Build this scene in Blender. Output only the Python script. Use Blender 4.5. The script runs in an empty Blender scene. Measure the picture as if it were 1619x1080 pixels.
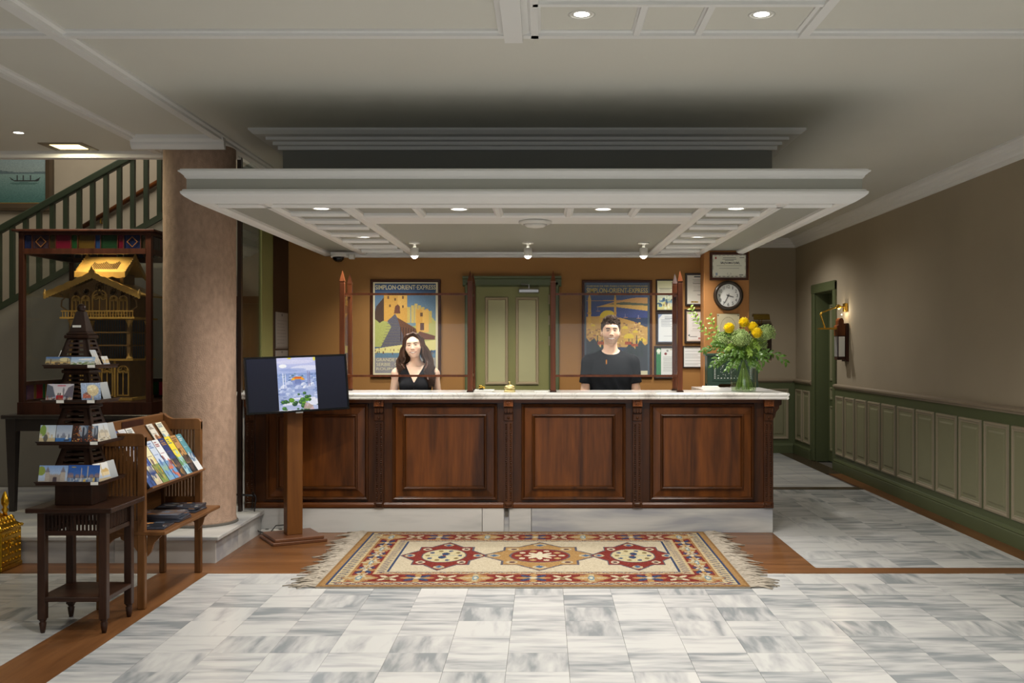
import bpy, bmesh, math, random
import numpy as np
from mathutils import Vector, Matrix

random.seed(11)
rng = np.random.default_rng(11)
D = bpy.data
SC = bpy.context.scene
COL = SC.collection
PI = math.pi

# ------------------------------------------------------------------ camera
EYE = 1.54
cam = D.objects.new('camera', D.cameras.new('camera'))
COL.objects.link(cam)
cam.location = (0, 0, EYE)
cam.rotation_euler = (PI/2, 0, 0)
cam.data.sensor_width = 36.0
cam.data.lens = 36.02
cam.data.shift_x = -(860-809.5)/1619
cam.data.shift_y = 8/1619
cam.data.clip_start = 0.05
SC.camera = cam

# ------------------------------------------------------------------ view + world
SC.view_settings.view_transform = 'Standard'
SC.view_settings.look = 'None'
SC.view_settings.exposure = 0.12
SC.view_settings.gamma = 1.0
SC.view_settings.use_curve_mapping = False
w = D.worlds.new('world'); SC.world = w; w.use_nodes = True
w.node_tree.nodes['Background'].inputs[0].default_value = (0.75, 0.85, 1.0, 1)
w.node_tree.nodes['Background'].inputs[1].default_value = 0.25

def spot(name, loc, power, angle=110, blend=0.8, col=(1, .95, .88), size=.05, to=None):
    l = D.lights.new(name, 'SPOT')
    l.energy = power; l.spot_size = math.radians(angle); l.spot_blend = blend
    l.color = col; l.shadow_soft_size = size
    o = D.objects.new(name, l); COL.objects.link(o); o.location = loc
    if to is not None:
        o.rotation_euler = (Vector(to)-Vector(loc)).to_track_quat('-Z', 'Y').to_euler()
    return o

def area(name, loc, to, sx, sy, power, col=(1, 1, 1)):
    l = D.lights.new(name, 'AREA')
    l.shape = 'RECTANGLE'; l.size = sx; l.size_y = sy; l.energy = power; l.color = col
    o = D.objects.new(name, l); COL.objects.link(o); o.location = loc
    o.rotation_euler = (Vector(to)-Vector(loc)).to_track_quat('-Z', 'Y').to_euler()
    return o

P_CAN, P_NEAR, P_ROOM, P_TRACK = 70, 92, 90, 42
WARM = (1, .955, .89)
# soft fill added behind the camera, as if from a glazed entrance
area('fill_behind_camera', (0.2, -3.7, 1.15), (0.2, 5, 1.0), 5.5, 1.7, 40, (.93, .97, 1))
# assumed lobby ceiling lamps out of view, some added to brighten the side walls
for i, (x, y) in enumerate([(.18, 3.2), (1.03, 3.2), (-1.4, 4.2), (.18, 1.2), (1.03, 1.2), (-1.4, 2.2), (2.5, 4.2), (2.5, 2.0), (-.4, -1), (1.6, -1), (-3.6, 4.2)]):
    spot('unseen_lobby_lamp', (x, y, 3.05), P_ROOM*(.25 if x < -3 else 1), 142, .9, WARM, .05)

# ------------------------------------------------------------------ colour helpers
def lin(c):
    if isinstance(c, str):
        c = [int(c[i:i+2], 16)/255 for i in (0, 2, 4)]
    return tuple((x/12.92 if x <= .04045 else ((x+.055)/1.055)**2.4) for x in c[:3])

def lin_np(a):
    a = np.clip(a, 0, 1)
    return np.where(a <= .04045, a/12.92, ((a+.055)/1.055)**2.4)

def hexf(c):
    if isinstance(c, str):
        return np.array([int(c[i:i+2], 16)/255 for i in (0, 2, 4)])
    return np.array(c, float)

# ------------------------------------------------------------------ materials
def newmat(name):
    m = D.materials.new(name); m.use_nodes = True
    nt = m.node_tree
    return m, nt, nt.nodes['Principled BSDF']

def N(nt, t, **kw):
    n = nt.nodes.new(t)
    for k, v in kw.items():
        if k.startswith('i_'):
            n.inputs[k[2:].replace('_', ' ')].default_value = v
        else:
            setattr(n, k, v)
    return n

def c4(c): return tuple(lin(c))+(1,)

def mat(name, col, rough=.5, metal=0., var=.0, vscale=6., bump=0., bscale=80., spec=.5, stretch=(1, 1, 1), emit=0):
    m, nt, b = newmat(name)
    b.inputs['Base Color'].default_value = c4(col)
    b.inputs['Roughness'].default_value = rough
    b.inputs['Metallic'].default_value = metal
    b.inputs['Specular IOR Level'].default_value = spec
    tc = N(nt, 'ShaderNodeTexCoord')
    mp = N(nt, 'ShaderNodeMapping'); mp.inputs['Scale'].default_value = stretch
    nt.links.new(tc.outputs['Object'], mp.inputs['Vector'])
    if var:
        nz = N(nt, 'ShaderNodeTexNoise', i_Scale=vscale, i_Detail=5.)
        nt.links.new(mp.outputs[0], nz.inputs['Vector'])
        cr = N(nt, 'ShaderNodeValToRGB')
        c = np.array(lin(col))
        cr.color_ramp.elements[0].position = .3; cr.color_ramp.elements[1].position = .7
        cr.color_ramp.elements[0].color = tuple(c*(1-var))+(1,)
        cr.color_ramp.elements[1].color = tuple(np.minimum(c*(1+var), 1))+(1,)
        nt.links.new(nz.outputs['Fac'], cr.inputs[0])
        nt.links.new(cr.outputs[0], b.inputs['Base Color'])
    if bump:
        nb = N(nt, 'ShaderNodeTexNoise', i_Scale=bscale, i_Detail=3.)
        nt.links.new(mp.outputs[0], nb.inputs['Vector'])
        bp = N(nt, 'ShaderNodeBump', i_Strength=bump, i_Distance=.01)
        nt.links.new(nb.outputs['Fac'], bp.inputs['Height'])
        nt.links.new(bp.outputs[0], b.inputs['Normal'])
    if emit:
        b.inputs['Emission Color'].default_value = c4(col)
        b.inputs['Emission Strength'].default_value = emit
    return m

def wood(name, light, dark, axis='z', rough=.4, scale=1., coat=.04):
    """wood with its grain along one object axis"""
    m, nt, b = newmat(name)
    b.inputs['Roughness'].default_value = rough
    b.inputs['Coat Weight'].default_value = coat
    b.inputs['Coat Roughness'].default_value = .2
    b.inputs['Specular IOR Level'].default_value = .25
    tc = N(nt, 'ShaderNodeTexCoord'); mp = N(nt, 'ShaderNodeMapping')
    s = {'x': (.9, 9, 9), 'y': (9, .9, 9), 'z': (9, 9, .9)}[axis]
    mp.inputs['Scale'].default_value = tuple(q*scale for q in s)
    nt.links.new(tc.outputs['Object'], mp.inputs['Vector'])
    n1 = N(nt, 'ShaderNodeTexNoise', i_Scale=1.3, i_Detail=8., i_Distortion=.9)
    nt.links.new(mp.outputs[0], n1.inputs['Vector'])
    n2 = N(nt, 'ShaderNodeTexNoise', i_Scale=9., i_Detail=4.)
    nt.links.new(mp.outputs[0], n2.inputs['Vector'])
    mx = N(nt, 'ShaderNodeMath', operation='MULTIPLY_ADD')
    nt.links.new(n2.outputs['Fac'], mx.inputs[0]); mx.inputs[1].default_value = .3
    nt.links.new(n1.outputs['Fac'], mx.inputs[2])
    cr = N(nt, 'ShaderNodeValToRGB')
    cr.color_ramp.elements[0].position = .45; cr.color_ramp.elements[1].position = .85
    cr.color_ramp.elements[0].color = c4(dark); cr.color_ramp.elements[1].color = c4(light)
    nt.links.new(mx.outputs[0], cr.inputs[0]); nt.links.new(cr.outputs[0], b.inputs['Base Color'])
    bp = N(nt, 'ShaderNodeBump', i_Strength=.08, i_Distance=.005)
    nt.links.new(n2.outputs['Fac'], bp.inputs['Height']); nt.links.new(bp.outputs[0], b.inputs['Normal'])
    return m

def marble(name, light, mid, dark, scale=1., rough=.25, perobj=True, vein=.0, stretch=(1, 5, 5)):
    m, nt, b = newmat(name)
    b.inputs['Roughness'].default_value = rough
    tc = N(nt, 'ShaderNodeTexCoord'); mp = N(nt, 'ShaderNodeMapping')
    mp.inputs['Scale'].default_value = tuple(q*scale for q in stretch)
    nt.links.new(tc.outputs['Object'], mp.inputs['Vector'])
    nz = N(nt, 'ShaderNodeTexNoise', noise_dimensions='4D', i_Scale=1.5, i_Detail=3.5, i_Roughness=.5, i_Distortion=.35)
    nt.links.new(mp.outputs[0], nz.inputs['Vector'])
    add = N(nt, 'ShaderNodeMath', operation='ADD')
    nt.links.new(nz.outputs['Fac'], add.inputs[0])
    if perobj:
        oi = N(nt, 'ShaderNodeObjectInfo')
        ml = N(nt, 'ShaderNodeMath', operation='MULTIPLY'); ml.inputs[1].default_value = 37.
        nt.links.new(oi.outputs['Random'], ml.inputs[0]); nt.links.new(ml.outputs[0], nz.inputs['W'])
        mr = N(nt, 'ShaderNodeMapRange')
        mr.inputs['To Min'].default_value = -.15; mr.inputs['To Max'].default_value = .15
        # a second, unrelated random per tile for its tone
        fr = N(nt, 'ShaderNodeMath', operation='FRACT'); m2 = N(nt, 'ShaderNodeMath', operation='MULTIPLY')
        m2.inputs[1].default_value = 91.7
        nt.links.new(oi.outputs['Random'], m2.inputs[0]); nt.links.new(m2.outputs[0], fr.inputs[0])
        nt.links.new(fr.outputs[0], mr.inputs[0]); nt.links.new(mr.outputs[0], add.inputs[1])
    else:
        add.inputs[1].default_value = 0.
    cr = N(nt, 'ShaderNodeValToRGB')
    e = cr.color_ramp.elements
    e[0].position = .28; e[0].color = c4(dark)
    e[1].position = .62; e[1].color = c4(light)
    q = e.new(.45); q.color = c4(mid)
    nt.links.new(add.outputs[0], cr.inputs[0])
    out = cr.outputs[0]
    if vein:
        wv = N(nt, 'ShaderNodeTexNoise', i_Scale=3.5, i_Detail=8., i_Distortion=2.)
        nt.links.new(tc.outputs['Object'], wv.inputs['Vector'])
        c2 = N(nt, 'ShaderNodeValToRGB'); f = c2.color_ramp.elements
        f[0].position = .47; f[0].color = (1, 1, 1, 1); f[1].position = .53; f[1].color = (1, 1, 1, 1)
        g = f.new(.5); g.color = (1-vein, 1-vein, 1-vein, 1)
        nt.links.new(wv.outputs['Fac'], c2.inputs[0])
        mm = N(nt, 'ShaderNodeMix', data_type='RGBA', blend_type='MULTIPLY')
        mm.inputs[0].default_value = 1
        nt.links.new(out, mm.inputs[6]); nt.links.new(c2.outputs[0], mm.inputs[7])
        out = mm.outputs[2]
    nt.links.new(out, b.inputs['Base Color'])
    return m

def thin_glass(name, tint=(1, 1, 1), ior=1.5, rough=0.0):
    m = D.materials.new(name); m.use_nodes = True
    nt = m.node_tree; nt.nodes.clear()
    o = N(nt, 'ShaderNodeOutputMaterial')
    t = N(nt, 'ShaderNodeBsdfTransparent'); t.inputs[0].default_value = tuple(tint)+(1,)
    g = N(nt, 'ShaderNodeBsdfGlossy'); g.inputs['Roughness'].default_value = rough
    lw = N(nt, 'ShaderNodeLayerWeight'); lw.inputs[0].default_value = .5
    pw = N(nt, 'ShaderNodeMath', operation='POWER'); pw.inputs[1].default_value = 5.
    nt.links.new(lw.outputs['Facing'], pw.inputs[0])
    fr = N(nt, 'ShaderNodeMath', operation='MULTIPLY_ADD'); f0 = ((ior-1)/(ior+1))**2
    nt.links.new(pw.outputs[0], fr.inputs[0]); fr.inputs[1].default_value = .9-f0; fr.inputs[2].default_value = f0
    mx = N(nt, 'ShaderNodeMixShader')
    nt.links.new(fr.outputs[0], mx.inputs[0]); nt.links.new(t.outputs[0], mx.inputs[1])
    nt.links.new(g.outputs[0], mx.inputs[2]); nt.links.new(mx.outputs[0], o.inputs[0])
    return m

def colmat(name, rough=.5, emit=0, bump=0, spec=.5, bscale=400, sss=0, coat=0):
    """material whose colour is the printed or dyed colour stored on the mesh"""
    m, nt, b = newmat(name)
    a = N(nt, 'ShaderNodeAttribute', attribute_name='Col')
    nt.links.new(a.outputs['Color'], b.inputs['Base Color'])
    b.inputs['Roughness'].default_value = rough
    b.inputs['Specular IOR Level'].default_value = spec
    b.inputs['Coat Weight'].default_value = coat
    if sss:
        b.inputs['Subsurface Weight'].default_value = sss
        b.inputs['Subsurface Radius'].default_value = (.02, .008, .004)
        b.inputs['Subsurface Scale'].default_value = .3
    if emit:
        nt.links.new(a.outputs['Color'], b.inputs['Emission Color'])
        b.inputs['Emission Strength'].default_value = emit
    if bump:
        tc = N(nt, 'ShaderNodeTexCoord')
        nz = N(nt, 'ShaderNodeTexNoise', i_Scale=float(bscale), i_Detail=2.)
        nt.links.new(tc.outputs['Object'], nz.inputs['Vector'])
        bp = N(nt, 'ShaderNodeBump', i_Strength=bump, i_Distance=.004)
        nt.links.new(nz.outputs['Fac'], bp.inputs['Height']); nt.links.new(bp.outputs[0], b.inputs['Normal'])
    return m

M = {}
M['ceil'] = mat('ceiling_paint', 'd6d5cc', .8, var=.03, vscale=.8)
M['white'] = mat('white_moulding_paint', 'e6e6e4', .55)
M['canopy_field'] = mat('grey_green_panel_paint', 'a3a49b', .7)
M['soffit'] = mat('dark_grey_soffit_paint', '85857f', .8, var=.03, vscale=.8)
M['taupe'] = mat('taupe_wall_paint', '9c907b', .85, var=.04, vscale=1.5, bump=.05, bscale=200)
M['orange'] = mat('ochre_wall_paint', '966a34', .7, var=.05, vscale=2)
M['pillar'] = mat('ochre_pillar_paint', 'ac7640', .7, var=.03, vscale=2)
M['stairwall'] = mat('beige_wall_paint', 'a39886', .85, var=.03)
M['greywall'] = mat('grey_stair_wall_paint', '8a857b', .7, var=.05, vscale=2)
M['green'] = mat('green_woodwork_paint', '505839', .45, var=.04, vscale=3)
M['greenfield'] = mat('sage_panel_paint', '7e7c60', .5, var=.03, vscale=4)
M['greenmould'] = mat('beige_moulding_paint', '8f846e', .5)
M['railgreen'] = mat('dark_green_railing_paint', '303b2a', .4)
M['capbrown'] = mat('chair_rail_paint', '8a7c68', .55)
M['doorgreen'] = mat('olive_door_paint', '7d7c4a', .5, var=.03)
M['doorfield'] = mat('pale_olive_door_panel_paint', 'aaa67d', .5, var=.03)
M['doormould'] = mat('door_moulding_paint', '97876a', .5)
M['stripwood'] = wood('floor_strip_wood', '78502f', '56351c', 'x', .3, .6)
M['mahog'] = wood('mahogany', '6c3c15', '311807', 'z', .3, .55)
M['mahogx'] = wood('mahogany_rail', '6c3c18', '3a1d0a', 'x', .3, .55)
M['mahogdark'] = wood('dark_mahogany', '4c290d', '281307', 'z', .3, .6)
M['mahoglight'] = wood('worn_mahogany', '8a4f24', '4a2510', 'z', .4, 1)
M['walnut'] = wood('dark_walnut', '3c261b', '20130d', 'z', .35, .8)
M['walnutx'] = wood('dark_walnut_across', '3c261b', '20130d', 'x', .3, .8)
M['oak'] = wood('brown_oak', '7d5430', '553519', 'z', .4, .8)
M['oaky'] = wood('brown_oak_along', '7d5430', '553519', 'y', .4, .8)
M['standwood'] = wood('stand_wood', '72471f', '5c3717', 'z', .4, .5)
M['standbase'] = wood('stand_base_wood', '6b4630', '54331f', 'x', .3, .5)
M['casewood'] = wood('case_wood', '4a2a1f', '2b1610', 'z', .35, .8)
M['tabledark'] = mat('black_brown_table_wood', '2a2422', .35, var=.1)
M['screenwood'] = wood('screen_post_wood', '6d3c22', '45220f', 'z', .3, .8)
M['framewood'] = wood('picture_frame_wood', '4f2a19', '35180d', 'x', .35, 1)
M['framedark'] = mat('dark_frame_lacquer', '2a1d18', .35)
M['gold'] = mat('golden_carved_wood', 'b58e48', .4, var=.12, vscale=14)
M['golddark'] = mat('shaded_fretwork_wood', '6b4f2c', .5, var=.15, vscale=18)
M['brass'] = mat('polished_brass', 'd8b050', .25, 1., var=.08, vscale=20)
M['brassdull'] = mat('antique_brass', '8d7535', .35, 1., var=.1, vscale=20)
M['brassbox'] = mat('embossed_brass', 'c79a2c', .28, 1., var=.15, vscale=25, bump=.5, bscale=60)
M['bellbrass'] = mat('satin_brass', 'e6d69a', .42, 1.)
M['chrome'] = mat('brushed_steel', 'b8b8b8', .3, 1.)
M['black'] = mat('black_plastic', '15161a', .35)
M['blackgloss'] = mat('black_dome_plastic', '0c0d10', .08)
M['whiteplastic'] = mat('white_plastic', 'dddcd6', .4)
M['paper'] = mat('white_paper', 'e3e2da', .7)
M['ink'] = mat('black_ink', '1a1a1a', .7)
M['creamink'] = mat('cream_print', 'dcd3ab', .7)
M['yellowink'] = mat('pale_yellow_print', 'cdb866', .7)
M['clockface'] = mat('clock_face_white', 'e8e7e2', .4)
M['clockrim'] = mat('dark_clock_rim', '33271c', .3, var=.2, vscale=12)
M['columnstone'] = mat('pink_stippled_stone', 'a68b77', .9, var=.16, vscale=30, bump=.5, bscale=150, stretch=(1, 1, .6))
M['marble'] = marble('grey_white_marble', 'bcbcba', 'a9aaaa', '83888b', 1.5, .22, stretch=(1.3, 6, 6))
M['plinthmarble'] = marble('plinth_marble', 'c2c1bd', 'b2b2af', '93959a', .9, .3, stretch=(1, 4, 7))
M['topmarble'] = marble('veined_white_marble', 'eae8e4', 'e2e0da', 'c2bdb6', 2., .15, False, .22, stretch=(1.5, 2, 2))
M['darkjoint'] = mat('dark_grout', '57534c', .8)
M['darkstone'] = mat('dark_brown_marble', '43352a', .25, var=.2, vscale=15)
M['glass'] = thin_glass('clear_glass', (.985, .99, .985), 1.28)
M['caseglass'] = thin_glass('case_glass', (.95, .96, .95), 1.4)
M['partglass'] = thin_glass('partition_glass', (.85, .88, .86), 1.8)
M['vaseglass'] = thin_glass('vase_glass', (.90, .95, .91), 1.8)
M['water'] = thin_glass('pale_green_water', (.83, .9, .68), 1.33)
M['lampon'] = mat('lit_lamp', 'fffaf0', .4, emit=14)
M['lampwarm'] = mat('lit_warm_lamp', 'ffe9a8', .4, emit=5)
M['safegreen'] = mat('dark_green_box_paint', '20382b', .4, var=.1, vscale=8)
M['dark'] = mat('dark_stained_wood', '241510', .4, var=.1)
M['stem'] = mat('flower_stem', '86a04a', .5)
M['leaf'] = mat('glossy_leaf', '4a6d22', .4, var=.25, vscale=30)
M['leaf2'] = mat('light_leaf', '7f9f3c', .45, var=.2, vscale=30)
M['umbel'] = mat('pale_green_umbel', '8fa561', .6, var=.2, vscale=60)
M['yellow'] = mat('yellow_petal', 'f8de2c', .5, var=.12, vscale=40)
M['print'] = colmat('printed_card', .35, coat=.2)
M['poster'] = colmat('printed_poster', .5)
M['rug'] = colmat('woven_wool', .95, bump=.6, spec=.1, bscale=500)
M['fringe'] = mat('cream_fringe_yarn', '958c7e', .9, var=.15, vscale=40)
M['screen'] = colmat('lit_display', .14, emit=.85)
for l_ in list(M['screen'].node_tree.links):
    if l_.to_socket.name == 'Base Color': M['screen'].node_tree.links.remove(l_)
M['screen'].node_tree.nodes['Principled BSDF'].inputs['Base Color'].default_value = (.006, .007, .012, 1)
M['skin'] = colmat('skin_tone', .5, spec=.35, sss=.15)
M['shirt'] = mat('black_cotton', '14161a', .85, var=.1, vscale=20, spec=.2)
M['vest'] = mat('black_crepe', '121317', .8, var=.1, vscale=20, spec=.2)
M['hairm'] = mat('dark_brown_hair', '4c3b30', .6, var=.3, vscale=60, spec=.3)
M['hairf'] = mat('brown_wavy_hair', '4a2f20', .5, var=.4, vscale=30, stretch=(1, 1, .4))
M['eyewhite'] = mat('eye_white', 'a89c92', .25)
M['iris'] = mat('dark_iris', '21160f', .15)
M['shoe'] = mat('black_leather', '151312', .4)
M['trouser'] = mat('black_trouser_cloth', '17181c', .85)
M['pinorange'] = mat('orange_pin', 'c47a1e', .4)
M['mirror'] = mat('pale_mirror', 'c9c9c9', .12, .6)

# ------------------------------------------------------------------ mesh builder
WPOS = {}

class MB:
    def __init__(s): s.v = []; s.f = []; s.m = []
    def add(s, verts, faces, mi=0, T=None):
        b = len(s.v)
        if T is not None: verts = [T @ Vector(p) for p in verts]
        s.v += [tuple(p) for p in verts]
        s.f += [tuple(b+i for i in f) for f in faces]; s.m += [mi]*len(faces)
        return s
    def box(s, x0, x1, y0, y1, z0, z1, T=None, mi=0):
        v = [(x0, y0, z0), (x1, y0, z0), (x1, y1, z0), (x0, y1, z0), (x0, y0, z1), (x1, y0, z1), (x1, y1, z1), (x0, y1, z1)]
        f = [(3, 2, 1, 0), (4, 5, 6, 7), (0, 1, 5, 4), (1, 2, 6, 5), (2, 3, 7, 6), (3, 0, 4, 7)]
        return s.add(v, f, mi, T)
    def taper(s, cx, cy, z0, z1, a0, b0, a1, b1, T=None, mi=0):
        v = [(cx-a0, cy-b0, z0), (cx+a0, cy-b0, z0), (cx+a0, cy+b0, z0), (cx-a0, cy+b0, z0),
             (cx-a1, cy-b1, z1), (cx+a1, cy-b1, z1), (cx+a1, cy+b1, z1), (cx-a1, cy+b1, z1)]
        f = [(3, 2, 1, 0), (4, 5, 6, 7), (0, 1, 5, 4), (1, 2, 6, 5), (2, 3, 7, 6), (3, 0, 4, 7)]
        return s.add(v, f, mi, T)
    def prism(s, poly, axis, a0, a1, T=None, mi=0):
        n = len(poly)
        mk = {'x': lambda a, p: (a, p[0], p[1]), 'y': lambda a, p: (p[0], a, p[1]), 'z': lambda a, p: (p[0], p[1], a)}[axis]
        v = [mk(a0, p) for p in poly]+[mk(a1, p) for p in poly]
        f = [tuple(range(n))[::-1], tuple(range(n, 2*n))]+[(i, (i+1) % n, n+(i+1) % n, n+i) for i in range(n)]
        return s.add(v, f, mi, T)
    def lathe(s, prof, c=(0, 0, 0), seg=16, T=None, mi=0, a0=0, cap=True):
        v = []; f = []
        for r, z in prof:
            for k in range(seg):
                a = a0+2*PI*k/seg
                v.append((c[0]+r*math.cos(a), c[1]+r*math.sin(a), c[2]+z))
        for i in range(len(prof)-1):
            for k in range(seg):
                k2 = (k+1) % seg
                f.append((i*seg+k, i*seg+k2, (i+1)*seg+k2, (i+1)*seg+k))
        if cap:
            if prof[0][0] > 1e-6: f.append(tuple(range(seg))[::-1])
            if prof[-1][0] > 1e-6: f.append(tuple((len(prof)-1)*seg+k for k in range(seg)))
        return s.add(v, f, mi, T)
    def tube(s, pts, r, seg=8, T=None, mi=0):
        pts = [Vector(p) for p in pts]; n = len(pts)
        rs = r if isinstance(r, (list, tuple)) else [r]*n
        v = []; f = []; up = None
        for i, p in enumerate(pts):
            t = (pts[min(i+1, n-1)]-pts[max(i-1, 0)]).normalized()
            if up is None:
                up = Vector((0, 0, 1)) if abs(t.z) < .9 else Vector((1, 0, 0))
            u = (up-t*up.dot(t)).normalized(); up = u; q = t.cross(u)
            for k in range(seg):
                a = 2*PI*k/seg
                v.append(p+u*(rs[i]*math.cos(a))+q*(rs[i]*math.sin(a)))
        for i in range(n-1):
            for k in range(seg):
                k2 = (k+1) % seg
                f.append((i*seg+k, i*seg+k2, (i+1)*seg+k2, (i+1)*seg+k))
        f.append(tuple(range(seg))[::-1]); f.append(tuple((n-1)*seg+k for k in range(seg)))
        return s.add(v, f, mi, T)
    def rings(s, O, U, V, Nn, w, h, prof, cap0=False, cap1=True, mi=0, T=None):
        """rectangular mouldings: each loop (inset, height) joined to the next"""
        O, U, V, Nn = map(Vector, (O, U, V, Nn)); v = []; f = []
        for d, e in prof:
            for a, b in ((d, d), (w-d, d), (w-d, h-d), (d, h-d)):
                v.append(O+U*a+V*b+Nn*e)
        for i in range(len(prof)-1):
            for k in range(4):
                k2 = (k+1) % 4
                f.append((i*4+k, i*4+k2, (i+1)*4+k2, (i+1)*4+k))
        if cap0: f.append((3, 2, 1, 0))
        if cap1: f.append(tuple((len(prof)-1)*4+k for k in range(4)))
        return s.add(v, f, mi, T)
    def ball(s, c, r, seg=10, ring=6, T=None, mi=0, sc=(1, 1, 1)):
        v = [(c[0], c[1], c[2]-r*sc[2])]; f = []
        for i in range(1, ring):
            t = PI*i/ring
            for k in range(seg):
                a = 2*PI*k/seg
                v.append((c[0]+r*sc[0]*math.sin(t)*math.cos(a), c[1]+r*sc[1]*math.sin(t)*math.sin(a), c[2]-r*sc[2]*math.cos(t)))
        v.append((c[0], c[1], c[2]+r*sc[2])); e = len(v)-1
        for k in range(seg):
            k2 = (k+1) % seg
            f.append((0, 1+k2, 1+k)); f.append((e, 1+(ring-2)*seg+k, 1+(ring-2)*seg+k2))
            for i in range(ring-2):
                f.append((1+i*seg+k, 1+i*seg+k2, 1+(i+1)*seg+k2, 1+(i+1)*seg+k))
        return s.add(v, f, mi, T)
    def build(s, name, m, parent=None, loc=None, smooth=False, bevel=0, local=False, recalc=True, segs=1):
        me = D.meshes.new(name)
        if parent is not None:
            off = Vector((0, 0, 0)) if local else WPOS[parent.name]
        elif loc is not None: off = Vector(loc)
        else:
            a = np.array(s.v); off = Vector(((a[:, 0].min()+a[:, 0].max())/2, (a[:, 1].min()+a[:, 1].max())/2, a[:, 2].min()))
        me.from_pydata([(p[0]-off.x, p[1]-off.y, p[2]-off.z) for p in s.v], [], s.f)
        for q in (m if isinstance(m, (list, tuple)) else [m]): me.materials.append(q)
        me.polygons.foreach_set('material_index', s.m)
        if recalc:
            bm = bmesh.new(); bm.from_mesh(me); bmesh.ops.recalc_face_normals(bm, faces=bm.faces); bm.to_mesh(me); bm.free()
        if smooth:
            me.polygons.foreach_set('use_smooth', [True]*len(me.polygons))
        me.update()
        o = D.objects.new(name, me); COL.objects.link(o)
        if parent is not None:
            o.parent = parent; WPOS[o.name] = Vector(WPOS[parent.name])
        else:
            o.location = off; WPOS[o.name] = off.copy()
        if bevel:
            b = o.modifiers.new('bevel', 'BEVEL'); b.width = bevel; b.segments = segs; b.limit_method = 'ANGLE'; b.angle_limit = math.radians(40)
        return o

def tag(o, label=None, cat=None, group=None, kind=None):
    if label: o['label'] = label
    if cat: o['category'] = cat
    if group: o['group'] = group
    if kind: o['kind'] = kind
    return o

def thing(name, loc, label, cat, group=None, rz=0, kind=None):
    o = D.objects.new(name, None); COL.objects.link(o)
    o.empty_display_size = .05
    o.location = loc; o.rotation_euler = (0, 0, rz)
    WPOS[o.name] = Vector(loc)
    return tag(o, label, cat, group, kind)

def copy_tree(o, parent=None):
    c = o.copy(); COL.objects.link(c)
    if parent is not None: c.parent = parent
    WPOS[c.name] = Vector(WPOS[o.name])
    for ch in list(o.children): copy_tree(ch, c)
    return c

def mtx(right, up, origin):
    """frame whose local x is right, local z is up and which faces local -y"""
    r = Vector(right).normalized(); u = Vector(up).normalized(); y = u.cross(r)
    return Matrix(((r.x, y.x, u.x, origin[0]), (r.y, y.y, u.y, origin[1]), (r.z, y.z, u.z, origin[2]), (0, 0, 0, 1)))

# ------------------------------------------------------------------ flat print: a fine sheet of coloured cells
class R:
    """raster of sRGB colours, u to the right and v upwards, both 0..1"""
    def __init__(s, nx, ny, bg='ffffff'):
        s.nx, s.ny = nx, ny
        s.a = np.ones((ny, nx, 3))*hexf(bg)
        s.U, s.V = np.meshgrid((np.arange(nx)+.5)/nx, (np.arange(ny)+.5)/ny)
    def put(s, mk, c, al=1.):
        c = hexf(c); s.a[mk] = s.a[mk]*(1-al)+c*al; return s
    def rect(s, u0, v0, u1, v1, c, al=1.):
        return s.put((s.U >= u0) & (s.U < u1) & (s.V >= v0) & (s.V < v1), c, al)
    def ell(s, cu, cv, ru, rv, c, al=1., top=False):
        k = ((s.U-cu)/ru)**2+((s.V-cv)/rv)**2 < 1
        if top: k &= s.V > cv
        return s.put(k, c, al)
    def inside(s, pts):
        mk = np.zeros(s.U.shape, bool); n = len(pts)
        for i in range(n):
            x0, y0 = pts[i]; x1, y1 = pts[(i+1) % n]
            if y0 == y1: continue
            k = ((s.V >= min(y0, y1)) & (s.V < max(y0, y1)))
            mk ^= k & (s.U < x0+(s.V-y0)*(x1-x0)/(y1-y0))
        return mk
    def poly(s, pts, c, al=1.): return s.put(s.inside(pts), c, al)
    def line(s, u0, v0, u1, v1, wd, c, asp=1.):
        dx, dy = u1-u0, (v1-v0)*asp; L = dx*dx+dy*dy+1e-9
        t = np.clip(((s.U-u0)*dx+(s.V-v0)*asp*dy)/L, 0, 1)
        d = np.hypot(s.U-u0-t*dx, (s.V-v0)*asp-t*dy)
        return s.put(d < wd, c)
    def grad(s, v0, v1, c0, c1):
        k = (s.V >= v0) & (s.V <= v1); t = np.clip((s.V-v0)/(v1-v0), 0, 1)[..., None]
        g = hexf(c0)*(1-t)+hexf(c1)*t; s.a[k] = g[k]; return s
    def blur(s, n=1):
        for _ in range(n):
            p = np.pad(s.a, ((1, 1), (1, 1), (0, 0)), 'edge')
            s.a = (p[1:-1, 1:-1]*2+p[:-2, 1:-1]+p[2:, 1:-1]+p[1:-1, :-2]+p[1:-1, 2:])/6
        return s
    def speck(s, amt, u0=0, v0=0, u1=1, v1=1, coarse=1):
        k = (s.U >= u0) & (s.U < u1) & (s.V >= v0) & (s.V < v1)
        n = rng.normal(0, amt, (s.ny//coarse+1, s.nx//coarse+1, 1)).repeat(coarse, 0).repeat(coarse, 1)[:s.ny, :s.nx]
        s.a[k] = np.clip(s.a+n, 0, 1)[k]; return s

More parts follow.
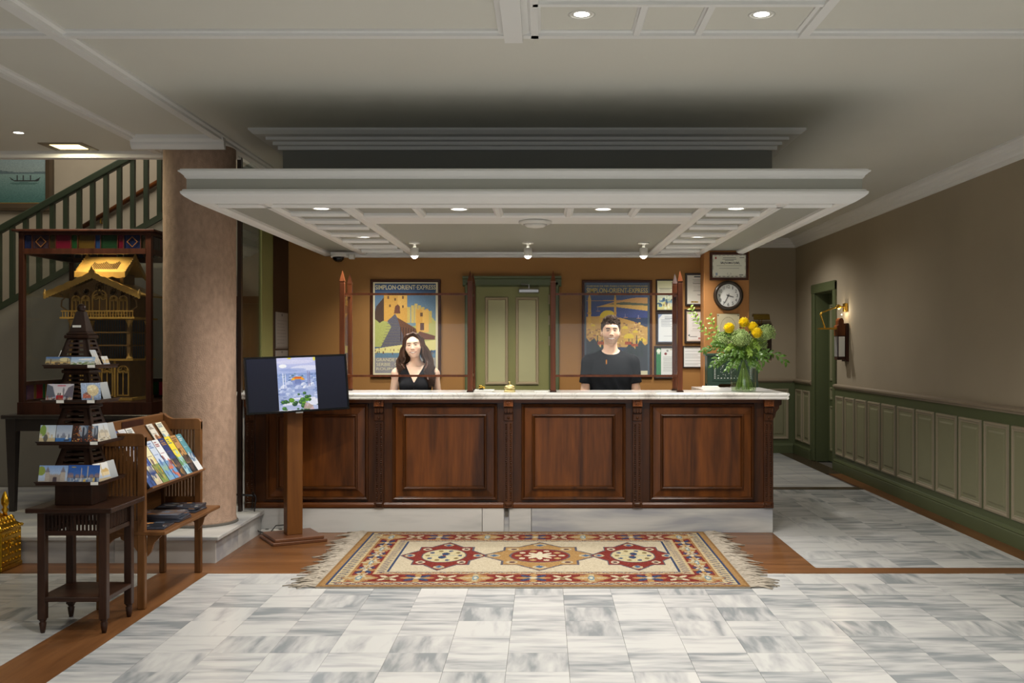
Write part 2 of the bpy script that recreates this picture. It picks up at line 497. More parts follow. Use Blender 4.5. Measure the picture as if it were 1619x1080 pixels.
def sheet(ra, w, h, name, m, parent=None, T=None, thick=0., local=False, loc=None, edge='e8e6e0'):
    """grid of nx*ny cells over w*h centred on the frame T (x right, z up, facing -y); with a thickness it gets sides and a back"""
    nx, ny = ra.nx, ra.ny
    gx, gz = np.meshgrid(np.linspace(-w/2, w/2, nx+1), np.linspace(-h/2, h/2, ny+1))
    v = np.stack([gx.ravel(), np.zeros(gx.size), gz.ravel()], 1)
    i = (np.arange(ny)[:, None]*(nx+1)+np.arange(nx)[None, :]).ravel()
    f = np.stack([i, i+1, i+nx+2, i+nx+1], 1)
    col = lin_np(ra.a).reshape(-1, 3)
    if thick:
        b = len(v)
        v = np.vstack([v, [(x, y, z) for y in (0, thick) for x, z in ((-w/2, -h/2), (w/2, -h/2), (w/2, h/2), (-w/2, h/2))]])
        f = np.vstack([f, np.array([(4, 5, 1, 0), (5, 6, 2, 1), (6, 7, 3, 2), (7, 4, 0, 3), (7, 6, 5, 4)])+b])
        col = np.vstack([col, np.tile(np.array(lin(edge)), (5, 1))])
    if T is not None:
        A = np.array(T); v = v@A[:3, :3].T+A[:3, 3]
    if parent is not None:
        off = np.zeros(3) if local else np.array(WPOS[parent.name])
    else:
        off = np.array(loc) if loc is not None else np.array([(v[:, 0].min()+v[:, 0].max())/2, (v[:, 1].min()+v[:, 1].max())/2, v[:, 2].min()])
    v = v-off
    me = D.meshes.new(name)
    me.vertices.add(len(v)); me.vertices.foreach_set('co', v.astype(np.float32).ravel())
    me.loops.add(f.size); me.loops.foreach_set('vertex_index', f.astype(np.int32).ravel())
    me.polygons.add(len(f)); me.polygons.foreach_set('loop_start', np.arange(0, f.size, 4, dtype=np.int32))
    me.update(calc_edges=True); me.validate()
    at = me.attributes.new('Col', 'FLOAT_COLOR', 'FACE')
    at.data.foreach_set('color', np.hstack([col, np.ones((len(col), 1))]).astype(np.float32).ravel())
    me.materials.append(m)
    o = D.objects.new(name, me); COL.objects.link(o)
    if parent is not None: o.parent = parent; WPOS[o.name] = Vector(WPOS[parent.name])
    else: o.location = off; WPOS[o.name] = Vector(off)
    return o

def lettering(s, w, h, T, name, m, parent, off=.0, depth=.0006, local=False):
    cu = D.curves.new('letters', 'FONT'); cu.body = s; cu.align_x = 'CENTER'; cu.extrude = .0; cu.offset = off; cu.resolution_u = 3
    o = D.objects.new('letters', cu); COL.objects.link(o)
    bpy.context.view_layer.update()
    me = D.meshes.new_from_object(o.evaluated_get(bpy.context.evaluated_depsgraph_get()))
    D.objects.remove(o); D.curves.remove(cu)
    v = np.empty(len(me.vertices)*3); me.vertices.foreach_get('co', v); v = v.reshape(-1, 3)
    lo, hi = v.min(0), v.max(0)
    p = np.stack([((v[:, 0]-lo[0])/(hi[0]-lo[0])-.5)*w, np.full(len(v), -depth), ((v[:, 1]-lo[1])/(hi[1]-lo[1])-.5)*h], 1)
    A = np.array(T); p = p@A[:3, :3].T+A[:3, 3]
    if not local: p = p-np.array(WPOS[parent.name])
    me.vertices.foreach_set('co', p.ravel()); me.materials.clear(); me.materials.append(m); me.update()
    me.name = name
    q = D.objects.new(name, me); COL.objects.link(q); q.parent = parent; WPOS[q.name] = Vector(WPOS[parent.name])
    return q

# =================================================================== THE ROOM
H = 3.10            # ceiling
XR = 3.65           # right wall
YE = 14.85          # end wall of the corridor
YB = 9.93           # wall behind the desk
YN = -4.0           # entrance side behind the camera
XS = -2.475         # partition at the left of the reception
def S(mb, name, m, parent=None, **k):
    o = mb.build(name, m, parent, **k)
    if parent is None: o['kind'] = 'structure'
    return o

# ---- floor: bed, tiles, wood strips
fl = S(MB().box(-6.2, XR+.5, YN, YE+.3, -.12, -.012), 'floor', M['darkjoint'])
def strip(x0, x1, y0, y1, ax='x'):
    return MB().box(x0, x1, y0, y1, -.012, 0).build('wood_strip', M['stripwood'] if ax == 'x' else M['stripwood_y'], fl)
M['stripwood_y'] = wood('floor_strip_wood_along', '78502f', '56351c', 'y', .3, .6)
for k in range(7):          # boards of the landing before the desk
    y0 = 6.95+k*.2186; strip(-2.28, 1.89, y0+.0005, y0+.2180)
strip(-6.1, -2.2805, 6.95, 7.29)
strip(-2.336, -2.2805, 7.2905, 8.47, 'y')
strip(1.8905, XR, 6.95, 7.13)
strip(-2.62, -2.28, YN, 6.949, 'y')
strip(3.45, XR, 7.131, 12.4, 'y')
MB().box(1.88, 3.449, 11.06, 11.24, -.012, 0).build('dark_strip', M['darkstone'], fl)
MB().box(3.40, XR, 12.4, YE, -.012, 0).build('dark_strip', M['darkstone'], fl)
TS = .2985
tile_me = MB().box(-TS/2, TS/2, -TS/2, TS/2, -.012, 0)
t0 = tile_me.build('tile', M['marble'], fl, local=True)
t0_used = False
def tile(x, y):
    global t0_used
    o = t0 if not t0_used else t0.copy()
    if t0_used: COL.objects.link(o); o.parent = fl
    t0_used = True
    o.location = Vector((x, y, random.uniform(-.0006, .0004)))-WPOS[fl.name]
    o.rotation_euler = (0, 0, random.choice((0, 0, 0, PI, PI, PI/2, -PI/2)) + random.uniform(-.002, .002))
rest = MB()
for j in range(40):
    yc = 6.95-.15-.3*j
    if yc < YN: break
    for i in range(-13, 20):
        xc = .12+.15+.3*i
        if xc < -2.29: xc = -2.62-.15-.3*(-9-i)
        if xc > -2.7 and xc < -2.29: continue
        if xc+.15 > XR+.1 or xc < -6: continue
        px0 = 860+(xc-.15)*1620/yc if yc > 1 else -999
        px1 = 860+(xc+.15)*1620/yc if yc > 1 else -999
        seen = yc > 4.6 and px1 > 0 and px0 < 1619
        if seen: tile(xc, yc)
        else: rest.box(xc-TS/2, xc+TS/2, yc-TS/2, yc+TS/2, -.012, 0)
for j in range(13):
    for i in range(6):
        xa = 1.89+.3*i; xb = min(xa+.3, 3.45); yc = 7.13+.15+.3*j
        if xb-xa < .2:
            rest.box(xa+.001, xb-.001, yc-TS/2, yc+TS/2, -.012, 0); continue
        tile(xa+.15, yc) if yc < 11.0 else None
for j in range(12):
    for i in range(6):
        xa = 1.89+.3*i; xb = min(xa+.2985, 3.40); yc = 11.24+.15+.3*j
        if xb > xa+.01 and yc < YE: rest.box(xa+.001, xb, yc-TS/2, yc+TS/2, -.012, 0)
tag(rest.build('distant_tiles', M['plinthmarble'], fl), kind='stuff')

# ---- raised marble step at the left with its slabs
SZ = .19
st = S(MB().box(-6.2, -2.35, 7.30, 10.9, -.01, SZ-.03), 'trim_1', M['plinthmarble'])
x = -2.335
for k, wd in enumerate((.72, .78, .74, .8, .6)):
    MB().box(x-wd+.002, x, 7.285, 7.30, 0, SZ-.03).build('riser_slab', M['plinthmarble'], st)
    x -= wd
x = -2.31
for k, wd in enumerate((.42, .8, .78, .8, .8)):
    MB().box(x-wd+.002, x, 7.265, 8.35, SZ-.03, SZ).build('tread_slab', M['plinthmarble'], st, bevel=.006, segs=2)
    MB().box(x-wd+.002, x, 8.352, 9.84, SZ-.03, SZ).build('tread_slab', M['plinthmarble'], st)
    x -= wd
for y0, y1 in ((7.301, 7.82), (7.823, 8.13), (8.133, 8.44)):
    MB().box(-2.35, -2.335, y0, y1, 0, SZ-.03).build('riser_slab', M['plinthmarble'], st)
MB().box(-2.9, -2.50, 8.36, 8.6, SZ, SZ+.05).build('tread_slab', M['plinthmarble'], st)

# ---- walls
wr = MB()
wr.box(XR, XR+.25, YN, 12.85, 0, H).box(XR, XR+.25, 12.85, 13.78, 2.27, H).box(XR, XR+.25, 13.78, YE+.2, 0, H)
wr = S(wr, 'wall_right', M['taupe'])
we = S(MB().box(1.9, XR, YE, YE+.2, 0, H), 'wall_far', M['taupe'])
wb = S(MB().box(XS-.12, 1.94, YB, YB+.15, 0, H), 'wall_back', M['orange'])
S(MB().box(1.79, 1.94, YB+.15, YE, 0, H), 'wall_corridor', M['taupe'])
pil = thing('pillar', (1.73, 9.8, 0), 'narrow ochre painted pillar with a clock, beside the desk', 'pillar')
MB().box(1.515, 1.945, 9.70, YB, 0, 2.449).build('shaft', M['pillar'], pil, bevel=.006)
MB().box(1.505, 1.955, 9.69, YB, 0, .1).build('base', M['pillar'], pil, bevel=.004)
S(MB().box(-6.4, -6.2, YN, 11.1, 0, 4.6), 'wall_left', M['stairwall'])
ws = S(MB().box(-6.2, XS-.12, 10.9, 11.05, 0, 4.6), 'wall_stair', M['stairwall'])
nw = MB()
nw.box(-6.2, -2.7, YN-.2, YN, 0, H).box(3.1, XR+.25, YN-.2, YN, 0, H).box(-2.7, 3.1, YN-.2, YN, 2.7, H)
S(nw, 'wall_near', M['taupe'])

# stair flank below the railing
def stringer(xx): return 1.965+.56*(xx+5.1)
flank = [(-6.2, SZ), (XS-.12, SZ), (XS-.12, stringer(XS-.12)), (-6.2, stringer(-6.2))]
S(MB().prism(flank, 'y', 9.85, 10.0), 'wall_flank', M['greywall'])
stp = MB()
for k in range(18):
    x0 = -6.1+.28*k; z1 = stringer(x0)-.12
    if x0 < -2.8: stp.box(x0, min(x0+.3, XS-.13), 10.0, 10.9, SZ, max(z1, SZ+.1))
S(stp, 'trim_2', M['greywall'])

# ---- ceiling
ce = MB()
ce.box(-2.40, XR+.25, YN-.2, YE+.2, H, H+.15).box(-6.4, -2.40, YN-.2, 8.25, H, H+.15)
ce = S(ce, 'ceiling', M['ceil'])
S(MB().box(-6.4, XS, 8.3, 11.1, 4.6, 4.7).box(-2.42, -2.30, 8.25, 11.05, H+.15, 4.6).box(-6.4, -2.3, 8.1, 8.25, H+.15, 4.6), 'ceiling_2', M['stairwall'])

nt_ = [2]
def trim(mb, m='white', parent=None, **k):
    nt_[0] += 1
    return S(mb, 'trim_%d' % nt_[0], M[m], parent, **k)
# flat ceiling mouldings: stepped profile (offset, drop)
def ogee(c, half=.035, dr=.028):
    return [(c-half, H+.002), (c-half, H-dr*.35), (c-half*.6, H-dr*.55), (c-half*.6, H-dr), (c+half*.6, H-dr), (c+half*.6, H-dr*.55), (c+half, H-dr*.35), (c+half, H+.002)]
trim(MB().prism(ogee(-2.40, .05, .04), 'y', YN, 8.9))
trim(MB().prism(ogee(-3.05, .045, .035), 'y', YN, 8.1))
trim(MB().prism(ogee(5.07, .04, .03), 'x', -6.2, XR))
trim(MB().prism([(7.60, H), (7.53, H), (7.53, H-.03), (7.55, H-.05), (7.55, H-.07), (7.575, H-.10), (7.60, H-.10)], 'x', -3.05, -2.36))
trim(MB().prism([(8.25, H+.12), (8.17, H+.0), (8.17, H-.03), (8.19, H-.05), (8.25, H-.055)], 'x', -6.2, -2.44))
# coffered band with the two near downlights
trim(MB().prism(ogee(-.15, .075, .05), 'y', YN, 5.10))
trim(MB().prism(ogee(-.045, .03, .03), 'y', YN, 5.10))
for xx in (1.28,):
    trim(MB().prism(ogee(xx, .04, .035), 'y', YN, 5.07))
for xx in (.455, .76):
    trim(MB().prism(ogee(xx, .025, .028), 'y', 4.62, 5.07))
trim(MB().prism(ogee(4.60, .03, .03), 'x', -.05, 1.28))
trim(MB().prism([(-.02, H), (1.24, H), (1.24, H+.001), (-.02, H+.001)], 'y', 4.65, 5.03, T=Matrix.Translation((0, 0, -.004))), 'ceil')

# crown mouldings
def crown(sgn=1):
    return [(0, H), (.13, H), (.13, H-.018), (.10, H-.03), (.085, H-.05), (.06, H-.06), (.05, H-.085), (.025, H-.095), (.02, H-.125), (0, H-.13)]
trim(MB().prism([(XR-a, z) for a, z in crown()], 'y', YN, YE))
trim(MB().prism([(YE-a, z) for a, z in crown()], 'x', 1.94, XR))

# ---- dark box between ceiling and canopy with its stepped cornice
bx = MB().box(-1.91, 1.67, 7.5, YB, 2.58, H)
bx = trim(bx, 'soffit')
prof = [(-.02, H-.125), (.03, H-.125), (.03, H-.10), (.06, H-.095), (.06, H-.072), (.10, H-.066), (.10, H-.045), (.17, H-.04), (.2, H-.015), (.2, H+.0), (-.02, H+.0)]
cb = MB(); cb.rings((-1.91, 7.5, 0), (1, 0, 0), (0, 1, 0), (0, 0, 1), 3.58, 6, [(-a, z) for a, z in prof], cap1=False)
# keep only the front and the two sides that stop at the wall
cb.v = [(x, min(y, YB), z) for x, y, z in cb.v]
cb.build('cornice', M['white'], bx)

# ---- wainscot
def panel(O, U, Nn, w, h, parent):
    m = MB()
    m.rings(O, U, (0, 0, 1), Nn, w, h, [(0, 0), (.004, .014), (.018, .016), (.03, .008), (.04, .008)], cap1=False)
    p = m.build('panel', M['greenmould'], parent)
    q = MB().rings(O, U, (0, 0, 1), Nn, w, h, [(.04, .008), (.044, .003), (.07, .003), (.085, .010)], cap1=True)
    q.build('panel_field', M['greenfield'], p)
def wain_y(y0, y1, panels, nx):
    a = MB().prism([(XR, 0), (XR-.022, 0), (XR-.022, 1.03), (XR, 1.03)], 'y', y0, y1)
    b = trim(a, 'green')
    MB().prism([(XR-.022, 0), (XR-.045, 0), (XR-.045, .105), (XR-.04, .112), (XR-.045, .12), (XR-.035, .14), (XR-.022, .145)], 'y', y0, y1).build('baseboard', M['green'], b)
    MB().prism([(XR, 1.02), (XR-.03, 1.02), (XR-.036, 1.035), (XR-.05, 1.045), (XR-.05, 1.062), (XR-.02, 1.075), (XR, 1.075)], 'y', y0, y1).build('chair_rail', M['capbrown'], b)
    for ya, yb in panels:
        panel((XR-.022, yb, .20), (0, -1, 0), (-1, 0, 0), yb-ya, .73, b)
ys = [12.72, 12.33, 11.90, 11.45, 10.99, 10.50, 9.97, 9.46, 8.94, 8.43, 7.93, 7.42, 6.9, 6.4]
wain_y(YN, 12.78, [(ys[i+1]+.06, ys[i]) for i in range(len(ys)-1)], 0)
wain_y(13.90, YE, [(13.98, 14.32), (14.39, 14.74)], 0)
b = trim(MB().box(1.94, XR-.02, YE-.022, YE, 0, 1.03), 'green')
MB().prism([(YE-.022, 0), (YE-.045, 0), (YE-.045, .11), (YE-.035, .14), (YE-.022, .145)], 'x', 1.94, XR-.05).build('baseboard', M['green'], b)
MB().prism([(YE, 1.02), (YE-.03, 1.02), (YE-.05, 1.045), (YE-.05, 1.062), (YE-.02, 1.075), (YE, 1.075)], 'x', 1.94, XR-.05).build('chair_rail', M['capbrown'], b)
for xa, xb in ((2.62, 2.93), (2.98, 3.19), (3.25, 3.54)):
    panel((xa, YE-.022, .20), (1, 0, 0), (0, -1, 0), xb-xa, .73, b)

# ---- door in the right wall (deep reveal)
d2 = thing('door_2', (XR+.15, 13.3, 0), None, None, kind='structure')
dm = MB()
dm.box(XR-.03, XR+.0, 12.77, 12.87, 0, 2.36).box(XR-.03, XR+.0, 13.76, 13.88, 0, 2.36).box(XR-.035, XR+.0, 12.77, 13.88, 2.25, 2.37)
dm.build('door_frame', M['green'], d2, bevel=.006)
MB().box(XR, XR+.22, 13.74, 13.78, 0, 2.27).box(XR, XR+.22, 12.85, 12.88, 0, 2.27).box(XR, XR+.22, 12.85, 13.78, 2.24, 2.27).build('jamb', M['green'], d2)
lf = MB().box(XR+.17, XR+.21, 12.88, 13.74, .01, 2.24).build('door_leaf', M['green'], d2)
for za, zb in ((.15, .75), (.83, 1.0), (1.08, 2.1)):
    for ya, yb in ((12.96, 13.27), (13.34, 13.66)):
        m = MB().rings((XR+.17, yb, za), (0, -1, 0), (0, 0, 1), (-1, 0, 0), yb-ya, zb-za, [(0, 0), (.006, .012), (.025, .012), (.035, .003), (.05, .003)])
        m.build('door_panel', M['greenfield'], lf)

# ---- green double-panel door behind the desk
d1 = thing('door_1', (-.32, YB, 0), None, None, kind='structure')
fm = MB()
for xa, xb in ((-.765, -.655), (.048, .148)):
    fm.prism([(xa, YB), (xa, YB-.03), (xa+.012, YB-.04), (xb-.012, YB-.04), (xb, YB-.025), (xb, YB)], 'z', 0, 2.16)
fm.prism([(YB, 2.12), (YB-.025, 2.12), (YB-.04, 2.135), (YB-.04, 2.19), (YB-.055, 2.2), (YB-.055, 2.22), (YB, 2.22)], 'x', -.785, .168)
fm.build('door_frame', M['green'], d1)
lf = MB().box(-.655, .048, YB-.022, YB-.001, .01, 2.118).build('door_leaf', M['doorgreen'], d1)
for xa, xb in ((-.57, -.345), (-.275, -.05)):
    MB().rings((xa, YB-.022, 1.17), (1, 0, 0), (0, 0, 1), (0, -1, 0), xb-xa, .85, [(0, 0), (.006, .014), (.022, .014), (.03, .004)], cap1=False).build('panel_moulding', M['doormould'], lf)
    MB().rings((xa+.03, YB-.022, 1.20), (1, 0, 0), (0, 0, 1), (0, -1, 0), xb-xa-.06, .79, [(0, .003), (.004, .004)]).build('door_panel', M['doorfield'], lf)
    MB().rings((xa, YB-.022, .2), (1, 0, 0), (0, 0, 1), (0, -1, 0), xb-xa, .8, [(0, 0), (.006, .014), (.022, .014), (.03, .004)]).build('door_panel', M['doorfield'], lf)
cl = MB().box(-.245, -.045, YB-.085, YB-.03, 2.055, 2.095).build('door_closer', M['chrome'], d1, bevel=.008)
MB().tube([(-.145, YB-.06, 2.1), (-.145, YB-.06, 2.135), (-.22, YB-.05, 2.14)], .008, 6).build('closer_arm', M['chrome'], cl)
for zz in (1.55, 1.75, 1.95):
    MB().lathe([(.007, 0), (.007, .09)], (.05, YB-.03, zz), 8).build('hinge', M['greenmould'], d1)

# ---- left partition of the reception: green post, glass, dark side wall
S(MB().box(XS-.12, XS, 9.32, YB, 0, 3.1), 'wall_partition', M['dark'])
S(MB().box(XS-.015, XS+.01, 8.96, 9.32, 0, 3.1), 'trim_90', M['doorgreen'])
wn = thing('window_1', (XS-.05, 8.6, 1.17), None, None, kind='structure')
MB().box(XS-.012, XS-.004, 8.42, 8.96, 1.17, 3.1).build('pane', M['partglass'], wn)
MB().box(XS-.03, XS, 8.37, 8.42, SZ, 3.1).build('mullion', M['dark'], wn)
S(MB().box(XS-.12, XS, 8.46, 8.96, 0, 1.10), 'wall_low', M['plinthmarble'])
# dark door added under the stairs to darken the view through that pane
d3 = thing('added_dark_door', (-2.95, 9.84, SZ), None, None, kind='structure')
MB().box(-3.45, -2.60, 9.80, 9.85, SZ, 1.96).build('door_leaf', M['dark'], d3)
MB().box(-3.52, -3.44, 9.77, 9.85, SZ, 2.02).box(-2.66, -2.60, 9.77, 9.85, SZ, 2.02).box(-3.52, -2.60, 9.77, 9.85, 1.95, 2.02).build('door_frame', M['casewood'], d3)
MB().box(-3.3, -2.78, 9.785, 9.80, 1.0, 1.85).build('pane', M['caseglass'], d3)

# =================================================================== CANOPY OVER THE DESK
CX0, CX1, CY0, CZ = -2.107, 1.87, 6.28, 2.42
can = thing('canopy', ((CX0+CX1)/2, 8.1, CZ), 'white moulded suspended ceiling canopy hanging low over the reception desk', 'canopy')
cw, cd = CX1-CX0, YB-.002-CY0
cm = MB().box(CX0, CX1, CY0, YB-.002, CZ+.03, CZ+.175)
cm.build('slab', M['canopy_field'], can)
MB().box(CX0-.062, CX1+.062, CY0-.062, YB-.003, CZ+.07, CZ+.145).build('fascia', M['canopy_field'], can)
def around(prof, name):
    m = MB(); m.rings((CX0, CY0, 0), (1, 0, 0), (0, 1, 0), (0, 0, 1), cw, cd+1, [(-(a if a < .06 else .06+(a-.06)*.55), z) for a, z in prof], cap1=False)
    m.v = [(x, min(y, YB-.002), z) for x, y, z in m.v]
    return m.build(name, M['white'], can)
around([(-.02, CZ+.138), (.068, CZ+.138), (.07, CZ+.142), (.08, CZ+.146), (.085, CZ+.155), (.115, CZ+.170), (.135, CZ+.176), (.137, CZ+.184), (.118, CZ+.187), (.118, CZ+.194), (.09, CZ+.198), (-.02, CZ+.198)], 'upper_cornice')
around([(-.05, CZ+.03), (-.05, CZ+.012), (-.03, CZ), (.01, CZ-.006), (.03, CZ+.003), (.085, CZ+.03), (.115, CZ+.045), (.12, CZ+.058), (.10, CZ+.064), (.10, CZ+.07), (.085, CZ+.074), (.05, CZ+.078), (-.02, CZ+.08)], 'lower_cornice')
def rib(x0, x1, y0, y1):
    ax = 'y' if (y1-y0) > (x1-x0) else 'x'
    a, b = (x0, x1) if ax == 'y' else (y0, y1); t = (b-a)*.28
    pr = [(a, CZ+.03), (a, CZ+.016), (a+t*.5, CZ+.01), (a+t, CZ), (b-t, CZ), (b-t*.5, CZ+.01), (b, CZ+.016), (b, CZ+.03)]
    MB().prism(pr, ax, *((y0, y1) if ax == 'y' else (x0, x1))).build('rib', M['white'], can)
for xx in (-1.745, 1.495):
    rib(xx-.04, xx+.04, CY0+.04, YB-.05)
rib(CX0+.05, CX1-.05, 6.46, 6.54)
for xx in (-1.272, 1.05):
    rib(xx-.045, xx+.045, 6.54, YB-.05)
for yy in (6.93, 7.34, 7.72, 8.22, 8.70, 9.2, 9.6):
    rib(-1.705, -1.317, yy-.035, yy+.035); rib(1.095, 1.455, yy-.035, yy+.035)
for xx in (-.83, -.305, .165, .60):
    rib(xx-.03, xx+.03, 6.54, 6.98)
rib(CX0+.05, CX1-.05, YB-.06, YB-.003)
# wide stepped band in front of the middle panel
MB().prism([(6.98, CZ+.03), (6.98, CZ+.012), (7.0, CZ), (7.12, CZ-.006), (7.3, CZ-.006), (7.38, CZ+.004), (7.42, CZ+.015), (7.42, CZ+.03)], 'x', -1.23, 1.01).build('front_band', M['white'], can)
MB().prism([(YB-.002, CZ-.02), (YB-.05, CZ-.015), (YB-.06, CZ), (YB-.002, CZ)], 'x', CX0+.05, 1.51).build('back_moulding', M['white'], can)

def downlight(x, y, z, label, group=None, r=.05, power=P_CAN, kind='lampon', ang=120):
    t = thing('recessed_downlight', (x, y, z), label, 'light', group)
    MB().lathe([(r*1.25, 0), (r*1.28, -.006), (r*1.05, -.008), (r, -.002), (r, .0)], (x, y, z), 20, cap=False).build('bezel', M['whiteplastic'], t, smooth=True)
    MB().lathe([(0.0, -.0045), (r*.55, -.005), (r, -.0025)], (x, y, z), 20, cap=False).build('lamp', M[kind], t, smooth=True)
    if power:
        l = spot('downlight_beam', (x, y, z-.02), power, ang, .9, WARM, r)
    return t
gl = 'downlights in the canopy'
P = [(-1.46, 6.72), (-.56, 6.75), (.39, 6.75), (1.26, 6.72), (-1.49, 7.50), (1.27, 7.50), (-1.49, 8.45), (1.27, 8.45), (-1.49, 9.40), (1.27, 9.40)]
lab = ['first lamp from the left on the front row of the canopy', 'second lamp from the left on the front row of the canopy',
       'third lamp from the left on the front row of the canopy', 'rightmost lamp on the front row of the canopy',
       'lamp second from the front in the left coffer row', 'lamp second from the front in the right coffer row',
       'lamp third from the front in the left coffer row', 'lamp third from the front in the right coffer row',
       'lamp nearest the ochre wall in the left coffer row', 'lamp nearest the ochre wall in the right coffer row']
for (x, y), l in zip(P, lab):
    downlight(x, y, CZ+.03, 'round lit recessed '+l, gl, power=88 if y < 7 else P_CAN*.8, ang=165 if y < 7 else 130)
downlight(.177, 4.80, H, 'left of the two bright recessed lamps in the near ceiling coffers', 'downlights in the near ceiling', .05, P_NEAR)
downlight(1.02, 4.80, H, 'right of the two bright recessed lamps in the near ceiling coffers', 'downlights in the near ceiling', .05, P_NEAR)
downlight(-3.82, 7.45, H, 'tiny lit recessed lamp in the far left ceiling', None, .035, 12)
sl = thing('square_ceiling_lamp', (-3.7, 7.98, H), 'square lit recessed ceiling lamp above the staircase side', 'light')
MB().rings((-3.87, 7.83, H), (1, 0, 0), (0, 1, 0), (0, 0, -1), .34, .30, [(0, 0), (0, .008), (.05, .008), (.06, .002)], cap1=False).build('frame', M['greenmould'], sl)
MB().box(-3.81, -3.59, 7.89, 8.07, H-.006, H-.001).build('lamp', M['lampwarm'], sl)
area('square_lamp_light', (-3.7, 7.98, H-.02), (-3.7, 7.98, 0), .2, .16, 18, (1, .9, .62))
dt = thing('smoke_detector', (-.06, 7.15, CZ-.006), 'white round ceiling dome under the front of the canopy', 'detector')
MB().lathe([(.115, 0), (.115, -.012), (.095, -.022)], (-.06, 7.15, CZ-.006), 24).build('base', M['whiteplastic'], dt, smooth=True)
MB().lathe([(.085, -.022), (.06, -.04), (.02, -.046), (0, -.046)], (-.06, 7.15, CZ-.006), 24).build('dome', M['whiteplastic'], dt, smooth=True)
for x, l in ((-1.13, 'left'), (-.14, 'middle'), (.87, 'right')):
    y = 8.95; t = thing('track_spotlight', (x, y, CZ+.03), l+'most of the three small white spotlights hanging under the canopy' if l != 'middle' else 'middle one of the three small white spotlights hanging under the canopy', 'spotlight', 'hanging spotlights')
    MB().lathe([(.05, 0), (.05, -.012), (.012, -.014), (.012, -.05)], (x, y, CZ+.03), 14).build('mount', M['whiteplastic'], t, smooth=False)
    MB().lathe([(.02, -.045), (.036, -.05), (.037, -.115), (.032, -.12)], (x, y, CZ+.03), 16, cap=False).build('shade', M['whiteplastic'], t, smooth=True)
    MB().ball((x, y, CZ-.082), .031, 12, 8).build('bulb', M['lampon'], t, smooth=True)
    spot('spotlight_beam', (x, y-.0, CZ-.13), P_TRACK, 130, .9, WARM, .03, (x, y+.35, 0))
cc = thing('dome_camera', (-1.95, 9.72, CZ), 'black dome security camera under the back left corner of the canopy', 'camera')
MB().lathe([(.075, 0), (.075, -.025), (.06, -.03)], (-1.95, 9.72, CZ), 18).build('base', M['whiteplastic'], cc, smooth=False)
MB().lathe([(.058, -.028), (.05, -.055), (.03, -.075), (0, -.08)], (-1.95, 9.72, CZ), 18).build('dome', M['blackgloss'], cc, smooth=True)
MB().box(-1.86, -1.81, 9.75, 9.82, CZ-.045, CZ).build('junction_box', M['whiteplastic'], cc, bevel=.004)

# =================================================================== FRONT DESK
YF = 8.47
PX = [-2.43, -1.362, -.293, .771, 1.855]
desk = thing('reception_desk', (-.29, 8.6, 0), 'long panelled mahogany reception desk standing on a marble plinth', 'desk')
MB().box(-2.46, 1.885, YF+.025, YF+.3, .205, 1.104).build('carcass', M['mahogdark'], desk)
MB().box(1.42, 1.885, YF+.3, 9.62, .205, 1.104).build('return_carcass', M['mahogdark'], desk)
for xa, xb in ((-2.475, -.512), (-.510, -.330), (-.288, -.105), (-.103, 1.893)):
    MB().box(xa+.001, xb-.001, YF, YF+.25, 0, .205).build('plinth_slab', M['plinthmarble'], desk, bevel=.002)
MB().box(-.330, -.288, YF+.02, YF+.2, 0, .2).build('plinth_slot', M['plinthmarble'], desk)
MB().box(-.322, -.296, YF+.012, YF+.02, .135, .2).build('dark_slot_piece', M['darkjoint'], desk)  # dark piece set into the upper part of the notch
MB().box(1.44, 1.893, YF+.25, 9.6, 0, .205).build('plinth_slab', M['plinthmarble'], desk)
MB().box(-2.465, 1.89, YF+.005, YF+.03, 1.075, 1.104).build('top_rail', M['mahogx'], desk)
MB().prism([(YF-.005, .205), (YF-.01, .215), (YF-.01, .235), (YF, .25), (YF+.03, .25), (YF+.03, .205)], 'x', -2.465, 1.89).build('base_rail', M['mahogx'], desk)
for i in range(4):
    a, b = PX[i]+.105, PX[i+1]-.092
    if i == 0: a += .02
    if i == 3: b -= .02
    w_, h_ = b-a, .80
    m = MB().rings((a, YF+.025, .268), (1, 0, 0), (0, 0, 1), (0, -1, 0), w_, h_, [(0, 0), (.003, .024), (.012, .028), (.022, .02), (.03, .006)], cap1=False)
    p = m.build('panel', M['mahogdark'], desk)
    MB().rings((a+.03, YF+.025, .298), (1, 0, 0), (0, 0, 1), (0, -1, 0), w_-.06, h_-.06, [(0, .006), (.058, .012), (.062, .012)], cap1=False).build('panel_border', M['mahog'], p)
    MB().rings((a+.088, YF+.025, .356), (1, 0, 0), (0, 0, 1), (0, -1, 0), w_-.176, h_-.176, [(0, .012), (.003, .026), (.012, .029), (.02, .022), (.026, .009)], cap1=False).build('inner_moulding', M['mahogdark'], p)
    MB().rings((a+.113, YF+.025, .381), (1, 0, 0), (0, 0, 1), (0, -1, 0), w_-.226, h_-.226, [(0, .0085), (.01, .0095)]).build('panel_field', M['mahog'], p)
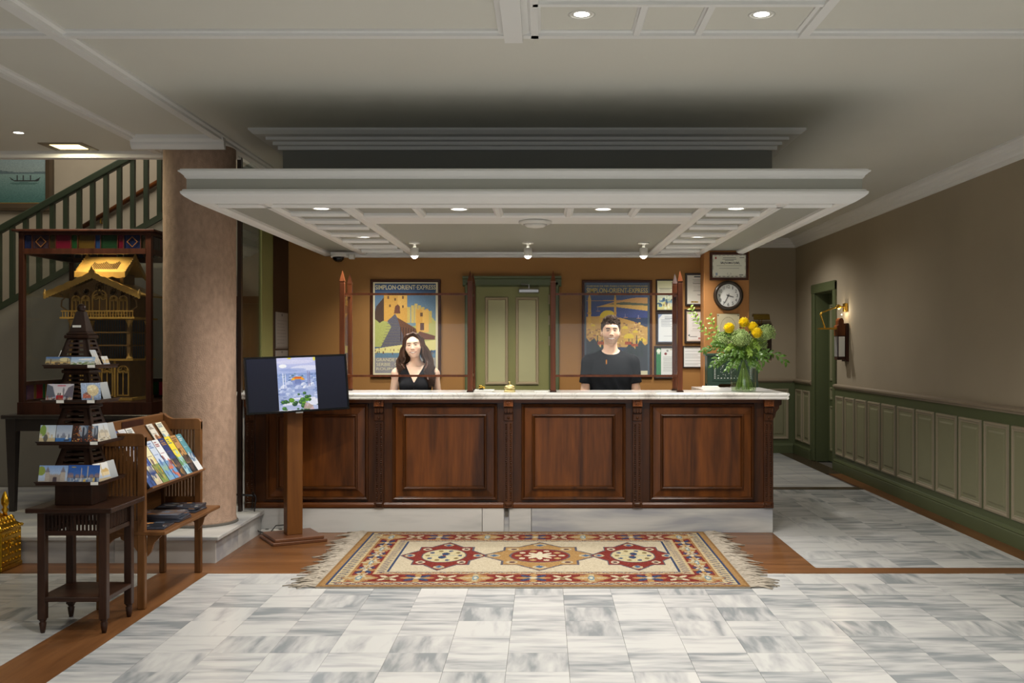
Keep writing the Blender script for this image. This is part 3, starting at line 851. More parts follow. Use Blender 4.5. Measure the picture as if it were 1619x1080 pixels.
def pilaster(x):
    hw = .036
    p = MB().box(x-hw, x+hw, YF-.008, YF+.03, .205, 1.104).build('pilaster', M['mahogdark'], desk)
    MB().box(x-hw-.005, x+hw+.005, YF-.016, YF+.02, .205, .255).rings((x-.028, YF-.016, .22), (1, 0, 0), (0, 0, 1), (0, -1, 0), .056, .03, [(0, 0), (.008, .006)]).build('foot_block', M['mahogdark'], p, bevel=.004)
    k = MB()
    for sx in (-.018, .018):
        for j in range(36):
            k.ball((x+sx, YF-.009, .275+j*.0178), .0085, 6, 4)
    k.build('beading', M['mahogdark'], p, smooth=True)
    MB().box(x-hw-.002, x+hw+.002, YF-.018, YF+.02, .925, .985).ball((x, YF-.018, .952), .012, 8, 6).build('stud_block', M['mahogdark'], p, bevel=.004)
    r = MB().prism([(YF, .99), (YF-.02, .99), (YF-.03, 1.0), (YF-.034, 1.03), (YF-.04, 1.04), (YF, 1.045)], 'x', x-hw, x+hw)
    for s in (-.022, 0, .022): r.box(x+s-.006, x+s+.006, YF-.04, YF-.02, .995, 1.03)
    r.build('fluted_block', M['mahogdark'], p)
    q = MB().box(x-hw-.003, x+hw+.003, YF-.045, YF+.0, 1.046, 1.102)
    q.rings((x-.032, YF-.045, 1.048), (1, 0, 0), (0, 0, 1), (0, -1, 0), .064, .052, [(0, 0), (.0, .006), (.008, .006), (.012, .001)], cap1=True)
    for a in range(5):
        t = math.radians(-60+30*a-90+180) ; q.ball((x+.014*math.cos(t), YF-.047, 1.066+.016*math.sin(t)), .006, 6, 4)
    q.ball((x, YF-.048, 1.066), .008, 6, 5)
    q.build('rosette', M['mahoglight'], p)
for x in PX: pilaster(x)
# scrolled bracket at the right-hand end
MB().prism([(1.885, 1.10), (1.965, 1.10), (1.965, 1.06), (1.945, 1.05), (1.945, 1.03), (1.92, 1.0), (1.91, .96), (1.895, .94), (1.895, .21), (1.885, .21)], 'y', YF-.005, YF+.07).build('end_bracket', M['mahogdark'], desk, bevel=.003)
MB().prism([(-2.46, 1.10), (-2.53, 1.10), (-2.53, 1.06), (-2.50, 1.05), (-2.49, 1.0), (-2.47, .95), (-2.47, .21), (-2.46, .21)], 'y', YF-.005, YF+.07).build('end_bracket', M['mahogdark'], desk, bevel=.003)

TZ = 1.162
top = thing('countertop', (-.3, 8.65, 1.105), 'white veined marble countertop on the reception desk', 'countertop')
edge = [(8.40, 1.105), (8.388, 1.108), (8.382, 1.118), (8.388, 1.127), (8.392, 1.129), (8.383, 1.134), (8.378, 1.146), (8.384, 1.158), (8.395, TZ), (8.90, TZ), (8.90, 1.105)]
MB().prism(edge, 'x', -2.57, 1.149).build('slab', M['topmarble'], top)
MB().prism(edge, 'x', 1.151, 1.99).build('slab', M['topmarble'], top)
ends = [(p[0]-8.90+.52, p[1]) for p in edge[:9]]
MB().prism([(1.39, 1.105), (1.99, 1.105), (2.002, 1.108), (2.008, 1.118), (2.002, 1.127), (1.998, 1.129), (2.007, 1.134), (2.012, 1.146), (2.006, 1.158), (1.995, TZ), (1.39, TZ)], 'y', 8.90, 9.66).build('return_slab', M['topmarble'], top)
MB().prism([(1.99, 1.105), (2.002, 1.108), (2.008, 1.118), (2.002, 1.127), (1.998, 1.129), (2.007, 1.134), (2.012, 1.146), (2.006, 1.158), (1.99, TZ)], 'y', 8.384, 8.90).build('edge_strip', M['topmarble'], top)

# ---- two glazed screens on the desk
def screen(xa, xb, label):
    t = thing('counter_screen', ((xa+xb)/2, 8.65, TZ), label, 'screen', 'counter screens')
    zt = 2.07
    for x in (xa, xb):
        for y in (8.50, 8.83):
            p = MB().box(x-.021, x+.021, y-.021, y+.021, TZ, zt).build('post', M['screenwood'], t, bevel=.003)
            MB().taper(x, y, zt, zt+.012, .018, .018, .022, .022).taper(x, y, zt+.012, zt+.10, .022, .022, .001, .001).build('pointed_finial', M['screenwood'], p)
            MB().box(x-.027, x+.027, y-.027, y+.027, TZ, TZ+.014).build('foot', M['walnut'], p)
    for z in (1.975, 1.297):
        MB().box(xa+.021, xb-.021, 8.49, 8.51, z-.009, z+.009).build('rail', M['screenwood'], t)
        for x in (xa, xb):
            MB().box(x-.01, x+.01, 8.521, 8.809, z-.011, z+.011).build('side_rail', M['screenwood'], t)
    MB().box(xa+.021, xb-.021, 8.497, 8.503, 1.308, 1.969).build('pane', M['glass'], t)
    for x in (xa, xb):
        MB().box(x-.003, x+.003, 8.521, 8.809, 1.308, 1.969).build('side_pane', M['glass'], t)
screen(-1.672, -.612, 'glazed wooden counter screen with spiked posts, in front of the woman')
screen(.076, 1.128, 'glazed wooden counter screen with spiked posts, in front of the man')

# ---- things on the desk
bl = thing('service_bell', (-.285, 8.52, TZ), 'brass service bell with a push button at the middle of the countertop', 'bell')
MB().lathe([(.046, 0), (.048, .004), (.046, .014), (.036, .02), (.02, .022)], (-.285, 8.52, TZ), 20).build('base', M['bellbrass'], bl, smooth=True)
MB().lathe([(.044, .026), (.045, .032), (.043, .044), (.032, .056), (.012, .062), (0, .063)], (-.285, 8.52, TZ), 20).build('dome', M['bellbrass'], bl, smooth=True)
MB().lathe([(.005, .02), (.005, .08), (.009, .082), (.01, .086), (0, .09)], (-.285, 8.52, TZ), 10).build('button', M['bellbrass'], bl, smooth=True)
for k in range(3):
    o = MB().box(-.585+.004*k, -.43+.006*k, 8.5, 8.66, TZ+.0005+.0055*k, TZ+.0055+.0055*k).build('notepad', M['paper' if k else 'whiteplastic'])
    tag(o, ['lowest', 'middle', 'topmost'][k]+' white notepad of the small pile beside the left screen', 'notepad', 'notepads on the desk')
kn = thing('paperweight', (-.525, 8.58, TZ+.0165), 'tiny brass knob-shaped paperweight on the pile of notepads', 'paperweight')
MB().lathe([(.02, 0), (.021, .006), (.008, .01)], (-.525, 8.58, TZ+.0165), 12).build('base', M['black'], kn)
MB().ball((-.53, 8.58, TZ+.04), .018, 10, 8).ball((-.505, 8.575, TZ+.037), .012, 8, 6).build('knob', M['brass'], kn, smooth=True)
o = MB().box(-.08, .035, 8.52, 8.66, TZ+.0004, TZ+.004).build('paper_sheets', M['paper'])
tag(o, 'thin sheaf of white paper lying left of the right screen', 'paper')

# =================================================================== RUG
def rug_art(nx=330, ny=228):
    r = R(nx, ny, 'c3a06a')
    W_, L_ = 2.77, 1.94
    X, Y = r.U*W_, r.V*L_
    ex, ey = np.minimum(X, W_-X), np.minimum(Y, L_-Y)
    dx, dy = ex, ey
    def band(e0, e1, f0, f1, c):      # ring between the rectangle inset (e0,f0) and (e1,f1)
        r.put(((ex >= e0) & (ey >= f0)) & ~((ex >= e1) & (ey >= f1)), c)
    tan, cream, red, blue, pale = 'b8894e', 'd9c7a0', '8e2c22', '35476f', 'd4bd8c'
    band(0, .02, 0, .03, 'a2743e')
    band(.02, .05, .03, .05, 'b8894e')
    band(.05, .065, .05, .058, blue)
    # cream guard with little blue hooks on the ends, tan vine guard along the sides
    band(.065, .15, .058, .125, pale)
    s = np.sin(Y/.065*PI); k = (np.abs((ex-.107)-.022*np.sign(np.sin(Y/.065*2*PI))*np.abs(s)) < .010) & (ex > .075) & (ex < .14) & (ey > .1)
    r.put(k, blue)
    k = (np.abs(ey-.092-.018*np.sin(X*2*PI/.11)) < .011) & (ey > .06) & (ey < .122) & (ex > .1); r.put(k, '9a4a35')
    k = (np.abs(ey-.092+.018*np.sin(X*2*PI/.11+.8)) < .007) & (ey > .06) & (ey < .122) & (ex > .1); r.put(k, '5a5a78')
    band(.15, .165, .125, .132, 'b27a45')
    # red main border
    B0x, B1x, B0y, B1y = .165, .30, .132, .36
    band(B0x, B1x, B0y, B1y, red)
    cyb = (B0y+B1y)/2; cxb = (B0x+B1x)/2
    def flower(px, py, rx, ry, kind):
        for q in range(8 if kind else 4):
            a = q*PI/4 if kind else PI/4+q*PI/2
            c = (blue if q % 2 else 'c09052') if kind == 1 else ('d8cba6' if kind == 0 else ('c09052' if q % 2 else 'c9b68a'))
            ux, uy = math.cos(a), math.sin(a)
            A = (X-px)/rx; Bq = (Y-py)/ry
            al = A*ux+Bq*uy; pe = -A*uy+Bq*ux
            r.put((((al-.55)/.45)**2+(pe/.20)**2 < 1), c)
        r.put(((X-px)/rx)**2+((Y-py)/ry)**2 < .05, 'e0d2ac' if kind else '9c7540')
        if kind == 2: r.put(((X-px)/(.22*rx))**2+((Y-py)/(.55*ry))**2 < 1, '6f93a3'); r.put(((X-px)/(.12*rx))**2+((Y-py)/(.3*ry))**2 < 1, 'd9d2b4')
    n = 13; x0 = cxb; x1 = W_-cxb
    for i in range(n):
        px = x0+(x1-x0)*i/(n-1)
        for py in (cyb, L_-cyb):
            # tan lozenges under the bigger flowers
            if i % 2 == 0:
                if (i//2) % 2 == 0:
                    r.put(np.abs(X-px)/.13+np.abs(Y-py)/.13 < 1, 'b8894e'); flower(px, py, .10, .105, 2)
                else: flower(px, py, .115, .115, 1)
            else: flower(px, py, .085, .10, 0); r.put(((X-px)/.02)**2+((Y-py+.03)/.03)**2 < 1, '8f7148')
    m = 5
    for i in range(1, m+1):
        py = cyb+(L_-2*cyb)*i/(m+1)
        for px in (cxb, W_-cxb):
            if i % 2 == 1: flower(px, py, .075, .14, 1)
            else: r.put(np.abs(X-px)/.07+np.abs(Y-py)/.15 < 1, 'b8894e'); flower(px, py, .07, .12, 2)
        for px in (cxb, W_-cxb):
            flower(px, py-.15, .05, .08, 0)
    # inner guards
    band(.30, .312, .36, .366, 'c9a469')
    band(.312, .385, .366, .425, pale)
    s = np.sin(Y/.06*PI); k = (np.abs((ex-.348)-.020*np.sign(np.sin(Y/.06*2*PI))*np.abs(s)) < .010) & (ex > .318) & (ex < .38) & (ey > .38)
    r.put(k, '5d5670')
    k = (np.abs(ey-.395-.016*np.sin(X*2*PI/.1)) < .010) & (ey > .368) & (ey < .423) & (ex > .33); r.put(k, 'a5683f')
    k = (np.abs(ey-.395+.016*np.sin(X*2*PI/.1+.6)) < .006) & (ey > .368) & (ey < .423) & (ex > .33); r.put(k, '66607a')
    band(.385, .405, .425, .433, blue)
    fld = (ex >= .405) & (ey >= .433); r.put(fld, 'd6c6a4')
    # star medallions
    def star(px, py, rx, ry, c, c2, inner):
        A, Bq = np.abs(X-px)/rx, np.abs(Y-py)/ry
        for sc, cc in ((1.06, '5f5a66'), (1.0, c)):
            pt = (A+Bq < .985*sc)
            sq = (A < .62*sc) & (Bq < .62*sc)
            tips = (A+Bq*1.0 < 1.0*sc)
            r.put((sq | pt) & fld, cc)
        for qx, qy in ((.8, 0), (-.8, 0), (0, .8), (0, -.8)):
            r.put(((X-px)/rx-qx)**2/.014+((Y-py)/ry-qy)**2/.010 < 1, 'cdb98c')
            r.put(np.abs((X-px)/rx-qx)*2+np.abs((Y-py)/ry-qy*.97)*2 < .17, '4a6a92')
        for qx in (-.47, .47):
            for qy in (-.47, .47):
                r.put(((X-px)/rx-qx)**2+((Y-py)/ry-qy)**2 < .010, 'd3c5a6' if c2 != red else 'c9b48a')
                r.put(((X-px)/rx-qx)**2+((Y-py)/ry-qy)**2 < .003, '6a3f35')
        e = ((X-px)/(rx*.50))**2+((Y-py)/(ry*.46))**2
        r.put(e < 1.12, '5f5a66'); r.put(e < 1, c2)
        for q in range(10):
            a = q*2*PI/10
            r.put(((X-px)/rx-.38*math.cos(a))**2+((Y-py)/ry-.34*math.sin(a))**2 < .0032, inner[q % 2])
        if c2 == red:
            for q in range(8):
                a = q*PI/4; A2 = ((X-px)/rx)*math.cos(a)+((Y-py)/ry)*math.sin(a); P2 = -((X-px)/rx)*math.sin(a)+((Y-py)/ry)*math.cos(a)
                r.put(((A2-.14)/.14)**2+(P2/.05)**2 < 1, 'e2d5b2')
        else:
            for s_ in (-1, 1):
                r.put(((X-px)/(rx*.09)-s_*.3)**2+((Y-py)/(ry*.10)-s_*1.2)**2 < 1, '33476f')
            r.put((np.abs(X-px) < rx*.3) & (np.abs(Y-py) < ry*.025), '9fb0a0')
            r.put((np.abs(X-px) < rx*.04) & (np.abs(Y-py) < ry*.04), 'a2482f')
    cy = L_/2
    star(W_/2+.04, cy, .42, .49, 'b98a4b', red, ('d8cba6', 'c9a869'))
    star(W_/2-.66, cy, .31, .49, red, 'd9c995', ('4d5c80', '8f7a4a'))
    star(W_/2+.72, cy, .31, .49, red, 'd9c995', ('4d5c80', '8f7a4a'))
    r.a = r.a*.64+r.a.mean(2, keepdims=True)*.12
    r.speck(.025)
    return r
rug = thing('fringed_rug', (-.07, 7.49, 0), 'red, blue and cream patterned wool rug with star medallions, lying before the desk', 'rug')
RT = .012
RX0, RX1, RY0, RY1 = -1.455, 1.315, 6.52, 8.46
T = Matrix(((1, 0, 0, (RX0+RX1)/2), (0, 0, 1, (RY0+RY1)/2), (0, -1, 0, RT), (0, 0, 0, 1)))
sheet(rug_art(), RX1-RX0, RY1-RY0, 'pile', M['rug'], rug, T)
MB().box(RX0, RX1, RY0, RY1, .0005, RT-.0006).build('backing', M['fringe'], rug)
def fringe(x, sgn):
    m = MB()
    for k in range(190):
        y = RY0+.01+(RY1-RY0-.02)*k/189+random.uniform(-.006, .006)
        L = random.uniform(.10, .18) if random.random() < .8 else random.uniform(.16, .24)
        dy = random.uniform(-.05, .05)-.01
        pts = [(x, y, .008), (x+sgn*L*.3, y+dy*.2+random.uniform(-.01, .01), random.uniform(.008, .02)), (x+sgn*L*.65, y+dy*.6+random.uniform(-.02, .02), random.uniform(.006, .018)), (x+sgn*L, y+dy+random.uniform(-.02, .02), .005)]
        m.tube(pts, [.0055, .006, .005, .003], 5)
    tag(m.build('fringe', M['fringe'], rug, smooth=True), kind='stuff')
fringe(RX0, -1); fringe(RX1, 1)

# =================================================================== ROUND COLUMN
colm = thing('round_column', (-2.646, 7.88, SZ), 'round pink stippled stone column standing on the marble step', 'column')
def colprof():
    return [(.275, 0), (.273, .03)]+[(.268+.002*math.sin(k*1.7), .05+k*.2) for k in range(15)]+[(.268, H-SZ)]
MB().lathe(colprof(), (-2.646, 7.88, SZ), 64).build('shaft', M['columnstone'], colm, smooth=True)
MB().lathe([(.285, 0), (.283, .012), (.272, .02)], (-2.646, 7.88, SZ), 48, cap=False).build('mortar_ring', M['darkjoint'], colm)

# =================================================================== DISPLAY ON A STAND
sc = thing('display_stand', (-2.0, 8.17, 0), 'black flat screen showing a domed city view, on a square wooden post', 'display stand', rz=math.radians(29))
L = dict(parent=sc, local=True)
MB().box(-.215, .215, -.215, .215, .0, .024).box(-.195, .195, -.195, .195, .024, .048).build('base', M['standbase'], bevel=.004, **L)
MB().box(-.062, .062, -.055, .055, .048, 1.36).build('post', M['standwood'], bevel=.003, **L)
Tt = Matrix.Translation((0.0, -.115, 1.245)) @ Matrix.Rotation(math.radians(-4), 4, 'Z') @ Matrix.Rotation(math.radians(-8), 4, 'X') @ Matrix.Rotation(math.radians(1.9), 4, 'Y').inverted()
TW, TH = .80, .445
MB().box(-.12, .12, .0, .06, -.12, .12, T=Tt).build('wall_mount', M['black'], **L)
cs = MB().box(-TW/2, TW/2, -.02, .022, -TH/2, TH/2, T=Tt).build('housing', M['black'], bevel=.006, **L)
MB().rings((-TW/2, -.02, -TH/2), (1, 0, 0), (0, 0, 1), (0, -1, 0), TW, TH, [(0, 0), (.001, .006), (.014, .006), (.017, .001)], cap1=False, T=Tt).build('bezel', M['blackgloss'], **L)
def tv_art():
    r = R(330, 184, '0a0d1b')
    a, b = .30, .695
    r.grad(0, 1, '0a0c16', '0b0f22')
    q = R(130, 184, 'c4ccea')
    q.grad(.66, 1, 'a4b4e0', 'd2d0f0'); q.ell(.75, .80, .4, .05, 'e8e8f8', .8); q.ell(.45, .92, .5, .04, 'e0def4', .7); q.ell(.4, .77, .35, .03, '8fa0d4', .6); q.ell(.15, .845, .10, .035, 'ffffff')
    q.ell(.33, 1.0, .05, .02, 'e8d832'); q.ell(.97, .97, .03, .04, 'e6dc5a')
    q.grad(.0, .66, 'b4bcd8', '94a8d8'); q.rect(0, .66, 1, .70, '8ea2d2')
    for k in range(90):
        u, v = random.random(), random.uniform(.5, .69); q.rect(u, v, u+random.uniform(.02, .08), v+.014, random.choice(('8fa5d6', '6f86b8', 'c8d4f0', '5f7f8a', '4f6a8c')))
    for k in range(120):
        u, v = random.random(), random.uniform(.1, .52); q.rect(u, v, u+random.uniform(.02, .09), v+random.uniform(.01, .03), random.choice(('8496c4', 'a4b2d8', 'd4dcf2', '6f82b0', 'e4e8f6', 'b4c0e0')))
    q.rect(.36, .46, .68, .57, '8c9acb'); q.poly([(.34, .57), (.38, .61), (.45, .635), (.6, .635), (.66, .61), (.70, .57)], 'f5a51e'); q.rect(.43, .605, .61, .625, 'd8481d'); q.rect(.44, .50, .6, .585, '7684b6'); q.rect(.39, .57, .43, .6, 'f0c83c')
    for u, v, s in ((.3, .49, .09), (.66, .46, .08), (.86, .44, .09), (.15, .42, .09), (.52, .40, .10), (.1, .33, .08), (.7, .41, .07), (.28, .38, .07)):
        q.rect(u-s, v-.05, u+s, v, random.choice(('8f9ecb', 'a9b6da', 'b4bede'))); q.ell(u, v, s, s*.75, random.choice(('dfe4f6', 'c9d2ee', 'eef0fa')), top=True); q.ell(u+s*.4, v, s*.55, s*.55, '9dabd4', .6, top=True)
    for u, v0, v1, c in ((.14, .42, .69, 'eef0ff'), (.2, .42, .68, 'd4d8f2'), (.78, .45, .72, '8f8fb8'), (.83, .45, .70, '7a7aa4')):
        q.rect(u-.012, v0, u+.012, v1, c); q.poly([(u-.012, v1), (u, v1+.035), (u+.012, v1)], c)
    for u0, v0, u1, v1 in ((.1, .10, .55, .14), (.3, .20, .95, .235), (.75, .08, 1, .2)): q.rect(u0, v0, u1, v1, 'e6e6f0')
    for k in range(34):
        u, v = random.uniform(.05, 1), random.uniform(.0, .34)
        if (u < .45 and v > .2) or (u < .35 and .05 < v < .12): continue
        s = random.uniform(.03, .075); q.ell(u, v, s, s*.6, random.choice(('2f5a2c', '5f911f', '3d6f33', '27492f', '36603c'))); q.ell(u-s*.3, v+s*.2, s*.45, s*.25, '7fae3a', .6)
    q.poly([(.62, .02), (.68, .14), (.86, .10), (.9, .0)], 'cfa9a6', .8); q.ell(.9, .13, .12, .05, 'e4e6f2'); q.blur(1).speck(.03)
    # set the picture between the dark side bars
    iu = np.clip(((r.U-a)/(b-a)*130).astype(int), 0, 129); iv = np.clip((r.V*184).astype(int), 0, 183)
    k = (r.U >= a) & (r.U < b); r.a[k] = q.a[iv[k], iu[k]]
    return r
random.seed(5)
sheet(tv_art(), TW-.032, TH-.032, 'lit_picture', M['screen'], sc, Tt @ Matrix.Translation((0, -.0225, 0)), local=True)
MB().box(-.028, .028, -.026, -.02, -TH/2-.010, -TH/2+.001, T=Tt).build('maker_plate', M['chrome'], **L)
# power strip and cable
ps = thing('power_strip', (-2.17, 8.435, 0), 'white multi-socket power strip on the floor behind the display stand', 'power strip')
MB().box(-2.33, -1.98, 8.415, 8.46, 0, .035).build('body', M['whiteplastic'], ps, bevel=.008, segs=2)
for k in range(3):
    MB().lathe([(.015, 0), (.016, .003), (.012, .002)], (-2.28+k*.11, 8.437, .035), 12).build('socket', M['black'], ps)
MB().box(-2.11, -2.06, 8.42, 8.455, .036, .06).build('plug', M['black'], ps, bevel=.006)
o = MB().tube([(-2.40, 8.42, .21), (-2.385, 8.40, .35), (-2.36, 8.40, .3), (-2.37, 8.385, .19), (-2.385, 8.37, .12), (-2.33, 8.36, .03), (-2.25, 8.40, .008), (-2.2, 8.41, .07), (-2.1, 8.43, .075), (-2.06, 8.436, .05)], .005, 6).build('power_cable', M['black'], smooth=True)
tag(o, 'thin black cable running down the marble step to the power strip', 'cable')
o = MB().tube([(-2.57, 8.43, SZ+.058), (-2.565, 8.415, .30), (-2.53, 8.41, .325), (-2.40, 8.40, .32), (-2.37, 8.42, .31)], .009, 8).build('black_hose', M['black'], smooth=True)
tag(o, 'thick black cable bent along the foot of the desk by the column', 'cable')

# =================================================================== POSTERS, CERTIFICATES, CLOCK
def wall_frame(t, xa, xb, za, zb, y, bw, fm, depth=.025, axis='y'):
    MB().rings((xa, y, za), (1, 0, 0), (0, 0, 1), (0, -1, 0), xb-xa, zb-za, [(0, 0), (0, depth*.8), (bw*.2, depth), (bw*.75, depth), (bw, depth*.5)], cap0=True, cap1=True).build('frame', fm, t)
def px2(x, y, Y): return ((x-860)*Y/1620, EYE-(y-548)*Y/1620)

def fort_art():
    r = R(150, 216, '4f6e8e')
    r.rect(.0, .0, 1, 1, '3f5f84'); r.grad(.30, .88, '8fa3a0', '587797')
    # hill with a walled town, a wide ramp and a square below: plain flat shapes
    r.poly([(0, .30), (0, .64), (.16, .60), (.30, .52), (.5, .50), (.8, .56), (1, .44), (1, .30)], 'a9ad62')
    r.poly([(.55, .30), (.7, .62), (.86, .66), (1, .55), (1, .30)], 'b7b56c')
    r.poly([(0, .62), (.05, .74), (.17, .84), (.20, .60), (.1, .56)], '4a362c')
    r.poly([(.17, .58), (.17, .87), (.53, .87), (.53, .56), (.4, .54)], 'cf9e48')
    r.rect(.38, .72, .53, .87, 'dcae58')
    for k in range(6): r.rect(.18+k*.06, .87, .21+k*.06, .885, 'cf9e48')
    for u, v in ((.22, .82), (.33, .8), (.45, .82), (.25, .73), (.45, .72)): r.rect(u, v, u+.025, v+.03, '6b4a2e')
    r.poly([(.32, .66), (.34, .74), (.38, .76), (.41, .74), (.42, .66)], '6b3f2c')
    for k in range(7):
        u = .53+k*.055; r.rect(u, .56, u+.045, .77-.02*abs(k-2), 'c9b061')
    r.rect(.66, .46, .86, .70, 'd39f45'); r.rect(.76, .46, .86, .70, 'dfb057'); r.rect(.73, .48, .79, .56, '5b3626'); r.rect(.73, .63, .77, .67, '6b4a2e')
    for k in range(4): r.rect(.665+k*.05, .70, .695+k*.05, .715, 'd39f45')
    r.poly([(.22, .58), (.34, .66), (.37, .62), (.52, .30), (.12, .30), (.28, .52)], '5c5a66')
    for k in range(9): r.poly([(.12+k*.012, .31+k*.03), (.5-k*.015, .31+k*.03), (.5-k*.015, .315+k*.03), (.12+k*.012, .315+k*.03)], '6c675f')
    r.poly([(.37, .62), (.66, .50), (.68, .44), (.72, .38), (.52, .30)], '6a4630')
    for k in range(6): r.rect(.42+k*.04, .36+k*.01, .435+k*.04, .52-k*.005, '3f2a22')
    r.poly([(.62, .38), (.72, .47), (.96, .42), (.95, .38)], '6b3d2a')
    r.poly([(0, .23), (0, .28), (.3, .31), (1, .38), (1, .27), (.6, .24)], 'd9cf8a')
    r.rect(0, .185, 1, .235, '5f7d92')
    for k in range(30):
        u, v = random.random(), random.uniform(.21, .28); r.rect(u, v, u+.012, v+.025, random.choice(('3a3036', '6b4a3a', '8a6b48')))
    r.rect(0, 0, 1, .185, '8d8a8e'); r.speck(.018)
    for a_, b_ in ((0, .03), (.97, 1)): r.rect(a_, 0, b_, 1, 'd8cfae')
    r.rect(0, 0, 1, .018, 'd8cfae'); r.rect(0, .985, 1, 1, 'd8cfae')
    return r
def bay_art():
    r = R(150, 216, '33415f')
    r.rect(0, .86, 1, 1, '4a5a74'); r.grad(.62, .86, '3f4c86', '4a5a80')
    r.poly([(0, .80), (1, .80), (1, .815), (0, .805)], 'c08e58')
    r.poly([(.2, .74), (.5, .80), (.75, .835), (1, .84), (1, .73), (.55, .745)], 'c4945c'); r.poly([(.36, .765), (.6, .79), (1, .77), (1, .75), (.5, .755)], '5d6350')
    r.poly([(.16, .735), (.4, .765), (1, .75), (1, .69), (.9, .70), (.5, .735)], 'd2a85c')
    for u, v in ((.18, .69), (.6, .62), (.8, .61), (.97, .55), (.3, .66)):
        r.rect(u, v, u+.06, v+.006, 'c98a4a'); r.rect(u+.02, v, u+.03, v+.04, '8a86a0')
    r.poly([(0, .30), (0, .63), (.3, .64), (.55, .62), (.75, .58), (1, .50), (1, .30)], 'c49a55')
    for k in range(150):
        u, v = random.random(), random.uniform(.3, .58)
        if v > .63-.16*max(u-.4, 0): continue
        r.rect(u, v, u+random.uniform(.02, .05), v+random.uniform(.008, .02), random.choice(('d9b468', 'b08248', '9c6e58', 'e0c078', '8f6a44')))
    for u, v, s in ((.36, .62, .13), (.62, .50, .05), (.78, .46, .04), (.68, .40, .08), (.88, .36, .07), (.13, .53, .035), (.83, .31, .06), (.5, .56, .03)):
        r.rect(u-s*1.05, v-.05, u+s*1.05, v, 'c9a04e'); r.ell(u, v, s, s*.62, 'd9bd3a', top=True)
    for u, w_ in ((.075, .022), (.47, .016)):
        r.rect(u-w_, .5, u+w_, .83, 'd0a350'); r.rect(u-w_*1.5, .66, u+w_*1.5, .675, 'c08f40'); r.poly([(u-w_, .83), (u, .88), (u+w_, .83)], 'c9a45a')
    r.poly([(0, 0), (0, .42), (.08, .36), (.15, .40), (.24, .30), (.5, .2), (.7, .34), (.78, .28), (.85, .38), (.93, .32), (1, .36), (1, 0)], '3a4048')
    for u in (.12, .2, .27, .68, .73, .8, .88):
        r.poly([(u-.03, .2), (u, .46-.1*(u % .2)/.2), (u+.03, .2)], '2f3a3c')
    for u, v in ((.2, .33), (.3, .3), (.72, .31), (.62, .33)): r.rect(u, v, u+.1, v+.03, 'a04a2c')
    r.rect(.86, .0, 1, .045, 'c9c4a4'); r.rect(0, 0, .03, 1, '4a5560'); r.rect(.97, 0, 1, 1, '4a5560'); r.speck(.015)
    return r
y0 = YB-.018
t = thing('framed_poster', (-1.345, YB, 1.25), 'framed travel poster of a golden hill fort, hanging behind the woman', 'poster')
x0, z1 = px2(586, 442, YB); x1, z0 = px2(697, 597, YB)
wall_frame(t, x0, x1, z0, z1, YB, .03, M['framewood'])
pw, ph = x1-x0-.054, z1-z0-.054; pc = ((x0+x1)/2, y0, (z0+z1)/2)
sheet(fort_art(), pw, ph, 'print', M['poster'], t, Matrix.Translation(pc))
TT = lambda u, v: Matrix.Translation((pc[0]+(u-.5)*pw, y0-.0008, pc[2]+(v-.5)*ph))
MB().box(pc[0]-pw*.47, pc[0]+pw*.47, y0-.0005, y0, pc[2]+ph*.40, pc[2]+ph*.486).build('title_band', mat('blue_print', '2b4a72', .5), t)
lettering('SIMPLON·ORIENT·EXPRESS', pw*.93, ph*.05, TT(.5, .945), 'title_letters', M['creamink'], t, .012)
for s, v, wd, u in (('GRANDE BRETAGNE . ITALIE', .163, .90, .5), ('SERBIE . CROATIE . GRECE', .113, .90, .5), ('ROUMANIE . TURQUIE', .062, .90, .5)):
    lettering(s, pw*wd, ph*.034, TT(u, v), 'caption_letters', M['creamink'], t)
t = thing('framed_poster', (.71, YB, 1.25), 'framed travel poster of a blue bay and yellow domes, hanging behind the man', 'poster')
x0, z1 = px2(920, 443, YB); x1, z0 = px2(1031, 597, YB)
wall_frame(t, x0, x1, z0, z1, YB, .028, M['framewood'])
pw, ph = x1-x0-.05, z1-z0-.05; pc = ((x0+x1)/2, y0, (z0+z1)/2)
sheet(bay_art(), pw, ph, 'print', M['poster'], t, Matrix.Translation(pc))
lettering('CHEMINS DE FER PARIS-LYON-MEDITERRANEE', pw*.94, ph*.016, TT(.5, .962), 'heading_letters', M['yellowink'], t)
lettering('SIMPLON-ORIENT-EXPRESS', pw*.94, ph*.052, TT(.5, .915), 'title_letters', M['yellowink'], t, .006)

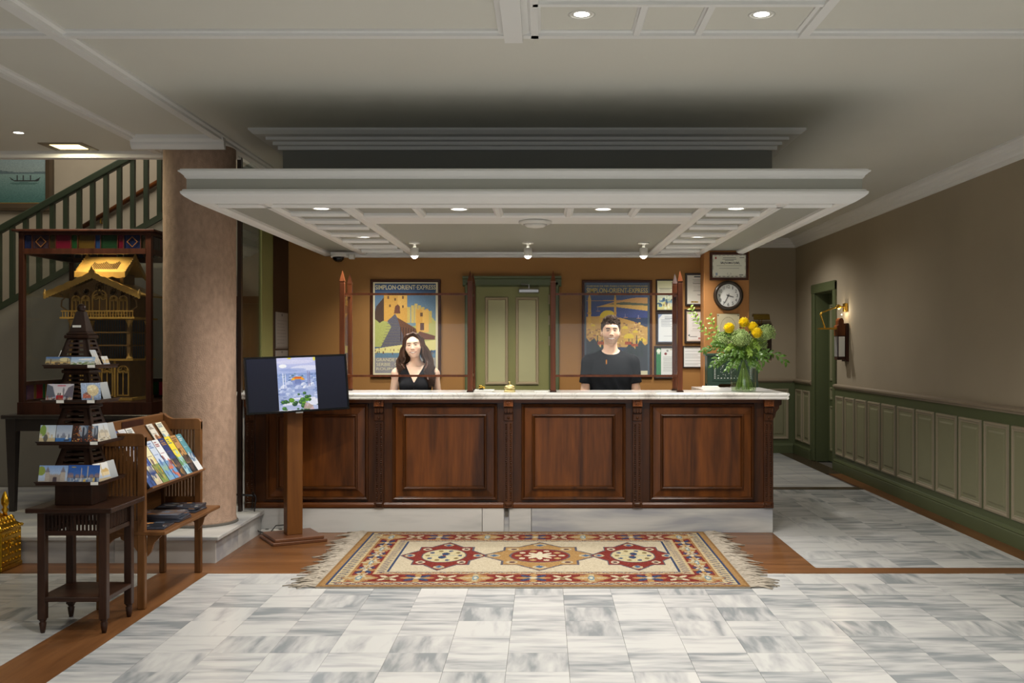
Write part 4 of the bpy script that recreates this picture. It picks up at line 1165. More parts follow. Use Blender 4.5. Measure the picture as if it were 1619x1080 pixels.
def cert_art(kind, nx, ny):
    r = R(nx, ny, 'd8d6cb')
    def lines(u0, u1, v0, v1, n, c='8d8d88', jag=.25):
        for k in range(n):
            v = v0+(v1-v0)*k/max(n-1, 1); d = random.uniform(0, jag)*(u1-u0)/2
            r.rect(u0+d, v, u1-d, v+.012, c)
    if kind == 'splash':
        r.grad(.55, 1, 'e8e6cf', 'dcdcae'); r.rect(.7, .92, .97, .95, '4a5a58'); r.rect(.1, .73, .8, .75, '9a9a78'); lines(.1, .7, .64, .69, 2, '6a6a6a')
        r.grad(0, .55, 'd8d287', 'cfd8cc')
        for k in range(40): r.ell(random.gauss(.5, .18), random.gauss(.27, .1), random.uniform(.03, .12), random.uniform(.02, .06), random.choice(('3f6a96', '6f95b4', '2f4f6e', 'e6ead6', 'b8c2a2', 'd9c95a')), .8)
        for k in range(8): u = .3+k*.07; r.rect(u, .12, u+.04, .2+random.uniform(0, .05), random.choice(('f2ecd6', '8a6f4f', 'd9cfb0')))
    elif kind == 'dark':
        r.rect(.35, .92, .65, .97, '3a3a36'); lines(.25, .85, .70, .84, 4, '6f6f68'); lines(.3, .8, .45, .62, 5, 'a5a49c'); r.rect(.52, .3, .7, .33, '77776f'); r.rect(.18, .04, .55, .1, 'a98f4a'); r.rect(.24, .05, .3, .09, '5a4a22'); r.rect(.4, .05, .46, .09, '5a4a22')
    elif kind == 'blue':
        r = R(nx, ny, 'dcdfe0')
        r.rect(0, 0, 1, .02, '8ea3c0'); r.rect(0, .98, 1, 1, '8ea3c0'); r.rect(0, 0, .03, 1, '9fb0c8'); r.rect(.97, 0, 1, 1, '9fb0c8'); r.poly([(0, 1), (.25, 1), (0, .8)], '8f9fc2')
        for k, v in enumerate(np.linspace(.9, .55, 10)): r.rect(.15 if k > 2 else .35, v, .9-random.uniform(0, .3), v+.012, '6f7a8a')
        r.rect(.7, .46, .92, .5, '3a3f48'); r.rect(.3, .2, .8, .215, '8f96a0')
    elif kind == 'pink':
        r = R(nx, ny, 'dcd8d3')
        for e, c in ((0, 'b8a48f'), (.025, 'e3dfd8'), (.05, 'c98f86'), (.07, 'dcd8d3')): r.rect(e, e*.7, 1-e, 1-e*.7, c)
        r.ell(.5, .88, .05, .035, '8e2f36'); 
        for v in np.linspace(.76, .35, 12): r.rect(.2+random.uniform(0, .1), v, .85-random.uniform(0, .1), v+.01, 'a5a29c')
        r.rect(.15, .15, .5, .17, '777777'); r.ell(.12, .2, .035, .03, '555a60'); r.ell(.6, .1, .06, .03, 'b0736a')
    elif kind == 'green':
        r = R(nx, ny, 'd9dad6'); r.rect(0, 0, .22, 1, '2f7a4a'); r.ell(.11, .9, .09, .07, 'dfe3d6'); r.rect(.06, .78, .1, .88, 'dfe3d6'); r.rect(.12, .78, .16, .88, 'dfe3d6')
        r.ell(.5, .9, .05, .04, '8a8a86'); r.ell(.42, .8, .06, .045, '7a2f2a'); r.rect(.62, .93, .95, .95, 'a08f5a')
        for v in np.linspace(.68, .2, 12): r.rect(.32, v, .92-random.uniform(0, .25), v+.012, '8f918e')
        r.rect(.7, .06, .95, .1, '5a5f66')
    elif kind == 'table':
        r = R(nx, ny, 'dddedc')
        for v in np.linspace(.92, .1, 13): r.rect(.04, v, .75+random.uniform(-.2, .2), v+.012, 'a8aaa8')
        r.rect(.75, .72, .97, .75, '44484c'); r.rect(.75, .33, .97, .36, '44484c')
    elif kind == 'award':
        r = R(nx, ny, 'dcdbcb')
        for k in range(40):
            for v in (.03, .95): r.rect(k/40, v, k/40+.012, v+.03, '4a4a44')
            r.rect(.01, k/40, .03, k/40+.012, 'a8a594'); r.rect(.965, k/40, .985, k/40+.012, 'a8a594')
        r.ell(.1, .86, .03, .045, 'a03a30'); r.rect(.82, .85, .95, .89, '3a3a36')
        for v, a in ((.86, .32), (.80, .3), (.74, .38)): r.rect(a, v, 1.02-a, v+.025, '6a6a60')
        for k in range(40): r.ell(.24+k*.0145, .64+.03*math.sin(k*1.9), .012, .022, '4a4a48')
        for v, a in ((.52, .12), (.46, .15), (.4, .2), (.3, .25), (.25, .3)): r.rect(a, v, 1-a, v+.012, 'a3a294')
        r.ell(.5, .16, .06, .06, '9a9a90'); r.ell(.5, .16, .05, .045, 'dcdbcb'); r.rect(.1, .1, .16, .2, '8f9fb0'); r.rect(.8, .1, .92, .13, '8a8a80')
    elif kind == 'plaque':
        r = R(nx, ny, 'cbbf9d')
        A = np.hypot((r.U-.5)/.34, (r.V-.55)/.34); r.put(np.abs(A-1) < .03, 'a3967a')
        lines(.25, .75, .5, .6, 3, '9f9376')
        for u in (.05, .95):
            for v in (.05, .95): r.ell(u, v, .03, .025, '6a604a')
    elif kind == 'notice':
        r = R(nx, ny, '8a8783'); r.rect(.0, .0, 1, .05, '6a6764'); r.ell(.5, .93, .05, .04, '2f2f33')
        for v in np.linspace(.82, .15, 16): r.rect(.1, v, .9-random.uniform(0, .25), v+.01, '6f6d6c')
    return r
def cert(label, x0, y0_, x1, y1_, kind, Y=YB, bw=.022, fm='framedark', name='framed_certificate', cat='certificate', group='framed certificates'):
    xa, zb = px2(x0, y0_, Y); xb, za = px2(x1, y1_, Y)
    t = thing(name, ((xa+xb)/2, Y, za), label, cat, group)
    wall_frame(t, xa, xb, za, zb, Y, bw, M[fm], .02)
    w_, h_ = xb-xa-2*bw+.004, zb-za-2*bw+.004
    sheet(cert_art(kind, 64, int(64*h_/w_)), w_, h_, 'print', M['print'], t, Matrix.Translation(((xa+xb)/2, Y-.0115, (za+zb)/2)))
random.seed(3)
cert('small framed certificate with a blue watercolour splash, topmost in the left column of certificates', 1037, 442, 1073, 492, 'splash', bw=.014)
cert('dark framed certificate with a golden bar at its foot, topmost beside the pillar', 1083, 432, 1121, 484, 'dark')
cert('framed certificate with a blue border, in the middle of the left column of certificates', 1037, 493, 1074, 544, 'blue')
cert('dark framed certificate with a thin red border and red seal, middle one beside the pillar', 1082, 489, 1122, 543, 'pink')
cert('framed certificate with a green side band, lowest in the left column of certificates', 1034, 547, 1076, 599, 'green')
cert('wide framed sheet of small print, lowest one beside the pillar', 1079, 547, 1122, 582, 'table', bw=.014)
YP = 9.70
cert('brown framed award with a dotted border above the clock', 1122, 399, 1183, 443, 'award', YP, .026, 'framewood')
random.seed(4)
xa, zb = px2(1133, 496, YP); xb, za = px2(1169, 546, YP)
o = thing('plaque', ((xa+xb)/2, YP, za), 'cream plaque with a round emblem below the clock, behind the flowers', 'plaque')
MB().box(xa, xb, YP-.012, YP, za, zb).build('plate', M['brassdull'], o, bevel=.002)
sheet(cert_art('plaque', 50, 70), xb-xa-.004, zb-za-.004, 'print', M['print'], o, Matrix.Translation(((xa+xb)/2, YP-.0128, (za+zb)/2)))
# notices on the dark side wall
for k, (za, zb) in enumerate(((1.52, 1.86), (1.25, 1.505))):
    o = sheet(cert_art('notice', 40, 56), .44, zb-za, 'wall_notice', M['print'], None, mtx((0, 1, 0), (0, 0, 1), (XS+.006, 9.66, (za+zb)/2)), .004)
    tag(o, ['upper', 'lower'][k]+' grey printed notice on the dark side wall left of the ochre wall', 'notice', 'notices on the dark wall')

cx, cz = px2(1151, 467.5, YP)
ck = thing('wall_clock', (cx, YP, cz-.14), 'round dark-rimmed white wall clock on the ochre pillar', 'clock')
def disc(prof, m, nm, par, seg=40, smooth=True):
    T = Matrix.Translation((cx, YP, cz)) @ Matrix.Rotation(PI/2, 4, 'X')
    return MB().lathe(prof, (0, 0, 0), seg, T).build(nm, m, par, smooth=smooth)
disc([(.14, 0), (.142, .02), (.136, .035), (.122, .045), (.112, .04), (.107, .025), (.107, .01)], M['clockrim'], 'rim', ck)
disc([(.108, 0), (.108, .014), (0, .0141)], M['clockface'], 'dial', ck, smooth=False)
for h in range(1, 13):
    a = PI/2-h*PI/6; s = str(h)
    lettering(s, .006 if h == 1 else (.017 if h < 10 else (.016 if h == 11 else .028)), .030, Matrix.Translation((cx+.084*math.cos(a), YP-.0145, cz+.084*math.sin(a))), 'numeral', M['ink'], ck)
def hand(ang, ln, wd, nm):
    a = math.radians(90-ang); d = Vector((math.cos(a), 0, math.sin(a))); n = Vector((-d.z, 0, d.x)); c = Vector((cx, YP-.018, cz))
    MB().add([c-d*.018-n*wd, c-d*.018+n*wd, c+d*ln*.8+n*wd, c+d*ln, c+d*ln*.8-n*wd], [(0, 1, 2, 3, 4)]).build(nm, M['ink'], ck)
hand(107, .058, .004, 'hour_hand'); hand(206, .088, .003, 'minute_hand')
MB().ball((cx, YP-.018, cz), .006, 8, 6).build('hub', M['ink'], ck)

# =================================================================== GREEN BOX, VASE AND FLOWERS
gb = thing('green_box', (1.75, 9.57, TZ), 'old dark green painted box with a dotted white border, standing against the pillar', 'box')
MB().box(1.515, 1.985, 9.50, 9.66, TZ+.03, TZ+.30).box(1.50, 1.998, 9.485, 9.66, TZ+.29, TZ+.315).build('body', M['safegreen'], gb, bevel=.006)
ft = [(1.515, TZ), (1.60, TZ), (1.62, TZ+.025), (1.66, TZ+.04), (1.84, TZ+.04), (1.88, TZ+.025), (1.90, TZ), (1.985, TZ), (1.985, TZ+.05), (1.515, TZ+.05)]
MB().prism(ft, 'y', 9.492, 9.51).prism(ft, 'y', 9.63, 9.65).build('foot_rail', M['safegreen'], gb)
MB().rings((1.56, 9.50, TZ+.06), (1, 0, 0), (0, 0, 1), (0, -1, 0), .38, .215, [(0, 0), (.003, .006), (.012, .006), (.015, .001)], cap1=True).build('front_panel', M['safegreen'], gb)
dots = MB()
for k in range(44):
    u = k/44*4; s_, q = int(u), u-int(u)
    w_, h_ = .33, .165; px_, pz_ = [(q*w_, 0), (w_, q*h_), (w_-q*w_, h_), (0, h_-q*h_)][s_]
    dots.box(1.585+px_-.006, 1.585+px_+.006, 9.4975, 9.4995, TZ+.085+pz_-.0025, TZ+.085+pz_+.0025)
for k in range(26):
    px_, pz_ = random.uniform(1.6, 1.78), TZ+random.uniform(.1, .2); dots.box(px_, px_+.005, 9.4975, 9.4995, pz_, pz_+.004)
dots.build('painted_dots', M['clockface'], gb)
o = MB().box(1.45, 1.60, 9.30, 9.45, TZ+.0005, TZ+.008).box(1.46, 1.59, 9.32, 9.46, TZ+.008, TZ+.016).build('folded_papers', M['paper'])
tag(o, 'small stack of white papers beside the green box', 'paper')

VX, VY = 1.675, 8.60
vs = thing('glass_vase', (VX, VY, TZ), 'round-shouldered clear glass vase of water holding the flowers', 'vase')
MB().lathe([(0, .006), (.085, .004), (.098, .0), (.104, .012), (.106, .05), (.106, .185), (.100, .205), (.085, .22), (.060, .226), (.052, .235), (.050, .285), (.056, .30), (.052, .30), (.046, .285)], (VX, VY, TZ), 40, cap=False).build('vessel', M['vaseglass'], vs, smooth=True)
MB().lathe([(0, .010), (.096, .010), (.101, .02), (.102, .078), (0, .079)], (VX, VY, TZ), 40).build('water', M['water'], vs, smooth=True)
VC = Vector((VX, VY, TZ+.27))
def stem_to(m, head, k=0):
    h = Vector(head); foot = Vector((VX, VY, TZ+.016))-Vector((h.x-VX, h.y-VY, 0)).normalized()*random.uniform(.03, .075)
    pts = [foot, VC*.98+Vector((0, 0, 0)).lerp(h, 0)*0+foot*.02, (VC*.45+h*.55)+Vector((0, 0, .02)), h]
    m.tube(pts, [.004, .0042, .004, .0036], 6)
def flower_root(nm, head, label, grp):
    return thing(nm, (VX, VY, TZ+.016), label, 'flower', grp)
def leafm(m, base, d, up, L, w_):
    d = Vector(d).normalized(); s = d.cross(Vector(up)).normalized(); n = s.cross(d); b = Vector(base)
    P_ = [b, b+d*L*.3+s*w_-n*.1*w_, b+d*L*.65+s*w_*.85, b+d*L-n*.25*L, b+d*L*.65-s*w_*.85, b+d*L*.3-s*w_-n*.1*w_, b+d*L*.5+n*.15*w_]
    m.add(P_, [(0, 1, 6), (1, 2, 6), (2, 3, 6), (3, 4, 6), (4, 5, 6), (5, 0, 6)])
def at(x, y, Y): a, b = px2(x, y, Y); return Vector((a, Y, b))
random.seed(21)
for (x, y, Y, rr, lb) in ((1153, 520, 8.50, .052, 'leftmost yellow pompom flower, set a little apart in the vase'), (1176, 511, 8.62, .049, 'topmost yellow pompom flower in the vase'),
                          (1190, 518, 8.60, .049, 'half hidden yellow pompom flower behind the rightmost one'), (1197, 528, 8.50, .051, 'rightmost yellow pompom flower in the vase')):
    h = at(x, y, Y); t = flower_root('pompom_flower', h, lb, 'yellow pompom flowers')
    m = MB(); stem_to(m, h); m.build('stem', M['stem'], t, smooth=True)
    m = MB().ball(h, rr*.72, 10, 8)
    for k in range(150):
        zf = 1-2*(k+.5)/150; a = k*2.39996; q = math.sqrt(1-zf*zf)
        d = Vector((q*math.cos(a), q*math.sin(a), zf)); s = d.cross(Vector((0, 0, 1)) if abs(zf) < .95 else Vector((1, 0, 0))).normalized(); u = s.cross(d)
        if zf < -.75: continue
        b = h+d*rr*.6; e = h+d*rr*random.uniform(.95, 1.08)+u*rr*.12; wd = rr*.15
        m.add([b-s*wd*.6, b+s*wd*.6, e*.4+b*.6+s*wd, e+s*wd*.85+u*.003, e-s*wd*.85+u*.003, e*.4+b*.6-s*wd], [(0, 1, 2, 5), (2, 3, 4, 5)])
    m.build('bloom', M['yellow'], t)
for (x, y, Y, rr, lb) in ((1171, 537, 8.47, .085, 'pale green umbel flower head at the front of the bouquet'), (1212, 528, 8.62, .078, 'pale green umbel flower head at the right of the bouquet'),
                          (1141, 540, 8.62, .075, 'pale green umbel flower head at the left of the bouquet'), (1200, 545, 8.72, .07, 'pale green umbel flower head at the back of the bouquet')):
    h = at(x, y, Y); t = flower_root('umbel_flower', h, lb, 'green umbel flowers')
    m = MB(); stem_to(m, h-Vector((0, 0, rr*.7)))
    for k in range(10):
        a = k*PI/5; m.tube([h-Vector((0, 0, rr*.75)), h+Vector((math.cos(a)*rr*.6, math.sin(a)*rr*.6, 0))], .0018, 4)
    m.build('stem', M['stem'], t)
    m = MB()
    for k in range(260):
        zf = 1-1.5*(k+.5)/260; a = k*2.39996; q = math.sqrt(max(0, 1-zf*zf))
        d = Vector((q*math.cos(a), q*math.sin(a), zf*1.05)); c = h+d*rr*random.uniform(.78, 1.02)
        m.ball(c, rr*random.uniform(.055, .09), 5, 3)
    m.ball(h, rr*.7, 10, 7); m.build('bloom', M['umbel'], t)
# foliage
def branch(tip, mid, label, n, L, w_, m_='leaf', cat='foliage'):
    t = thing('leafy_branch', (VX, VY, TZ+.016), label, cat, 'green branches in the vase')
    h = Vector(tip); md = Vector(mid); fa = random.uniform(0, 2*PI); fr_ = random.uniform(.045, .088); foot = Vector((VX+fr_*math.cos(fa), VY+fr_*math.sin(fa), TZ+.018))
    ctrl = [foot, VC, md, h]; pts = []
    for i in range(15):
        s = i/14
        if s < .3: p = foot.lerp(VC, s/.3)
        else:
            q = (s-.3)/.7; p = VC*(1-q)**2+md*2*q*(1-q)+h*q*q
        pts.append(p)
    MB().tube(pts, [.0028-.0013*i/14 for i in range(15)], 5).build('stem', M['stem'], t, smooth=True)
    lm = MB()
    for k in range(n):
        q = .18+.82*k/(n-1); p = VC*(1-q)**2+md*2*q*(1-q)+h*q*q
        tg = ((md-VC)*(1-q)+(h-md)*q).normalized()
        sd = tg.cross(Vector((random.uniform(-.4, .4), -1, random.uniform(-.4, .4)))).normalized()*(1 if k % 2 else -1)
        d = tg*.75+sd*.75+Vector((0, random.uniform(-.3, .1), random.uniform(-.5, .15)))
        leafm(lm, p, d, (random.uniform(-.4, .4), -1, .5), L*random.uniform(.7, 1.2), w_)
    lm.build('leaves', M[m_], t)
random.seed(9)
branch(at(1092, 486, 8.55), at(1105, 530, 8.55), 'long thin leafy branch reaching furthest up to the left', 26, .045, .009, 'leaf2')
branch(at(1122, 500, 8.6), at(1135, 545, 8.6), 'leafy branch reaching up left over the certificates', 20, .045, .010, 'leaf2')
branch(at(1112, 555, 8.5), at(1135, 540, 8.5), 'leafy branch bending left below the certificates', 20, .05, .010, 'leaf')
branch(at(1126, 577, 8.45), at(1145, 545, 8.45), 'leafy branch drooping at the lower left of the bouquet', 16, .05, .011, 'leaf')
branch(at(1242, 572, 8.5), at(1215, 545, 8.5), 'leafy branch drooping out furthest to the right', 14, .06, .013, 'leaf')
branch(at(1208, 570, 8.42), at(1195, 548, 8.42), 'short leafy branch hanging at the right front of the vase', 14, .055, .012, 'leaf')
for k, (x, y, Y) in enumerate(((1150, 552, 8.44), (1160, 560, 8.42), (1172, 563, 8.42), (1186, 560, 8.42), (1160, 530, 8.5), (1183, 535, 8.5), (1200, 550, 8.5), (1143, 528, 8.6), (1175, 525, 8.7), (1197, 540, 8.7))):
    where = ('at the left of the vase mouth', 'at the front left of the vase mouth', 'at the front of the vase mouth', 'at the front right of the vase mouth', 'between the yellow and the front green heads', 'right of the front green head', 'below the rightmost yellow flower', 'behind the leftmost yellow flower', 'at the back of the bouquet below the topmost yellow flower', 'at the back right of the bouquet')[k]
    branch(at(x, y, Y), at((x+1177)/2, (y+520)/2, (Y+8.55)/2), 'short dense leafy sprig '+where, 36, .036, .009, 'leaf' if k % 3 else 'leaf2')

for k, (x, y, Y, wh_) in enumerate(((1133, 578, 8.5, 'lowest at the left'), (1150, 583, 8.44, 'hanging over the left shoulder of the vase'), (1163, 580, 8.42, 'hanging before the vase neck'), (1201, 583, 8.44, 'hanging over the right shoulder of the vase'),
                                 (1214, 562, 8.5, 'at the right edge of the bouquet'), (1128, 545, 8.55, 'at the left edge of the bouquet'), (1208, 545, 8.8, 'at the right back of the bouquet'), (1188, 578, 8.42, 'before the right of the vase neck'), (1146, 562, 8.7, 'at the left back of the bouquet'))):
    branch(at(x, y, Y), at((x+1177)/2, (y+535)/2, (Y+8.55)/2), 'dark leafy sprig '+wh_, 30, .040, .009, 'leaf')

# =================================================================== CORRIDOR FITTINGS
sw = thing('wall_sconce', (XR, 12.35, 1.36), 'arched wooden wall lantern with a white panel and brass swing arm beside the corridor door', 'sconce')
yc = 12.35
MB().box(XR-.035, XR, yc-.09, yc+.09, 1.36, 1.82).build('backboard', M['casewood'], sw, bevel=.004)
MB().box(XR-.13, XR-.035, yc-.07, yc+.07, 1.38, 1.67).build('box', M['casewood'], sw, bevel=.004)
MB().box(XR-.118, XR-.045, yc-.074, yc-.07, 1.42, 1.66).build('white_panel', M['paper'], sw)
MB().box(XR-.134, XR-.13, yc-.055, yc+.055, 1.42, 1.66).build('mirror', M['mirror'], sw)
xm = XR-.085
ar = [(xm-.05, 1.67), (xm+.05, 1.67), (xm+.05, 1.79), (xm+.032, 1.80), (xm+.03, 1.85), (xm+.018, 1.878), (xm, 1.885), (xm-.018, 1.878), (xm-.03, 1.85), (xm-.032, 1.80), (xm-.05, 1.79)]
MB().prism(ar, 'y', yc-.072, yc+.072).build('arched_top', M['mahoglight'], sw, bevel=.004)
m = MB().box(XR-.035, XR, yc-.05, yc+.05, 1.96, 2.06)
m.tube([(XR-.03, yc, 2.02), (XR-.12, yc, 2.02), (XR-.14, yc, 2.01), (XR-.30, yc, 1.95), (XR-.32, yc, 1.93), (XR-.26, yc, 1.76), (XR-.18, yc, 1.76)], .009, 8)
m.ball((XR-.10, yc, 2.02), .03, 10, 7).ball((XR-.31, yc, 1.94), .014, 8, 6).box(XR-.34, XR-.12, yc-.05, yc+.05, 1.745, 1.765)
m.build('swing_arm', M['brass'], sw)
MB().ball((XR-.06, yc+.0, 1.925), .008, 10, 8).build('bulb', M['lampwarm'], sw, smooth=True)
pl_ = D.lights.new('sconce_glow', 'POINT'); pl_.energy = 2.; pl_.color = (1, .85, .6); pl_.shadow_soft_size = .03
po = D.objects.new('sconce_glow', pl_); COL.objects.link(po); po.location = (XR-.09, yc, 1.97)
pt = thing('corridor_painting', (3.05, YE, 1.38), 'dark framed painting on the corridor end wall, half hidden by the flowers', 'painting')
MB().rings((2.80, YE, 1.37), (1, 0, 0), (0, 0, 1), (0, -1, 0), .49, .5, [(0, 0), (0, .03), (.04, .035), (.05, .01)], cap1=True).build('frame', M['framedark'], pt)
q = R(40, 40, '5a4a34'); q.grad(0, 1, '3f3a2c', '6f6248'); q.ell(.5, .45, .3, .25, '7d6a48', .7); q.speck(.03)
sheet(q, .39, .4, 'canvas', M['poster'], pt, Matrix.Translation((3.045, YE-.012, 1.62)))
pl = thing('picture_lamp', (3.12, YE, 1.85), 'brass picture lamp on an arm on the corridor end wall', 'lamp')
MB().prism([(YE-.26, 1.93), (YE-.22, 2.0), (YE-.15, 2.01), (YE-.12, 1.98), (YE-.125, 1.97), (YE-.16, 1.99), (YE-.21, 1.98), (YE-.25, 1.92)], 'x', 2.99, 3.22).build('shade', M['brassdull'], pl)
MB().tube([(3.10, YE-.17, 1.99), (3.10, YE-.08, 1.92), (3.10, YE-.01, 1.84)], .006, 6).tube([(3.14, YE-.17, 1.99), (3.14, YE-.08, 1.92), (3.14, YE-.01, 1.84)], .006, 6).box(3.06, 3.18, YE-.015, YE, 1.81, 1.87).build('arm', M['brass'], pl)
MB().tube([(3.02, YE-.19, 1.965), (3.19, YE-.19, 1.965)], .012, 8).build('bulb', M['whiteplastic'], pl)
spot('corridor_lamp', (2.55, 13.0, 3.05), 100, 150, .9, WARM, .05)
spot('corridor_lamp', (2.15, 10.8, 3.05), 44, 160, .9, WARM, .05)

# =================================================================== STAIRCASE AT THE LEFT
rl = thing('stair_railing', (-4.0, 9.92, 2.0), 'dark green wooden stair railing climbing behind the display case', 'railing')
def hrz(x): return 2.70+.555*(x+5.23)
x0, x1 = -6.2, XS-.13
MB().prism([(x0, hrz(x0)-.05), (x1, hrz(x1)-.05), (x1, hrz(x1)+.03), (x0, hrz(x0)+.03)], 'y', 9.885, 9.955).build('handrail', M['railgreen'], rl, bevel=.012, segs=2)
MB().prism([(x0, stringer(x0)-.005), (x1, stringer(x1)-.005), (x1, stringer(x1)+.06), (x0, stringer(x0)+.06)], 'y', 9.835, 10.01).build('stringer_cap', M['railgreen'], rl)
b0 = None
for k in range(-7, 20):
    x = -5.146+.1296*k
    if x > x1-.03: continue
    MB().prism([(x-.021, stringer(x)), (x+.021, stringer(x)), (x+.021, hrz(x)-.03), (x-.021, hrz(x)-.03)], 'y', 9.90, 9.942).build('baluster', M['railgreen'], rl)
wh = thing('wall_handrail', (-4.4, 10.86, 2.7), 'red-brown wooden handrail on the beige stair wall', 'handrail')
def whz(x): return 2.79+.60*(x+4.92)
MB().tube([(-4.95, 10.86, whz(-4.95)), (-2.8, 10.86, whz(-2.8))], .026, 10).build('rail', M['mahogx'], wh, smooth=True)
for x in (-4.7, -3.8, -3.0):
    MB().tube([(x, 10.9, whz(x)-.07), (x, 10.86, whz(x)-.07), (x, 10.86, whz(x)-.02)], .008, 6).build('bracket', M['brass'], wh)
bp_ = thing('boat_painting', (-5.6, 10.9, 2.95), 'gold-edged seascape painting with a small dark boat on the stair wall', 'painting')
MB().rings((-6.15, 10.9, 2.98), (1, 0, 0), (0, 0, 1), (0, -1, 0), .94, .8, [(0, 0), (0, .04), (.03, .045), (.08, .03), (.085, .012)], cap1=True).build('frame', mat('olive_brown_frame', '4a3d2c', .4, var=.15), bp_)
q = R(120, 96, '7d8f92'); q.grad(.52, 1, '8a9a98', '8ba3ad'); q.grad(0, .5, '3f6a66', '7f9a96')
q.poly([(0, .5), (.3, .56), (.6, .52), (1, .53), (1, .49), (0, .49)], '5c6f74'); q.poly([(.52, .40), (.50, .44), (.56, .39), (.86, .39), (.93, .44), (.90, .37), (.58, .36)], '2c2f30')
for u in (.6, .68, .78): q.rect(u, .39, u+.02, .47, '33353a')
q.ell(.7, .33, .2, .02, '4d6f6a'); q.speck(.02)
sheet(q, .77, .63, 'canvas', M['poster'], bp_, Matrix.Translation((-5.68, 10.886, 3.38)))
MB().box(-6.07, -5.29, 10.875, 10.886, 3.055, 3.067).build('gilt_slip', M['brass'], bp_)
area('stairwell_fill', (-4.3, 9.2, 4.5), (-4.3, 9.0, 0), 1.2, 1.0, 28, (1, .94, .84))  # unseen fills added overhead to brighten the stair flank and the case
area('stairwell_fill', (-4.6, 10.0, 4.5), (-4.6, 10.4, 2), 1.6, .6, 12, (1, .92, .78))

# =================================================================== GLASS DISPLAY CASE AND ITS TABLE
tb = thing('case_table', (-3.77, 8.87, SZ), 'black-brown table with tapering legs carrying the display case', 'table')
TX0, TX1, TY0, TY1 = -4.42, -3.12, 8.33, 9.42
MB().box(TX0, TX1, TY0, TY1, .95, .982).build('tabletop', M['tabledark'], tb, bevel=.005)
MB().box(TX0+.04, TX1-.04, TY0+.03, TY0+.06, .85, .95).box(TX0+.04, TX1-.04, TY1-.06, TY1-.03, .85, .95).box(TX0+.03, TX0+.06, TY0+.04, TY1-.04, .85, .95).box(TX1-.06, TX1-.03, TY0+.04, TY1-.04, .85, .95).build('apron', M['tabledark'], tb)
for x in (TX0+.07, TX1-.07):
    for y in (TY0+.065, TY1-.065):
        MB().taper(x, y, SZ, .95, .022, .022, .042, .042).build('leg', M['tabledark'], tb)
case = thing('display_case', (-3.77, 8.87, .982), 'tall wooden glass case with stained glass friezes at the left', 'display case')
CXa, CXb, CYa, CYb, CZa, CZb = -4.31, -3.22, 8.40, 9.34, .982, 2.50
for x in (CXa, CXb):
    for y in (CYa, CYb):
        sx = 1 if x == CXa else -1; sy = 1 if y == CYa else -1
        MB().box(min(x, x+sx*.045), max(x, x+sx*.045), min(y, y+sy*.045), max(y, y+sy*.045), CZa, CZb-.02).build('post', M['casewood'], case, bevel=.003)
MB().box(CXa-.04, CXb+.04, CYa-.04, CYb+.04, CZb-.02, CZb).build('roof_board', M['casewood'], case, bevel=.004)
MB().box(CXa-.006, CXb+.006, CYa-.006, CYb+.006, CZa, CZa+.10).build('floor_board', M['casewood'], case)
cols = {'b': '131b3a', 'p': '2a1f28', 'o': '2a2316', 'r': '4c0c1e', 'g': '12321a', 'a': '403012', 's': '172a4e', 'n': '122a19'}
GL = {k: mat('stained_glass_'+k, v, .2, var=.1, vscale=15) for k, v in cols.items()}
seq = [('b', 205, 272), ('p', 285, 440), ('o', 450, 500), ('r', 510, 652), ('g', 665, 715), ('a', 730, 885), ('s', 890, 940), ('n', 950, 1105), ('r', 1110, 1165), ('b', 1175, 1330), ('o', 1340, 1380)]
GL_LIT = {k: mat('lit_stained_glass_'+k, v, .2, var=.1, vscale=15) for k, v in {'b': '24407e', 'p': '6a4a66', 'o': '7d5f2a', 'r': '9a1234', 'g': '1f6a32', 'a': '9a701f', 's': '2c5a9e', 'n': '1f5a2e'}.items()}  # brighter copy of the panes, light put into the lower frieze colours
def frieze(za, zb, side, sq=seq):
    GG = GL_LIT if za < 2 else GL
    """stained glass strip between two rails on one side of the case"""
    if side in 'fk':
        y = CYa if side == 'f' else CYb-.04
        fr = MB().box(CXa+.045, CXb-.045, y, y+.04, za-.045, za).box(CXa+.045, CXb-.045, y, y+.04, zb, zb+.03)
        fr = fr.build('frieze_rail', M['casewood'], case)
        for c, a, b in sq:
            u0 = CXa+.05+(a-205)/(1380-205)*(CXb-CXa-.1); u1 = CXa+.05+(b-205)/(1380-205)*(CXb-CXa-.1)
            MB().rings((u0, y+.012, za), (1, 0, 0), (0, 0, 1), (0, -1, 0), u1-u0, zb-za, [(0, -.004), (0, .004), (.004, .004), (.006, -.002)]).build('stained_pane', GG[c], fr)
            MB().box(u1, u1+.007, y+.004, y+.02, za, zb).build('glazing_bar', M['casewood'], fr)
            if c in 'bp' and b-a > 100:
                cx_, cz_, h_ = (u0+u1)/2, (za+zb)/2, (zb-za)*.42
                MB().add([(cx_+dx*s, y+.004, cz_+dz*s) for s in (h_, h_*.8) for dx, dz in ((1, 0), (0, 1), (-1, 0), (0, -1))], [(k, (k+1) % 4, 4+(k+1) % 4, 4+k) for k in range(4)]).build('diamond', M['oak'], fr)
    else:
        x = CXa if side == 'l' else CXb-.04
        fr = MB().box(x, x+.04, CYa+.045, CYb-.045, za-.045, za).box(x, x+.04, CYa+.045, CYb-.045, zb, zb+.03)
        fr = fr.build('frieze_rail', M['casewood'], case)
        for c, a, b in sq:
            u0 = CYa+.05+(a-205)/(1380-205)*(CYb-CYa-.1); u1 = CYa+.05+(b-205)/(1380-205)*(CYb-CYa-.1)
            MB().box(x+.01, x+.02, u0, u1, za, zb).build('stained_pane', GG[c], fr)
frieze(2.345, 2.455, 'f'); frieze(2.345, 2.455, 'k'); frieze(2.345, 2.455, 'l'); frieze(2.345, 2.455, 'r')
